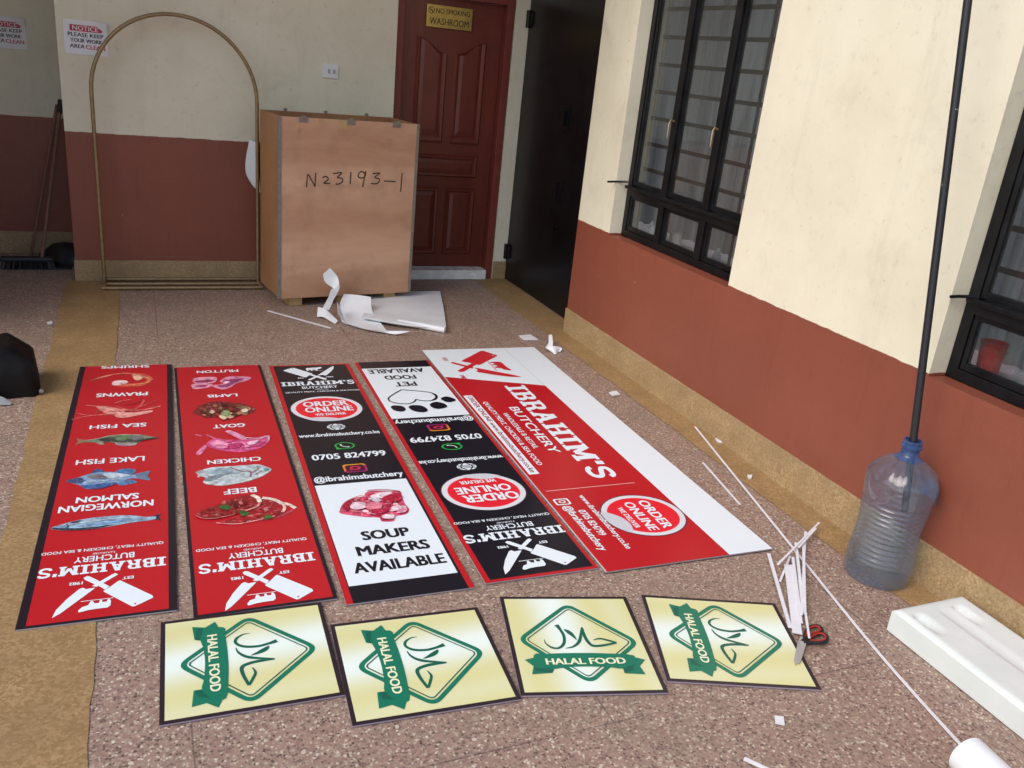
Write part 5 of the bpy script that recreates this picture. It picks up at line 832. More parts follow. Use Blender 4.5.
# ------------------------------------------------------------------ text and print helpers
_tc = {}
def text_mesh(s, bold=0.0, shear=0.0, sp=1.0):
    key = (s, bold, shear, sp)
    if key not in _tc:
        cu = bpy.data.curves.new('t', 'FONT'); cu.body = s; cu.size = 1.0; cu.offset = bold; cu.shear = shear; cu.space_character = sp; cu.resolution_u = 3; cu.fill_mode = 'FRONT'
        o = bpy.data.objects.new('t', cu); COL.objects.link(o); dg = bpy.context.evaluated_depsgraph_get(); dg.update()
        me = o.evaluated_get(dg).to_mesh(); vs_ = [(p.co.x, p.co.y) for p in me.vertices]; fs = [tuple(p.vertices) for p in me.polygons]
        o.evaluated_get(dg).to_mesh_clear(); bpy.data.objects.remove(o); bpy.data.curves.remove(cu)
        x0 = min(p[0] for p in vs_); x1 = max(p[0] for p in vs_); y0 = min(p[1] for p in vs_); y1 = max(p[1] for p in vs_)
        _tc[key] = ([((x - x0) / (x1 - x0), (y - y0) / (y1 - y0)) for x, y in vs_], fs)
    return _tc[key]
def frame_map(bb, rot):
    u0, v0, u1, v1 = bb
    if rot == 0: return lambda s, t: (u0 + s * (u1 - u0), v0 + t * (v1 - v0))
    if rot == 180: return lambda s, t: (u1 - s * (u1 - u0), v1 - t * (v1 - v0))
    return lambda s, t: (u0 + t * (u1 - u0), v1 - s * (v1 - v0))            # -90: reads towards -v, tops towards +u
class Print:
    """flat printed shapes of one part, each shape a hair above the one before"""
    def __init__(s, z): s.bm = nb(); s.cl = s.bm.loops.layers.float_color.new('col'); s.z = z
    def face(s, pts, col, z=None):
        z = s.z if z is None else z
        vs_ = [s.bm.verts.new((p[0], p[1], z)) for p in pts]
        f = s.bm.faces.new(vs_); f.normal_update()
        if f.normal.z < 0: f.normal_flip()
        for l in f.loops: l[s.cl] = (*col, 1)
    def up(s, d=0.0001): s.z += d
    def poly(s, pts, col, smooth=False, k=4):
        if smooth: pts = catmull([(p[0], p[1], 0) for p in pts], True, k)
        s.face(pts, col); s.up()
    def rect(s, u0, v0, u1, v1, col): s.poly([(u0, v0), (u1, v0), (u1, v1), (u0, v1)], col)
    def stroke(s, pts, w, col, k=5, smooth=True):
        if smooth and len(pts) > 2: P = catmull([(p[0], p[1], 0) for p in pts], False, k)
        else: P = [Vector((p[0], p[1], 0)) for p in pts]
        n = len(P); W = []
        for i in range(n):
            if isinstance(w, (list, tuple)):
                t = i / (n - 1) * (len(w) - 1); a = min(int(t), len(w) - 2); W.append(w[a] + (w[a + 1] - w[a]) * (t - a))
            else: W.append(w)
        L = []; Rr = []
        for i in range(n):
            d = (P[min(i + 1, n - 1)] - P[max(i - 1, 0)]); d = d.normalized() if d.length > 1e-9 else Vector((1, 0, 0)); q = Vector((-d.y, d.x, 0)) * W[i] / 2
            L.append(P[i] + q); Rr.append(P[i] - q)
        for i in range(n - 1): s.face([L[i], L[i + 1], Rr[i + 1], Rr[i]], col)
        s.up()
    def ellipse(s, c, rx, ry, col, n=40): s.poly([(c[0] + rx * math.cos(2 * math.pi * i / n), c[1] + ry * math.sin(2 * math.pi * i / n)) for i in range(n)], col)
    def ring(s, A, B, col):
        n = len(A)
        for i in range(n): s.face([A[i], A[(i + 1) % n], B[(i + 1) % n], B[i]], col)
        s.up()
    def text(s, string, bb, rot, col, bold=0.0, shear=0.0, sp=1.0):
        vs_, fs = text_mesh(string, 0.0, shear, sp); mp = frame_map(bb, rot); n = max(1, len(string))
        e = min(0.02, bold * 2.6 / n); q = bold * 0.8; shifts = [(0, 0)] if bold <= 0 else [(-e, q), (e, q), (0, 0), (-e, -q), (e, -q)]
        for dx, dy in shifts:
            V = [s.bm.verts.new((*mp(p[0] * (1 - 2 * e) + e + dx, p[1] * (1 - bold * 1.6) + bold * 0.8 + dy), s.z)) for p in vs_]
            for f in fs:
                try: F = s.bm.faces.new([V[i] for i in f])
                except ValueError: continue
                F.normal_update()
                if F.normal.z < 0: F.normal_flip()
                for l in F.loops: l[s.cl] = (*col, 1)
            s.up(0.00006)
    def items(s, L):
        for it in L:
            c = lin(it[1])
            if it[0] == 'p': s.poly(it[2], c, True)
            elif it[0] == 'q': s.poly(it[2], c)
            else: s.stroke(it[3], it[2], c)
    def done(s, name, parent, mat=None): return obj(name, s.bm, mat or MAT_PRINT, parent)
WHITE = (0.80, 0.87, 0.92); RED = lin((188, 28, 38)); INK = lin((34, 24, 36)); BLK = lin((22, 20, 32)); BADGE = lin((228, 36, 52))
# heavy slab letters for the shop name
def slab_word(pr, bb, rot, col, slant=0.0):
    S, T = 0.25, 0.15
    G = {'I': (0.56, [[(0.28, 0), (0.28, 1)]], [(0, 0.56)], [(0, 0.56)]),
         'B': (0.86, [[(0.22, 0), (0.22, 1)], [(0.2, 0.93), (0.52, 0.93), (0.66, 0.86), (0.66, 0.62), (0.52, 0.53), (0.25, 0.53)], [(0.5, 0.50), (0.66, 0.44), (0.72, 0.32), (0.70, 0.14), (0.55, 0.07), (0.2, 0.07)]], [(0, 0.2)], [(0, 0.2)]),
         'R': (0.92, [[(0.22, 0), (0.22, 1)], [(0.2, 0.93), (0.54, 0.93), (0.69, 0.85), (0.69, 0.60), (0.54, 0.50), (0.25, 0.50)], [(0.52, 0.48), (0.66, 0.38), (0.72, 0.05)]], [(0, 0.2)], [(0, 0.46), (0.64, 0.92)]),
         'A': (1.0, [[(0.18, 0.02), (0.46, 0.98)], [(0.50, 0.98), (0.80, 0.02)]], [(0.28, 0.62)], [(0, 0.40), (0.58, 1.0)]),
         'H': (1.02, [[(0.24, 0), (0.24, 1)], [(0.78, 0), (0.78, 1)]], [(0, 0.46), (0.56, 1.02)], [(0, 0.46), (0.56, 1.02)]),
         'M': (1.2, [[(0.22, 0), (0.22, 1)], [(0.98, 0), (0.98, 1)], [(0.26, 0.98), (0.60, 0.25)], [(0.94, 0.98), (0.60, 0.25)]], [(0, 0.3), (0.9, 1.2)], [(0, 0.42), (0.76, 1.2)]),
         "'": (0.3, [[(0.16, 1.0), (0.12, 0.68)]], [], []),
         'S': (0.78, [[(0.70, 0.74), (0.62, 0.90), (0.38, 0.94), (0.16, 0.86), (0.15, 0.66), (0.38, 0.54), (0.60, 0.44), (0.66, 0.26), (0.54, 0.09), (0.30, 0.05), (0.10, 0.14), (0.06, 0.28)]], [], [])}
    word = "IBRAHIM'S"; gap = 0.07; tot = sum(G[c][0] for c in word) + gap * (len(word) - 1); x = 0; mp = frame_map(bb, rot)
    sx = 1.0 / tot; z0 = pr.z
    u0, v0, u1, v1 = bb
    W_, H_ = (abs(u1 - u0), abs(v1 - v0)) if rot != -90 else (abs(v1 - v0), abs(u1 - u0))
    for c in word:
        w, strokes, tops, bots = G[c]; zz = z0
        def put(P):
            nonlocal zz
            pr.face([mp((x + p[0]) * sx + slant * (p[1] - 0.5), p[1]) for p in P], col, zz)
        for st in strokes:
            q = 0.20 if c in "S" else S
            P = [Vector((a, b, 0)) for a, b in st]
            if len(P) > 2: P = catmull([tuple(p) for p in P], False, 4)
            Lf, Rt = [], []
            for i in range(len(P)):
                d = (P[min(i + 1, len(P) - 1)] - P[max(i - 1, 0)]); d.normalize(); hz = abs(d.x); wd = q * (1 - hz) + 0.15 * hz if c not in "S" else 0.2
                nn = Vector((-d.y, d.x, 0)) * wd / 2; Lf.append(P[i] + nn); Rt.append(P[i] - nn)
            for i in range(len(P) - 1): put([Lf[i], Lf[i + 1], Rt[i + 1], Rt[i]])
            zz += 0.00004
        for a, b in tops: put([(a, 1 - T), (b, 1 - T), (b, 1), (a, 1)]); zz += 0.00004
        for a, b in bots: put([(a, 0), (b, 0), (b, T), (a, T)]); zz += 0.00004
        if c in 'AH': put([(0.3, 0.30), (0.72, 0.30), (0.72, 0.46), (0.3, 0.46)] if c == 'A' else [(0.3, 0.43), (0.72, 0.43), (0.72, 0.57), (0.3, 0.57)]); zz += 0.00004
        x += w + gap
    pr.z = z0 + 0.0004
def logo(parent, z, T, col, bgcol, sc):
    """crossed knife and cleaver under a bull; T maps logo units to board"""
    pr = Print(z); X = lambda P: [T(x, y) for x, y in P]
    pr.poly(X([(0.129, 1.073), (0.108, 1.055), (0.066, 1.0), (0.024, 0.945), (0.020, 0.937), (0.046, 0.940), (0.056, 0.930), (0.066, 0.935), (0.098, 0.985), (0.122, 1.035)]), col)
    pr.poly(X([(0.016, 0.934), (0.030, 0.926), (-0.026, 0.872), (-0.036, 0.866), (-0.044, 0.876), (-0.036, 0.884)]), col)
    pr.poly(X([(-0.152, 1.030), (-0.150, 1.018), (-0.052, 0.912), (-0.046, 0.914), (-0.026, 0.940), (-0.005, 0.962), (-0.008, 0.968), (-0.092, 1.064), (-0.100, 1.064)]), col)
    pr.poly(X([(-0.022, 0.940), (-0.010, 0.956), (0.004, 0.938), (0.054, 0.886), (0.058, 0.874), (0.048, 0.866), (0.038, 0.872)]), col)
    pr.ellipse(T(-0.100, 1.050), 0.0035 * sc, 0.0035 * sc, bgcol, 12)
    pr.stroke([T(-0.036, 1.006), T(0.056, 1.006)], 0.0030 * sc, col)
    pr.poly(X([(-0.026, 1.010), (-0.020, 1.010), (-0.018, 1.022), (-0.006, 1.022), (-0.004, 1.010), (0.002, 1.010), (0.004, 1.024), (0.016, 1.024), (0.022, 1.010), (0.028, 1.010), (0.034, 1.030), (0.050, 1.036), (0.060, 1.052), (0.058, 1.062), (0.046, 1.060), (0.034, 1.056), (0.010, 1.054), (-0.022, 1.054), (-0.030, 1.044), (-0.030, 1.020)]), col)
    return pr
def mapper(cx, cy, rot, s, ox=0.012, oy=0.925):
    def T(x, y):
        a, b = (x - ox) * s, (y - oy) * s
        if rot == 0: return (cx + a, cy + b)
        if rot == 180: return (cx - a, cy - b)
        return (cx + b, cy - a)
    return T
TH_B = 0.005                                      # board thickness
Z1 = TH_B + 0.0003
def board_panel(root, w, l, regions):
    """foam board with its flat printed areas"""
    pr = Print(Z1)
    for c, P in regions: pr.poly(P, c)
    me_bm = pr.bm; cl = pr.cl
    fs = box(me_bm, -w / 2, w / 2, -l / 2, l / 2, 0.0, TH_B)
    for f in fs:
        for lp in f.loops: lp[cl] = (*lin((150, 148, 156)), 1)
    return pr.done('panel', root)
def rr(u0, v0, u1, v1): return [(u0, v0), (u1, v0), (u1, v1), (u0, v1)]
def caption(root, s, bb, rot, col=WHITE, bold=0.03, name='caption', z=Z1 + 0.0012, **kw):
    p = Print(z); p.text(s, bb, rot, col, bold, **kw); return p.done(name, root)
def badge(root, c, rx, ry, rot, lines, z=Z1 + 0.0012, peel='up'):
    p = Print(z)
    def E(k, n=48): return [(c[0] + k * rx * math.cos(2 * math.pi * i / n), c[1] + k * ry * math.sin(2 * math.pi * i / n)) for i in range(n)]
    p.poly(E(1.03), lin((70, 60, 70))); p.poly(E(1.0), lin((222, 222, 228))); p.poly(E(0.87), lin((240, 130, 130))); p.poly(E(0.855), BADGE)
    sg = {0: (0, -1), 180: (0, 1), -90: (-1, 0)}[rot]
    # curled lower edge of the sticker
    if rot == -90: pts = [(c[0] - rx * 0.95, c[1] + ry * 0.35), (c[0] - rx * 0.62, c[1] + ry * 0.05), (c[0] - rx * 0.52, c[1] - ry * 0.35), (c[0] - rx * 0.68, c[1] - ry * 0.74), (c[0] - rx * 0.98, c[1] - ry * 0.25)]
    else:
        s = sg[1]; pts = [(c[0] - s * rx * -0.66, c[1] + s * ry * 0.75), (c[0] - s * rx * -0.25, c[1] + s * ry * 0.66), (c[0] - s * rx * 0.25, c[1] + s * ry * 0.86), (c[0] - s * rx * 0.2, c[1] + s * ry * 0.99), (c[0] - s * rx * -0.35, c[1] + s * ry * 0.97)]
    p.poly(pts, lin((205, 208, 216)), True)
    o = p.done('order_badge', root)
    for s, bb, bld in lines: caption(o, s, bb, rot, WHITE, bld, 'lettering', p.z + 0.0008)
    return o
def icon_globe(root, c, rx, ry):
    p = Print(Z1 + 0.0012); p.ellipse(c, rx, ry, WHITE, 28)
    for a in (-0.38, 0.0, 0.38): p.stroke([(c[0] - rx * 0.9, c[1] + a * ry), (c[0] + rx * 0.9, c[1] + a * ry)], ry * 0.16, BLK)
    for a in (-0.5, 0.5): p.stroke([(c[0] + a * rx * 0.4, c[1] - ry * 0.95), (c[0] + a * rx * 1.2, c[1]), (c[0] + a * rx * 0.4, c[1] + ry * 0.95)], rx * 0.13, BLK)
    return p.done('globe_icon', root)
def icon_phone(root, c, rx, ry, s):
    p = Print(Z1 + 0.0012); g = lin((40, 168, 72))
    p.ellipse(c, rx, ry, g, 32); p.poly([(c[0] - s * rx * 0.95, c[1] - s * ry * 1.0), (c[0] - s * rx * 0.9, c[1] - s * ry * 0.2), (c[0] - s * rx * 0.3, c[1] - s * ry * 0.9)], g)
    p.ellipse(c, rx * 0.82, ry * 0.82, BLK, 32)
    p.stroke([(c[0] - s * rx * 0.38, c[1] + s * ry * 0.42), (c[0] - s * rx * 0.3, c[1] - s * ry * 0.02), (c[0] + s * rx * 0.02, c[1] - s * ry * 0.34), (c[0] + s * rx * 0.42, c[1] - s * ry * 0.42)], [ry * 0.3, ry * 0.16, ry * 0.16, ry * 0.3], WHITE if False else lin((190, 225, 200)))
    return p.done('chat_icon', root)
def rsq(c, a, b, r=0.35, n=5):
    P = []
    for qx, qy, t0 in ((1, 1, 0), (-1, 1, 90), (-1, -1, 180), (1, -1, 270)):
        for i in range(n + 1):
            t = R(t0 + 90 * i / n); P.append((c[0] + qx * a * (1 - r) + a * r * math.cos(t), c[1] + qy * b * (1 - r) + b * r * math.sin(t)))
    return P
def icon_cam(root, c, a, b, s, mono=None):
    p = Print(Z1 + 0.0012)
    if mono is None:
        A, B = rsq(c, a, b), rsq(c, a * 0.80, b * 0.80); n = len(A)
        for i in range(n):
            t = (A[i][1] - c[1]) * s / b * 0.5 + 0.5; col = lin((150 + int(80 * (1 - t)), 40 + int(120 * (1 - t) ** 2), 110 - int(70 * (1 - t))))
            p.face([A[i], A[(i + 1) % n], B[(i + 1) % n], B[i]], col)
        p.up(); p.poly(B, lin((74, 16, 40))); cc, inner = lin((206, 50, 92)), lin((74, 16, 40))
    else:
        A, B = rsq(c, a, b), rsq(c, a * 0.76, b * 0.76); p.ring(A, B, mono); cc, inner = mono, RED
    p.ellipse(c, a * 0.46, b * 0.46, cc, 24); p.ellipse(c, a * 0.27, b * 0.27, inner, 24); p.ellipse((c[0] + s * a * 0.48, c[1] + s * b * 0.48), a * 0.1, b * 0.1, cc, 10)
    return p.done('camera_icon', root)
def brand_block(root, rot, dy, bgc, wide=(-0.19, 0.19), qual=True):
    """logo, shop name and strap lines; canonical heights as on the red boards, shifted by dy"""
    s = {0: 1, 180: -1}[rot]
    cx = (wide[0] + wide[1]) / 2; k = (wide[1] - wide[0]) / 0.385
    T = (lambda x, y: (cx + s * (x * k), s * (y + dy)))
    pr = logo(root, Z1 + 0.0012, T, WHITE, bgc, 1.0); lg = pr.done('logo', root)
    def bb(x0, y0, x1, y1):
        a = T(x0, y0); b = T(x1, y1); return (min(a[0], b[0]), min(a[1], b[1]), max(a[0], b[0]), max(a[1], b[1]))
    caption(lg, 'EST', bb(-0.092, 0.894, -0.058, 0.910), rot, WHITE, 0.03, 'lettering', pr.z + 0.0002); caption(lg, '1982', bb(0.058, 0.896, 0.098, 0.912), rot, WHITE, 0.03, 'lettering', pr.z + 0.0002)
    p = Print(Z1 + 0.0012); slab_word(p, bb(-0.190, 0.797, 0.195, 0.851), rot, WHITE); p.done('shop_name', root)
    caption(root, 'BUTCHERY', bb(-0.090, 0.747, 0.095, 0.781), rot, WHITE, 0.012)
    caption(root, 'NAIROBI', bb(-0.028, 0.728, 0.040, 0.739), rot, WHITE, 0.0)
    caption(root, 'QUALITY MEAT, CHICKEN & SEA FOOD', bb(-0.182, 0.694, 0.198, 0.714), rot, WHITE, 0.012)
BG = 'large printed foam boards laid side by side on the floor'
def new_board(key, label, cat='sign board', z=0.0035, name='banner_board', group=BG, drot=0.0):
    x, y, th, w, l = DATA['boards'][key]
    return thing(name, label, cat, (x, y, z), th + drot, group), w, l
def food(root, key):
    for nm, L in DATA[key]:
        if nm == 'paw_toe': continue
        p = Print(Z1 + 0.0012); p.items(L); p.done('food_picture', root, MAT_PHOTO) if nm != 'paw' else p.done('paw_print', root)
# board 1: sea food
r1, w, l = new_board('b1', 'red seafood board with printed shrimp, prawns and three fish, lying leftmost')
board_panel(r1, w, l, [(INK, rr(-w / 2, -l / 2, w / 2, l / 2)), (RED, rr(-w / 2 + 0.026, -l / 2 + 0.012, w / 2 - 0.024, l / 2))])
for s, bb in (('SHRIMPS', (-0.12, 1.066, 0.109, 1.106)), ('PRAWNS', (-0.119, 0.676, 0.108, 0.722)), ('SEA FISH', (-0.122, 0.303, 0.108, 0.344)), ('LAKE FISH', (-0.148, -0.046, 0.107, -0.001)), ('SALMON', (-0.122, -0.368, 0.093, -0.323)), ('NORWEGIAN', (-0.174, -0.432, 0.145, -0.385))):
    caption(r1, s, bb, 180, WHITE, 0.018)
food(r1, 'b1'); brand_block(r1, 180, 0.0, RED)
# board 2: meat
r2, w, l = new_board('b2', 'red meat board with printed mutton, lamb, goat, chicken and beef, lying second from the left')
board_panel(r2, w, l, [(INK, rr(-w / 2, -l / 2, w / 2, l / 2)), (RED, rr(-w / 2 + 0.013, -l / 2 + 0.013, w / 2 - 0.013, l / 2))])
for s, bb in (('MUTTON', (-0.111, 1.008, 0.098, 1.045)), ('LAMB', (-0.077, 0.664, 0.064, 0.700)), ('GOAT', (-0.075, 0.292, 0.065, 0.331)), ('CHICKEN', (-0.12, -0.068, 0.096, -0.030)), ('BEEF', (-0.075, -0.342, 0.049, -0.300))):
    caption(r2, s, bb, 180, WHITE, 0.018)
food(r2, 'b2'); brand_block(r2, 180, 0.022, RED)
# board 3: soup makers
r3, w, l = new_board('b3', 'black red-edged board with a SOUP MAKERS AVAILABLE panel, lying third from the left')
board_panel(r3, w, l, [(RED, rr(-w / 2, -l / 2, w / 2, l / 2)), (BLK, rr(-w / 2 + 0.022, -l / 2, w / 2 - 0.021, l / 2 - 0.012)), (WHITE, rr(-0.192, -1.019, 0.187, -0.300))])
brand_block(r3, 0, 0.008, BLK)
badge(r3, (-0.010, 0.487), 0.172, 0.155, 0, [('ORDER', (-0.118, 0.515, 0.104, 0.577), 0.02), ('ONLINE', (-0.118, 0.443, 0.116, 0.505), 0.02), ('WE DELIVER', (-0.078, 0.398, 0.070, 0.426), 0.02)])
icon_globe(r3, (-0.005, 0.262), 0.042, 0.034); caption(r3, 'www.ibrahimsbutchery.co.ke', (-0.188, 0.152, 0.182, 0.200), 0, WHITE, 0.02)
icon_phone(r3, (-0.004, 0.053), 0.045, 0.036, 1); caption(r3, '0705 824799', (-0.165, -0.073, 0.159, -0.020), 0, WHITE, 0.022)
icon_cam(r3, (-0.002, -0.172), 0.050, 0.038, -1); caption(r3, '@ibrahimsbutchery', (-0.188, -0.288, 0.185, -0.226), 0, WHITE, 0.022)
for s, bb in (('SOUP', (-0.088, -0.748, 0.092, -0.686)), ('MAKERS', (-0.126, -0.848, 0.140, -0.785)), ('AVAILABLE', (-0.158, -0.952, 0.170, -0.888))): caption(r3, s, bb, 0, BLK, 0.025)
food(r3, 'b3')
# board 4: pet food
r4, w, l = new_board('b4', 'black red-edged board with a PET FOOD panel and paw print, fourth from the left')
board_panel(r4, w, l, [(RED, rr(-w / 2, -l / 2, w / 2, l / 2)), (BLK, rr(-w / 2 + 0.021, -l / 2 + 0.016, w / 2 - 0.014, l / 2)), (WHITE, rr(-0.198, 0.304, 0.203, 1.010))])
for s, bb in (('AVAILABLE', (-0.172, 0.925, 0.146, 0.990)), ('FOOD', (-0.104, 0.826, 0.072, 0.886)), ('PET', (-0.072, 0.722, 0.047, 0.785))): caption(r4, s, bb, 180, BLK, 0.02)
food(r4, 'b4')
p = Print(Z1 + 0.003)
for nm, L in DATA['b4']:
    if nm == 'paw_toe': p.items(L)
p.done('paw_print', r4)
caption(r4, '@ibrahimsbutchery', (-0.196, 0.226, 0.204, 0.292), 180, WHITE, 0.022); icon_cam(r4, (-0.002, 0.171), 0.053, 0.038, 1)
caption(r4, '0705 824799', (-0.176, 0.020, 0.174, 0.076), 180, WHITE, 0.022); icon_phone(r4, (-0.002, -0.046), 0.050, 0.036, -1)
caption(r4, 'www.ibrahimsbutchery.co.ke', (-0.196, -0.205, 0.196, -0.155), 180, WHITE, 0.02); icon_globe(r4, (0.0, -0.254), 0.045, 0.032)
badge(r4, (-0.001, -0.485), 0.178, 0.156, 180, [('ORDER', (-0.108, -0.570, 0.132, -0.508), 0.02), ('ONLINE', (-0.120, -0.496, 0.124, -0.438), 0.02), ('WE DELIVER', (-0.080, -0.414, 0.082, -0.386), 0.02)])
brand_block(r4, 180, 0.008, BLK, (-0.20, 0.208))
# board 5: main sign
r5, w, l = new_board('b5', 'widest board, red and white with a large shop name, lying nearest the window wall', z=0.0065)
sx = 0.165
board_panel(r5, w, l, [(WHITE, rr(-w / 2, -l / 2, w / 2, l / 2)), (RED, [(-w / 2 + 0.002, -l / 2), (sx, -l / 2), (sx, 0.567), (-w / 2 + 0.002, 0.762)]), (lin((196, 196, 200)), rr(sx - 0.004, 0.572, sx - 0.001, l / 2)), (lin((236, 120, 110)), rr(-w / 2 + 0.003, -l / 2, -w / 2 + 0.0055, 0.758))])
T5 = mapper(-0.165, 0.90, -90, 1.66)
pr = logo(r5, Z1 + 0.0012, T5, lin((204, 34, 44)), WHITE, 1.66); lg5 = pr.done('logo', r5)
caption(lg5, 'EST', (-0.290, 1.012, -0.264, 1.068), -90, lin((204, 60, 70)), 0.02, 'lettering', pr.z + 0.0002); caption(lg5, '1982', (-0.276, 0.706, -0.250, 0.772), -90, lin((204, 60, 70)), 0.02, 'lettering', pr.z + 0.0002)
p = Print(Z1 + 0.0012); slab_word(p, (-0.077, -0.540, 0.042, 0.585), -90, WHITE, 0.0); p.done('shop_name', r5)
caption(r5, 'BUTCHERY', (-0.164, -0.262, -0.111, 0.290), -90, WHITE, 0.012); caption(r5, 'WHOLESALE & RETAIL', (-0.226, -0.205, -0.198, 0.220), -90, WHITE, 0.015)
caption(r5, 'QUALITY MEAT, CHICKEN & SEA FOOD', (-0.282, -0.370, -0.250, 0.378), -90, WHITE, 0.015)
p = Print(Z1 + 0.0012); p.rect(-0.351, -0.450, -0.302, 0.475, WHITE); st = p.done('web_strip', r5)
caption(st, 'ORDER ONLINE www.ibrahimsbutchery.co.ke', (-0.344, -0.432, -0.309, 0.458), -90, lin((150, 24, 34)), 0.012, 'lettering', Z1 + 0.0016)
p = Print(Z1 + 0.0012); p.rect(-0.340, -0.609, 0.088, -0.605, lin((240, 190, 190))); p.done('divider', r5)
icon_cam(r5, (-0.309, -0.705), 0.034, 0.026, 1, WHITE); caption(r5, '@ibrahimsbutchery', (-0.334, -1.085, -0.286, -0.742), -90, WHITE, 0.02)
caption(r5, '0705 824799', (-0.276, -0.984, -0.243, -0.785), -90, WHITE, 0.02); caption(r5, 'www.ibrahimsbutchery.co.ke', (-0.226, -1.095, -0.190, -0.668), -90, WHITE, 0.02)
badge(r5, (-0.018, -0.872), 0.176, 0.162, -90, [('ORDER', (0.010, -0.990, 0.058, -0.764), 0.02), ('ONLINE', (-0.058, -0.996, -0.012, -0.766), 0.02), ('WE DELIVER', (-0.104, -0.965, -0.080, -0.800), 0.02)])

# ------------------------------------------------------------------ halal boards (one design, four copies)
HG = 'square pale gold boards in the front row'
GREEN = lin((24, 118, 92)); GREEN2 = lin((20, 96, 78)); CREAM = lin((238, 238, 200))
def round_poly(P, r, n=6):
    out = []; m = len(P)
    for i in range(m):
        p0, p1, p2 = Vector(P[i - 1]), Vector(P[i]), Vector(P[(i + 1) % m]); a = p1 + (p0 - p1).normalized() * r; b = p1 + (p2 - p1).normalized() * r
        for k in range(n + 1):
            t = k / n; out.append((1 - t) ** 2 * a + 2 * t * (1 - t) * p1 + t * t * b)
    return out
def inset(P, d):
    c = Vector((sum(p[0] for p in P) / len(P), sum(p[1] for p in P) / len(P))); out = []; m = len(P)
    for i in range(m):
        p0, p1, p2 = Vector(P[i - 1]), Vector(P[i]), Vector(P[(i + 1) % m]); d1 = (p1 - p0).normalized(); d2 = (p2 - p1).normalized()
        n1 = Vector((-d1.y, d1.x)); n2 = Vector((-d2.y, d2.x))
        if n1.dot(c - p1) < 0: n1.negate()
        if n2.dot(c - p1) < 0: n2.negate()
        k = 1 + n1.dot(n2); out.append(p1 + (n1 + n2) * d / k)
    return out
def make_halal():
    x, y, th, w, l = DATA['boards']['h3']
    root = thing('halal_board', 'x', 'sign board', (x, y, 0.0035), th, HG)
    pr = Print(Z1); pr.rect(-w / 2, -l / 2, w / 2, l / 2, lin((46, 34, 42)))
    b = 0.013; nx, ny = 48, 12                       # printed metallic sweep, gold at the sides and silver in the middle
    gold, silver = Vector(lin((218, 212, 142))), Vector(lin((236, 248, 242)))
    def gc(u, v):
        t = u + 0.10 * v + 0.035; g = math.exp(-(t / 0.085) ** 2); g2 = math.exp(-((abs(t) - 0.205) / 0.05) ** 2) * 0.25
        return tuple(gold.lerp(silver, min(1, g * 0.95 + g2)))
    U = [-w / 2 + b + (w - 2 * b) * i / nx for i in range(nx + 1)]; V = [-l / 2 + b + (l - 2 * b) * j / ny for j in range(ny + 1)]
    grid = [[pr.bm.verts.new((u, v, pr.z)) for u in U] for v in V]
    for j in range(ny):
        for i in range(nx):
            f = pr.bm.faces.new((grid[j][i], grid[j][i + 1], grid[j + 1][i + 1], grid[j + 1][i]))
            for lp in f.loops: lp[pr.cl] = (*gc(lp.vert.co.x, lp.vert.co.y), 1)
    for f in box(pr.bm, -w / 2, w / 2, -l / 2, l / 2, 0, TH_B):
        for lp in f.loops: lp[pr.cl] = (*lin((150, 140, 156)), 1)
    pr.done('panel', root)
    H = DATA['halal']; dm = [(x * 0.955, y * 0.945) for x, y in H['diamond']]
    p = Print(Z1 + 0.001); A = round_poly(dm, 0.038); B = round_poly(inset(dm, 0.0145), 0.026); p.ring(A, B, GREEN)
    C1 = round_poly(inset(dm, 0.0205), 0.016); C2 = round_poly(inset(dm, 0.0245), 0.014); p.ring(C1, C2, GREEN2); p.done('diamond', root)
    p = Print(Z1 + 0.001)
    for pts, wd in H['strokes']: p.stroke(pts, [x * 1.25 for x in wd], GREEN2, 6)
    p.poly(H['leaf'], GREEN2, True); p.done('arabic_lettering', root)
    p = Print(Z1 + 0.0016); p.poly(H['lt'], GREEN); p.poly(H['rt'], GREEN); p.poly(H['band'], GREEN, True, 3)
    for f in H['fold']: p.poly(f, GREEN2)
    rb = p.done('ribbon', root)
    t = H['text']; caption(rb, 'HALAL FOOD', (t[0][0], t[0][1] - 0.001, t[1][0], t[1][1] - 0.001), 0, CREAM, 0.022, 'lettering', p.z + 0.0004)
    return root
def copy_tree(o, parent=None):
    c = o.copy(); COL.objects.link(c)
    if parent: c.parent = parent
    for ch in list(o.children): copy_tree(ch, c)
    return c
h3 = make_halal()
h3['label'] = 'upright pale gold halal food board with its lettering facing the camera, third of four'
for key, lab in (('h1', 'pale gold halal food board turned sideways, leftmost of the front row of four'), ('h2', 'sideways pale gold halal food board, second of four, just left of the upright one'), ('h4', 'pale gold halal food board with the tip of the scissors on it, rightmost of four')):
    x, y, th, w, l = DATA['boards'][key]; c = copy_tree(h3); c.location = (x, y, 0.0035); c.rotation_euler = (0, 0, th - math.pi / 2); c['label'] = lab

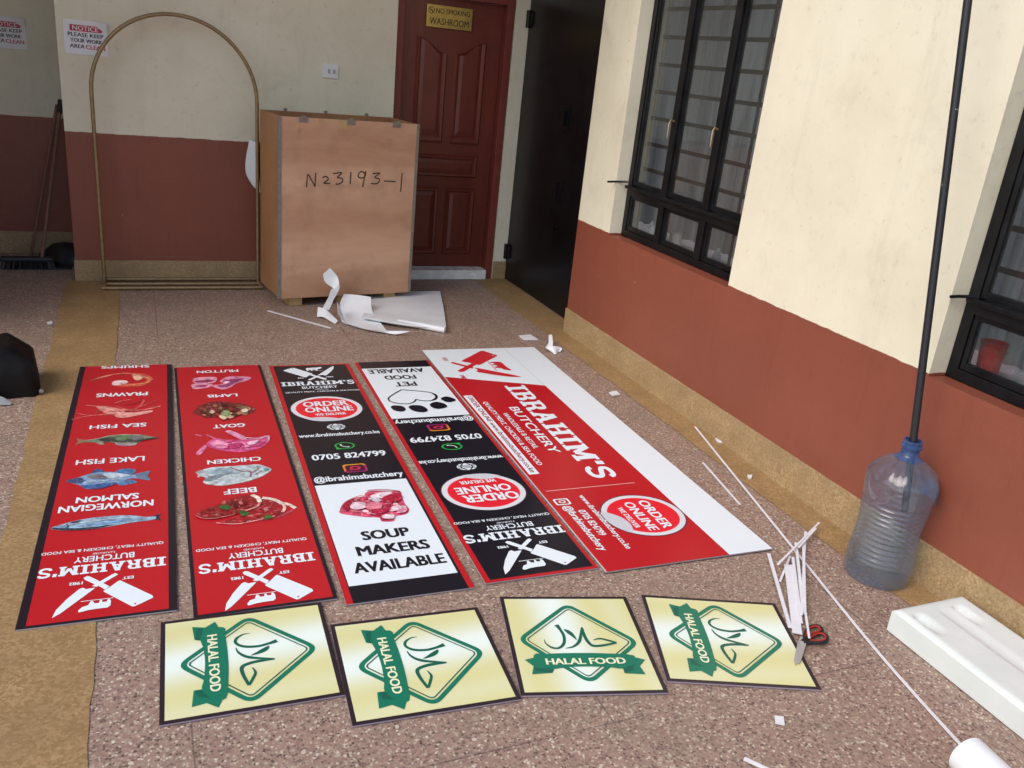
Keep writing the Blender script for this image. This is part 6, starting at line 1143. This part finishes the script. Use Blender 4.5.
# ------------------------------------------------------------------ signs on walls and door
def wall_text(parent, s, x0, z0, x1, z1, y, mat, bold=0.02, name='lettering'):
    vs_, fs = text_mesh(s); b = nb(); e = bold * 0.6 / len(s)
    for q, dx in enumerate((-e, e, 0) if bold > 0 else (0,)):
        V = [b.verts.new((x0 + (p[0] + dx) * (x1 - x0), y - 0.0001 * q, z0 + p[1] * (z1 - z0))) for p in vs_]
        for f in fs:
            try: b.faces.new([V[i] for i in f])
            except ValueError: pass
    bmesh.ops.recalc_face_normals(b, faces=b.faces[:])
    for f in b.faces:
        f.normal_update()
        if f.normal.y > 0: f.normal_flip()
    return obj(name, b, mat, parent)
def notice(x, y, z, rot, label):
    t = thing('notice', label, 'sign', (x, y, z), 0, 'white NOTICE sheets on the walls'); t.rotation_euler = (0, rot, 0)
    b = nb(); w, h = 0.124, 0.100; rows = []
    for j in range(9):
        zz = -h + 2 * h * j / 8
        rows.append([b.verts.new((xx, -0.002 - 0.03 * max(0, (xx / w - 0.45) + (zz / h - 0.5)) ** 2, zz)) for xx in [-w + 2 * w * i / 12 for i in range(13)]])
    for a, c in zip(rows, rows[1:]):
        for i in range(12): b.faces.new((a[i], a[i + 1], c[i + 1], c[i])).smooth = True
    shell(b, 0.0008); obj('sheet', b, MAT_WHITE, t)
    b = nb(); prism(b, [(-0.088, 0.036), (0.090, 0.036), (0.096, 0.050), (0.088, 0.072), (-0.088, 0.072)], -0.0008, 0.0008)
    bmesh.ops.rotate(b, verts=b.verts[:], cent=(0, 0, 0), matrix=Matrix.Rotation(R(90), 3, 'X')); bmesh.ops.translate(b, verts=b.verts[:], vec=(0, -0.0055, 0)); obj('header', b, MAT_REDINK, t)
    wall_text(t, 'NOTICE', -0.072, 0.041, 0.072, 0.067, -0.0072, MAT_WHITE, 0.03)
    wall_text(t, 'PLEASE KEEP', -0.100, 0.004, 0.100, 0.027, -0.0050, MAT_DARK, 0.075); wall_text(t, 'YOUR WORK', -0.088, -0.030, 0.092, -0.007, -0.0045, MAT_DARK, 0.075)
    wall_text(t, 'AREA', -0.092, -0.064, -0.010, -0.041, -0.0042, MAT_DARK, 0.075); wall_text(t, 'CLEAN', -0.003, -0.066, 0.106, -0.041, -0.0045, MAT_REDINK, 0.075)
    return t
notice(-0.262, YB - 0.0005, 1.565, R(0.5), 'white NOTICE sheet with a curled corner, partly behind the gold arch')
notice(-0.790, YL - 0.0005, 1.535, R(-0.5), 'white NOTICE sheet on the far wall, cut off by the left edge')
pq = thing('door_plaque', 'gold plaque reading NO SMOKING and WASHROOM on the red door', 'sign', (2.146, 6.47, 1.945))
b = nb(); box(b, -0.175, 0.175, -0.020, -0.0145, -0.075, 0.075, 0.001); obj('plate', b, MAT_GOLD, pq)
wall_text(pq, 'NO SMOKING', -0.105, 0.020, 0.155, 0.055, -0.0207, MAT_DARK, 0.025); wall_text(pq, 'WASHROOM', -0.150, -0.056, 0.150, -0.010, -0.0207, MAT_DARK, 0.025)
b = nb(); n = 24
for k0, k1 in ((0.024, 0.019),):
    A = [b.verts.new((-0.14 + k0 * math.cos(2 * math.pi * i / n), -0.0207, 0.037 + k0 * math.sin(2 * math.pi * i / n))) for i in range(n)]; B = [b.verts.new((-0.14 + k1 * math.cos(2 * math.pi * i / n), -0.0207, 0.037 + k1 * math.sin(2 * math.pi * i / n))) for i in range(n)]
    for i in range(n): b.faces.new((A[i], A[(i + 1) % n], B[(i + 1) % n], B[i]))
for P in ([(-0.156, 0.050), (-0.152, 0.054), (-0.124, 0.024), (-0.128, 0.020)], [(-0.152, 0.034), (-0.128, 0.034), (-0.128, 0.039), (-0.152, 0.039)]):
    b.faces.new([b.verts.new((x, -0.0207 - (0.0002 if P[0][1] > 0.04 else 0), z)) for x, z in P])
obj('symbol', b, MAT_DARK, pq)
sw = thing('wall_switch', 'small white wall switch on the cream wall above the crate', 'switch', (1.268, YB, 1.502))
b = nb(); box(b, -0.056, 0.056, -0.012, 0.001, -0.046, 0.046, 0.004); obj('plate', b, MAT_WHITE, sw)
b = nb(); box(b, -0.018, -0.002, -0.016, -0.0115, -0.014, 0.014, 0.002); box(b, 0.018, 0.034, -0.016, -0.0115, -0.014, 0.014, 0.002); obj('rocker', b, M('grey rocker', (0.35, 0.37, 0.42), 0.4, 0.05), sw)

# ------------------------------------------------------------------ arch stand
ar = thing('arch_stand', 'tall gold metal arch frame standing against the back wall left of the crate', 'arch', (0.255, 6.24, 0))
def arch_pts(y, hw, top):
    r = hw; zc = top - r * 1.0; P = [(-hw, y, 0.03)] + [(-hw, y, 0.03 + (zc - 0.03) * i / 4) for i in range(1, 5)]
    P += [(-r * math.cos(math.pi * i / 28), y, zc + r * math.sin(math.pi * i / 28)) for i in range(1, 28)]
    return P + [(hw, y, zc - (zc - 0.03) * i / 4) for i in range(0, 5)]
b = nb(); tube(b, arch_pts(0.0, 0.503, 1.757), 0.0125, 12); obj('arch_tube', b, MAT_BRASS, ar)
for dy, z, hw in ((-0.13, 0.0165, 0.520), (-0.03, 0.0175, 0.512), (0.095, 0.0185, 0.508)):
    b = nb(); tube(b, [(-hw, dy, z), (hw, dy, z)], 0.0125, 10); obj('base_rail', b, MAT_BRASS, ar)
for x in (-0.503, 0.503):
    b = nb(); tube(b, [(x, -0.13, 0.0305), (x, 0.095, 0.0315)], 0.0095, 8); obj('base_link', b, MAT_BRASS, ar)

# ------------------------------------------------------------------ plywood crate
cx, cy, ca, cw, cdp, zb, zt = .814, 5.648, .155, .964, .442, .061, 1.233
ct = thing('wooden_crate', 'open topped plywood crate marked N23193-1 in front of the red door', 'crate', (cx, cy, 0), ca)
b = nb(); box(b, 0.012, cw - 0.012, 0.0, 0.012, zb, zt, 0.0015); fp = obj('front_panel', b, MAT_PLY, ct)
for x0 in (0.0135, cw - 0.0255):
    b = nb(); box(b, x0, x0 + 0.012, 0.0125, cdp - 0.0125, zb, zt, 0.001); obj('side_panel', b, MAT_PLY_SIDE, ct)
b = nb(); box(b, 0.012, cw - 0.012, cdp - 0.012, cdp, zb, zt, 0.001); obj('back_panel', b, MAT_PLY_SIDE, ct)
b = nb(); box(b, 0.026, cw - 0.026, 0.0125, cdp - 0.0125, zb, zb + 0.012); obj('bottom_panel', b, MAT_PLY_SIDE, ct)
for x0, x1, y0, y1 in ((-0.002, 0.019, -0.0025, -0.0006), (cw - 0.019, cw + 0.002, -0.0025, -0.0006)):
    b = nb(); box(b, x0, x1, y0, y1, zb, zt); sx0 = (x0 if x0 < 0.1 else x1 - 0.0018); box(b, sx0, sx0 + 0.0018, y1 + 0.0002, 0.03, zb, zt); obj('metal_corner', b, MAT_GALV, ct)
for x0 in (0.085, cw / 2 - 0.05, cw - 0.19):
    b = nb(); box(b, x0, x0 + 0.09, 0.03, cdp - 0.03, 0.001, zb - 0.001, 0.003); obj('foot_block', b, MAT_PINE, ct)
for i, (u, z) in enumerate(DATA['crate_marks']):
    b = nb()
    if i < 3: box(b, u - 0.030, u + 0.030, -0.0032, -0.0008, zt - 0.03, zt + 0.006, 0.0008); box(b, u - 0.012, u + 0.012, -0.0075, -0.0034, zt - 0.012, zt + 0.014, 0.001); obj('clip', b, MAT_GALV, ct)
    else: box(b, u - (0.016 if i == 3 else 0.026), u + (0.016 if i == 3 else 0.026), -0.0022, -0.0007, zt - (0.03 if i == 3 else 0.055), zt - 0.001); obj('tape', b, MAT_PINE, ct)
for u in (0.18, 0.46, 0.76):
    b = nb(); box(b, u - 0.010, u + 0.010, cdp - 0.014, cdp + 0.003, zt + 0.0005, zt + 0.018, 0.001); obj('clip', b, MAT_GALV, ct)
k = 0
for st in DATA['crate_writing']:
    b = nb()
    P = [Vector((u, 0, z)) for u, z in st]
    if len(P) > 3 and k not in (0,): P = catmull([tuple(q) for q in P], False, 4)
    for i in range(len(P) - 1):
        d = (P[i + 1] - P[i]).normalized(); q = Vector((-d.z, 0, d.x)) * 0.0042; a, c = P[i] - d * 0.001, P[i + 1] + d * 0.001
        y = -0.0012 - 0.0001 * (i % 3)
        b.faces.new([b.verts.new((p.x, y, p.z)) for p in (a + q, a - q, c - q, c + q)])
    k += 1
    for f in b.faces:
        f.normal_update()
        if f.normal.y > 0: f.normal_flip()
    obj('written_character', b, MAT_INK, ct)

# cloth hanging between arch and crate
b = nb(); grid_surface(b, [[(0.722, 6.36, 1.01), (0.745, 6.33, 1.00), (0.77, 6.30, 1.0)], [(0.695, 6.345, 0.88), (0.735, 6.32, 0.90), (0.775, 6.29, 0.9)], [(0.693, 6.345, 0.78), (0.74, 6.315, 0.77), (0.778, 6.29, 0.76)], [(0.735, 6.345, 0.70), (0.765, 6.32, 0.67), (0.785, 6.30, 0.655)]], 4, 0.003)
tag(obj('hanging_wrap', b, MAT_PAPER), 'white plastic wrap hanging between the gold arch and the crate', 'wrap')

# ------------------------------------------------------------------ folded backing paper and ribbons
pp = thing('backing_paper', 'large folded white backing paper lying in front of the crate', 'paper', (0, 0, 0))
for k, nm in (('sheetA', 'folded_sheet'), ('sheetB', 'curled_sheet'), ('sheetC', 'torn_edge')):
    b = nb(); grid_surface(b, DATA[k], 5, 0.0012); obj(nm, b, MAT_PAPER, pp)
b = nb(); P = [Vector(q) for q in DATA['paper_roll']]; tube(b, [P[0], (P[0] + P[1]) / 2 + Vector((0, 0, 0.002)), P[1]], 0.020, 14); obj('rolled_edge', b, MAT_PAPER, pp)
b = nb(); grid_surface(b, DATA['ribbon'], 4, 0.001); tag(obj('paper_ribbon', b, MAT_PAPER), 'crinkled white paper ribbon standing up against the front of the crate', 'paper strip')
b = nb(); grid_surface(b, DATA['ribbon2'], 4, 0.001); tag(obj('paper_ribbon', b, MAT_PAPER), 'short curled white paper ribbon on the floor left of the folded paper', 'paper strip')
b = nb(); grid_surface(b, DATA['curl'], 4, 0.001); tag(obj('paper_curl', b, MAT_PAPER), 'curled white paper offcut standing by the top corner of the widest board', 'paper scrap')
SL = ['small bent white offcut on the floor near the black door', 'tiny white chip on the floor beside the white edge of the widest board', 'white square scrap on the floor below the scissors', 'tiny white chip on the yellow border beside the long strip', 'smaller white chip on the yellow border left of the water bottle', 'tiny white scrap on the floor above the black bag']
for P, lab in zip(DATA['scraps'], SL):
    b = nb(); prism(b, [(p[0], p[1]) for p in P][::-1], 0.0045, 0.0095 if 'square' in lab else 0.012); bmesh.ops.recalc_face_normals(b, faces=b.faces[:]); tag(obj('scrap', b, MAT_STRIP), lab, 'scrap', 'white scraps on the floor')
STL = ['longest white strip, running from the yellow border to the paper roll', 'short white strip beside the long strip near the widest board', 'white strip from the corner of the widest board to the rightmost halal board', 'widest flat white strip in the bundle above the scissors', 'thin white strip right against the widest strip of the bundle', 'thin white strip in the middle of the bundle above the scissors', 'thin white strip on the right side of the bundle, leaning inward', 'thin white strip at the right edge of the bundle above the scissors', 'thin grey white strip crossing the top of the bundle at a slant', 'short thin strip lying along the slanted crossing strip', 'thin strip whose lower end rests on the scissor handles', 'thin short strip left of the top of the bundle', 'white strip cut off by the bottom edge of the photo', 'white strip lying on the floor in front of the crate']
order = [0.004, 0.004, 0.012, 0.013, 0.017, 0.021, 0.0255, 0.030, 0.036, 0.041, 0.034, 0.008, 0.004, 0.004]
for (P, w_), lab, z in zip(DATA['strips'], STL, order):
    b = nb(); zt_ = 0.0035; P = [Vector((p[0], p[1], 0)) for p in P]
    if lab.startswith('longest'): P = catmull([tuple(q) for q in P], False, 10)
    if lab.startswith('longest'): z = 0.006
    P = [q * (1 - z / 1.68) for q in P]
    L, Rr = [], []
    for i, q in enumerate(P):
        d = (P[min(i + 1, len(P) - 1)] - P[max(i - 1, 0)]).normalized(); n_ = Vector((-d.y, d.x, 0)) * w_ / 2; L.append((q + n_)); Rr.append((q - n_))
    prism(b, [(v.x, v.y) for v in Rr] + [(v.x, v.y) for v in L[::-1]], z, z + zt_)
    tag(obj('plastic_strip', b, MAT_STRIP), lab, 'strip', 'white plastic strips on the floor')

# ------------------------------------------------------------------ scissors
S = DATA['scissors']; piv = Vector(S['piv'][0]); piv.z = 0
sc = thing('scissors', 'open handled scissors with black and red grips, blades on the rightmost halal board', 'scissors', (piv.x * 0.993, piv.y * 0.993, 0.012))
for tipk, z in (('tip', 0.0), ('tip2', 0.0032)):
    t = Vector(S[tipk][0]); t.z = 0; t -= piv; d = t.normalized(); n_ = Vector((-d.y, d.x, 0))
    b = nb(); prism(b, [(p.x, p.y) for p in (-d * 0.03 + n_ * 0.010, -d * 0.03 - n_ * 0.010, d * 0.01 - n_ * 0.013, t * 0.8 - n_ * 0.009, t, t * 0.8 + n_ * 0.006, d * 0.01 + n_ * 0.012)], z, z + 0.003)
    bmesh.ops.recalc_face_normals(b, faces=b.faces[:]); obj('blade', b, MAT_STEEL, sc)
b = nb(); lathe(b, [(0.006, 0.0), (0.006, 0.003), (0.003, 0.0045)], 14, 0, 0, 0.006); obj('pivot_screw', b, MAT_STEEL, sc)
for lk in ('loop1', 'loop2'):
    P = catmull([(p[0] - piv.x, p[1] - piv.y, 0.004) for p in S[lk]], True, 5); P.append(P[0].copy()); P.append(P[1].copy())
    b = nb(); tube(b, P, 0.0065, 10, cap=False); b2 = Vector((sum(p.x for p in P) / len(P), sum(p.y for p in P) / len(P), 0)); tube(b, [Vector((0, 0, 0.003)), b2 * 0.42 + Vector((0, 0, 0.004))], 0.009, 8, r2=0.010)
    h = obj('grip', b, MAT_BLACKPLASTIC, sc, True)
    b = nb(); Q = [b2 + (p - b2) * 0.80 for p in P]
    for q in Q: q.z = 0.009
    tube(b, Q, 0.0032, 8, cap=False); obj('grip_lining', b, MAT_REDGRIP, h, True)

# ------------------------------------------------------------------ water bottle and pole
BX, BY = 2.502, 1.982
wb = thing('water_bottle', 'large ribbed blue tinted water bottle standing against the wall with a pole in its neck', 'bottle', (BX, BY, 0.0035))
prof = [(0.080, 0.012), (0.104, 0.002), (0.114, 0.006), (0.1195, 0.02), (0.121, 0.06), (0.120, 0.085)]
z = 0.09
while z < 0.325:
    k = (z - 0.09) / 0.235; base = 0.120 - 0.008 * math.sin(math.pi * min(1, k)); prof += [(base, z), (base - 0.0045, z + 0.006), (base - 0.0045, z + 0.009), (base, z + 0.015)]; z += 0.0205
prof += [(0.120, 0.345), (0.1235, 0.36), (0.125, 0.38), (0.1245, 0.405), (0.119, 0.425), (0.104, 0.448), (0.076, 0.472), (0.048, 0.490)]
def flute(a, z): return 1.0 + (0.05 * math.cos(a * 11) * max(0, min(1, (z - 0.40) / 0.05)) if z > 0.40 else 0.0)
b = nb(); lathe(b, prof, 72, mod=flute); obj('body', b, MAT_BOTTLE, wb)
b = nb(); rows = [[b.verts.new((rr_ * math.cos(R(a)), rr_ * math.sin(R(a)), zz)) for a in range(-62, 3, 4)] for rr_, zz in ((0.1250, 0.335), (0.1268, 0.36), (0.1275, 0.385), (0.1268, 0.402))]
for a_, c_ in zip(rows, rows[1:]):
    for i in range(len(a_) - 1): b.faces.new((a_[i], a_[i + 1], c_[i + 1], c_[i])).smooth = True
obj('label', b, M('pale blue reflection', (0.16, 0.26, 0.42), 0.4, 0.15, 30), wb)  # painted reflection: blue patch for the label mirrored inside the shoulder
b = nb(); lathe(b, [(0.050, 0.4905), (0.036, 0.502), (0.031, 0.508), (0.031, 0.532), (0.036, 0.534), (0.036, 0.543), (0.031, 0.545), (0.032, 0.562), (0.028, 0.562), (0.027, 0.51)], 32, cap=False); obj('neck', b, MAT_BOTTLE_NECK, wb)
b = nb(); p0, p1 = Vector((2.507, 1.940, 0.30)), Vector((2.440, 2.195, 2.04)); d = (p1 - p0)
tube(b, [p0, p0 + d * 0.3, p0 + d * 0.6, p0 + d * 1.52], 0.0135, 14)
pm, nt, pb = newmat("chipped black paint"); co = coords(nt); f = noise(nt, co, 26, 5, 0.7)
nt.links.new(ramp(nt, f, [(0.66, (0.016, 0.017, 0.022)), (0.70, (0.42, 0.41, 0.38))]), pb.inputs['Base Color']); pb.inputs['Roughness'].default_value = 0.4
tag(obj('pole', b, pm, None, True), 'tall black chipped pole standing in the neck of the water bottle', 'pole')

# ------------------------------------------------------------------ foam block, paper roll
fo = [(2.303, 1.703), (2.618, 1.703), (2.618, 0.55), (2.303, 0.55)]
b = nb(); nx, ny = 44, 110; x0, x1, y0, y1, hh = 2.272, 2.600, 0.55, 1.695, 0.092
def top_z(x, y):
    u = (x - x0) / (x1 - x0); vv = y1 - y; z = hh
    sm = lambda a, e0, e1: max(0.0, min(1.0, (a - e0) / (e1 - e0)))
    for c0, c1 in ((0.10, 0.26), (0.66, 0.82)):
        z -= 0.016 * sm(u, c0, c0 + 0.03) * sm(-u, -c1, -c1 + 0.09) * sm(vv, 0.050, 0.062) * sm(-vv, -0.165, -0.10)
    z -= 0.005 * sm(u, 0.44, 0.49) * sm(-u, -0.64, -0.55) * sm(vv, 0.04, 0.09)
    e = min(u * (x1 - x0), (1 - u) * (x1 - x0), vv); z -= 0.012 * (1 - sm(e, 0, 0.022)) ** 2
    return z
V = [[b.verts.new((x0 + (x1 - x0) * i / nx, y0 + (y1 - y0) * j / ny, top_z(x0 + (x1 - x0) * i / nx, y0 + (y1 - y0) * j / ny))) for i in range(nx + 1)] for j in range(ny + 1)]
for j in range(ny):
    for i in range(nx): b.faces.new((V[j][i], V[j][i + 1], V[j + 1][i + 1], V[j + 1][i])).smooth = True
per = [V[0][i] for i in range(nx)] + [V[j][nx] for j in range(ny)] + [V[ny][i] for i in range(nx, 0, -1)] + [V[j][0] for j in range(ny, 0, -1)]
low = [b.verts.new((p.co.x, p.co.y, 0.004)) for p in per]; n = len(per)
for i in range(n): b.faces.new((per[(i + 1) % n], per[i], low[i], low[(i + 1) % n]))
b.faces.new(low); bmesh.ops.recalc_face_normals(b, faces=b.faces[:])
tag(obj('foam_block', b, MAT_FOAM, None, True), 'white moulded foam packing block lying along the wall at lower right', 'packing foam')
rl = thing('paper_roll', 'white rolled sheet in the bottom right corner on the floor', 'roll', (1.972, 1.135, 0.064), R(-5))
b = nb(); P = []
for i in range(90):
    a = i * 0.28; r = 0.059 - 0.0004 * i; P.append((r * math.cos(a), r * math.sin(a)))
for a_, c_ in zip(P, P[1:]):
    b.faces.new([b.verts.new(q) for q in ((a_[0], 0, a_[1]), (c_[0], 0, c_[1]), (c_[0], -0.9, c_[1]), (a_[0], -0.9, a_[1]))]).smooth = True
bmesh.ops.remove_doubles(b, verts=b.verts[:], dist=0.00005); shell(b, 0.0006); obj('rolled_sheet', b, MAT_PAPER, rl)

# ------------------------------------------------------------------ left side things
bgm = thing('black_bag', 'black leather bag slumped on the floor at the left edge', 'bag', (-0.80, 4.36, 0.0035), R(8))
b = nb(); nx = 16; rows = []
secs = [(0.0, 1.0, 1.0), (0.04, 1.01, 1.03), (0.12, 1.005, 0.97), (0.165, 0.985, 0.92), (0.178, 0.96, 0.88), (0.25, 0.72, 0.66), (0.262, 0.69, 0.60), (0.264, 0.62, 0.5)]
for z, kx, ky in secs:
    ring = []
    for i in range(28):
        a = 2 * math.pi * i / 28; ex = 0.16; X = math.copysign(abs(math.cos(a)) ** ex, math.cos(a)) * 0.305 * kx; Y = math.copysign(abs(math.sin(a)) ** ex, math.sin(a)) * 0.155 * ky
        ring.append(b.verts.new((X + random.uniform(-.005, .005), Y + random.uniform(-.006, .006), z * 0.88 * (1.0 + 0.05 * math.sin(a * 2)))))
    rows.append(ring)
for a, c in zip(rows, rows[1:]):
    for i in range(28): b.faces.new((a[i], a[(i + 1) % 28], c[(i + 1) % 28], c[i])).smooth = True
b.faces.new(rows[0][::-1]); b.faces.new(rows[-1]); obj('body', b, MAT_BAG, bgm, True)
b = nb(); tube(b, [(-0.12, 0, 0.29), (-0.11, 0, 0.36), (-0.04, 0, 0.40), (0.03, 0, 0.36), (0.05, 0, 0.29)], 0.010, 8); obj('handle', b, MAT_BAG, bgm)
b = nb(); tube(b, [(0.30, -0.13, 0.012), (0.312, -0.145, 0.020)], 0.010, 8); obj('foot_stud', b, MAT_STEEL, bgm)
b = nb(); grid_surface(b, [[(-0.68, 4.22, 0.035), (-0.65, 4.20, 0.03), (-0.625, 4.195, 0.012)], [(-0.66, 4.18, 0.04), (-0.62, 4.165, 0.04), (-0.585, 4.165, 0.012)], [(-0.67, 4.165, 0.006), (-0.63, 4.15, 0.006), (-0.59, 4.15, 0.005)]], 3, 0.002); tag(obj('rag', b, M('grey rag', (0.30, 0.31, 0.33), 0.8, 0.3, 20, 0.3, 40)), 'small pale grey rag poking out under the black bag', 'rag')
br = thing('broom', 'push broom with a black bristle head and wooden handle leaning at the far left wall', 'broom', (-0.745, 6.70, 0.0))
b = nb(); box(b, -0.165, 0.165, -0.035, 0.035, 0.055, 0.085, 0.010); hd = obj('head', b, MAT_BLACKPLASTIC, br)
b = nb()
for i in range(34):
    for j in range(5):
        x = -0.155 + 0.31 * i / 33; y = -0.026 + 0.052 * j / 4; tube(b, [(x, y, 0.056), (x * 1.06 + random.uniform(-.008, .008), y * 1.5 + random.uniform(-.01, .01), 0.004)], 0.0042, 4)
obj('bristles', b, MAT_BLACKPLASTIC, br)
b = nb(); tube(b, [(0.09, 0.0, 0.08), (0.262, 0.36, 1.10)], 0.012, 10); obj('handle', b, MAT_HANDLE, br)
b = nb(); tube(b, [(-0.757, 6.98, 0.004), (-0.508, 7.10, 1.09)], 0.011, 10); tag(obj('wooden_stick', b, MAT_HANDLE), 'thin bare wooden stick leaning beside the broom handle at the far wall', 'stick')
b = nb(); tube(b, [(0.252, 0.339, 1.04), (0.266, 0.368, 1.125)], 0.019, 10); obj('grip', b, MAT_BLACKPLASTIC, br)
dp = thing('dustpan', 'dark heap of dustpan and rag in the corner behind the broom', 'dustpan', (-0.53, 6.93, 0.0))
b = nb(); rows = []
for z, r in ((0.002, 1.15), (0.04, 1.2), (0.09, 0.9), (0.125, 0.55), (0.14, 0.1)):
    rows.append([b.verts.new((0.12 * r * math.cos(a) * (1 + 0.22 * math.sin(3 * a + z * 40)), 0.15 * r * math.sin(a) * (1 + 0.1 * math.cos(4 * a)), z)) for a in [2 * math.pi * i / 24 for i in range(24)]])
for a, c in zip(rows, rows[1:]):
    for i in range(24): b.faces.new((a[i], a[(i + 1) % 24], c[(i + 1) % 24], c[i])).smooth = True
b.faces.new(rows[-1]); obj('rag', b, MAT_BLACKPLASTIC, dp)
b = nb(); box(b, -0.16, 0.06, -0.26, -0.04, 0.003, 0.012, 0.002); box(b, -0.16, 0.06, -0.038, -0.03, 0.003, 0.07, 0.002); obj('pan', b, MAT_BLACKPLASTIC, dp)
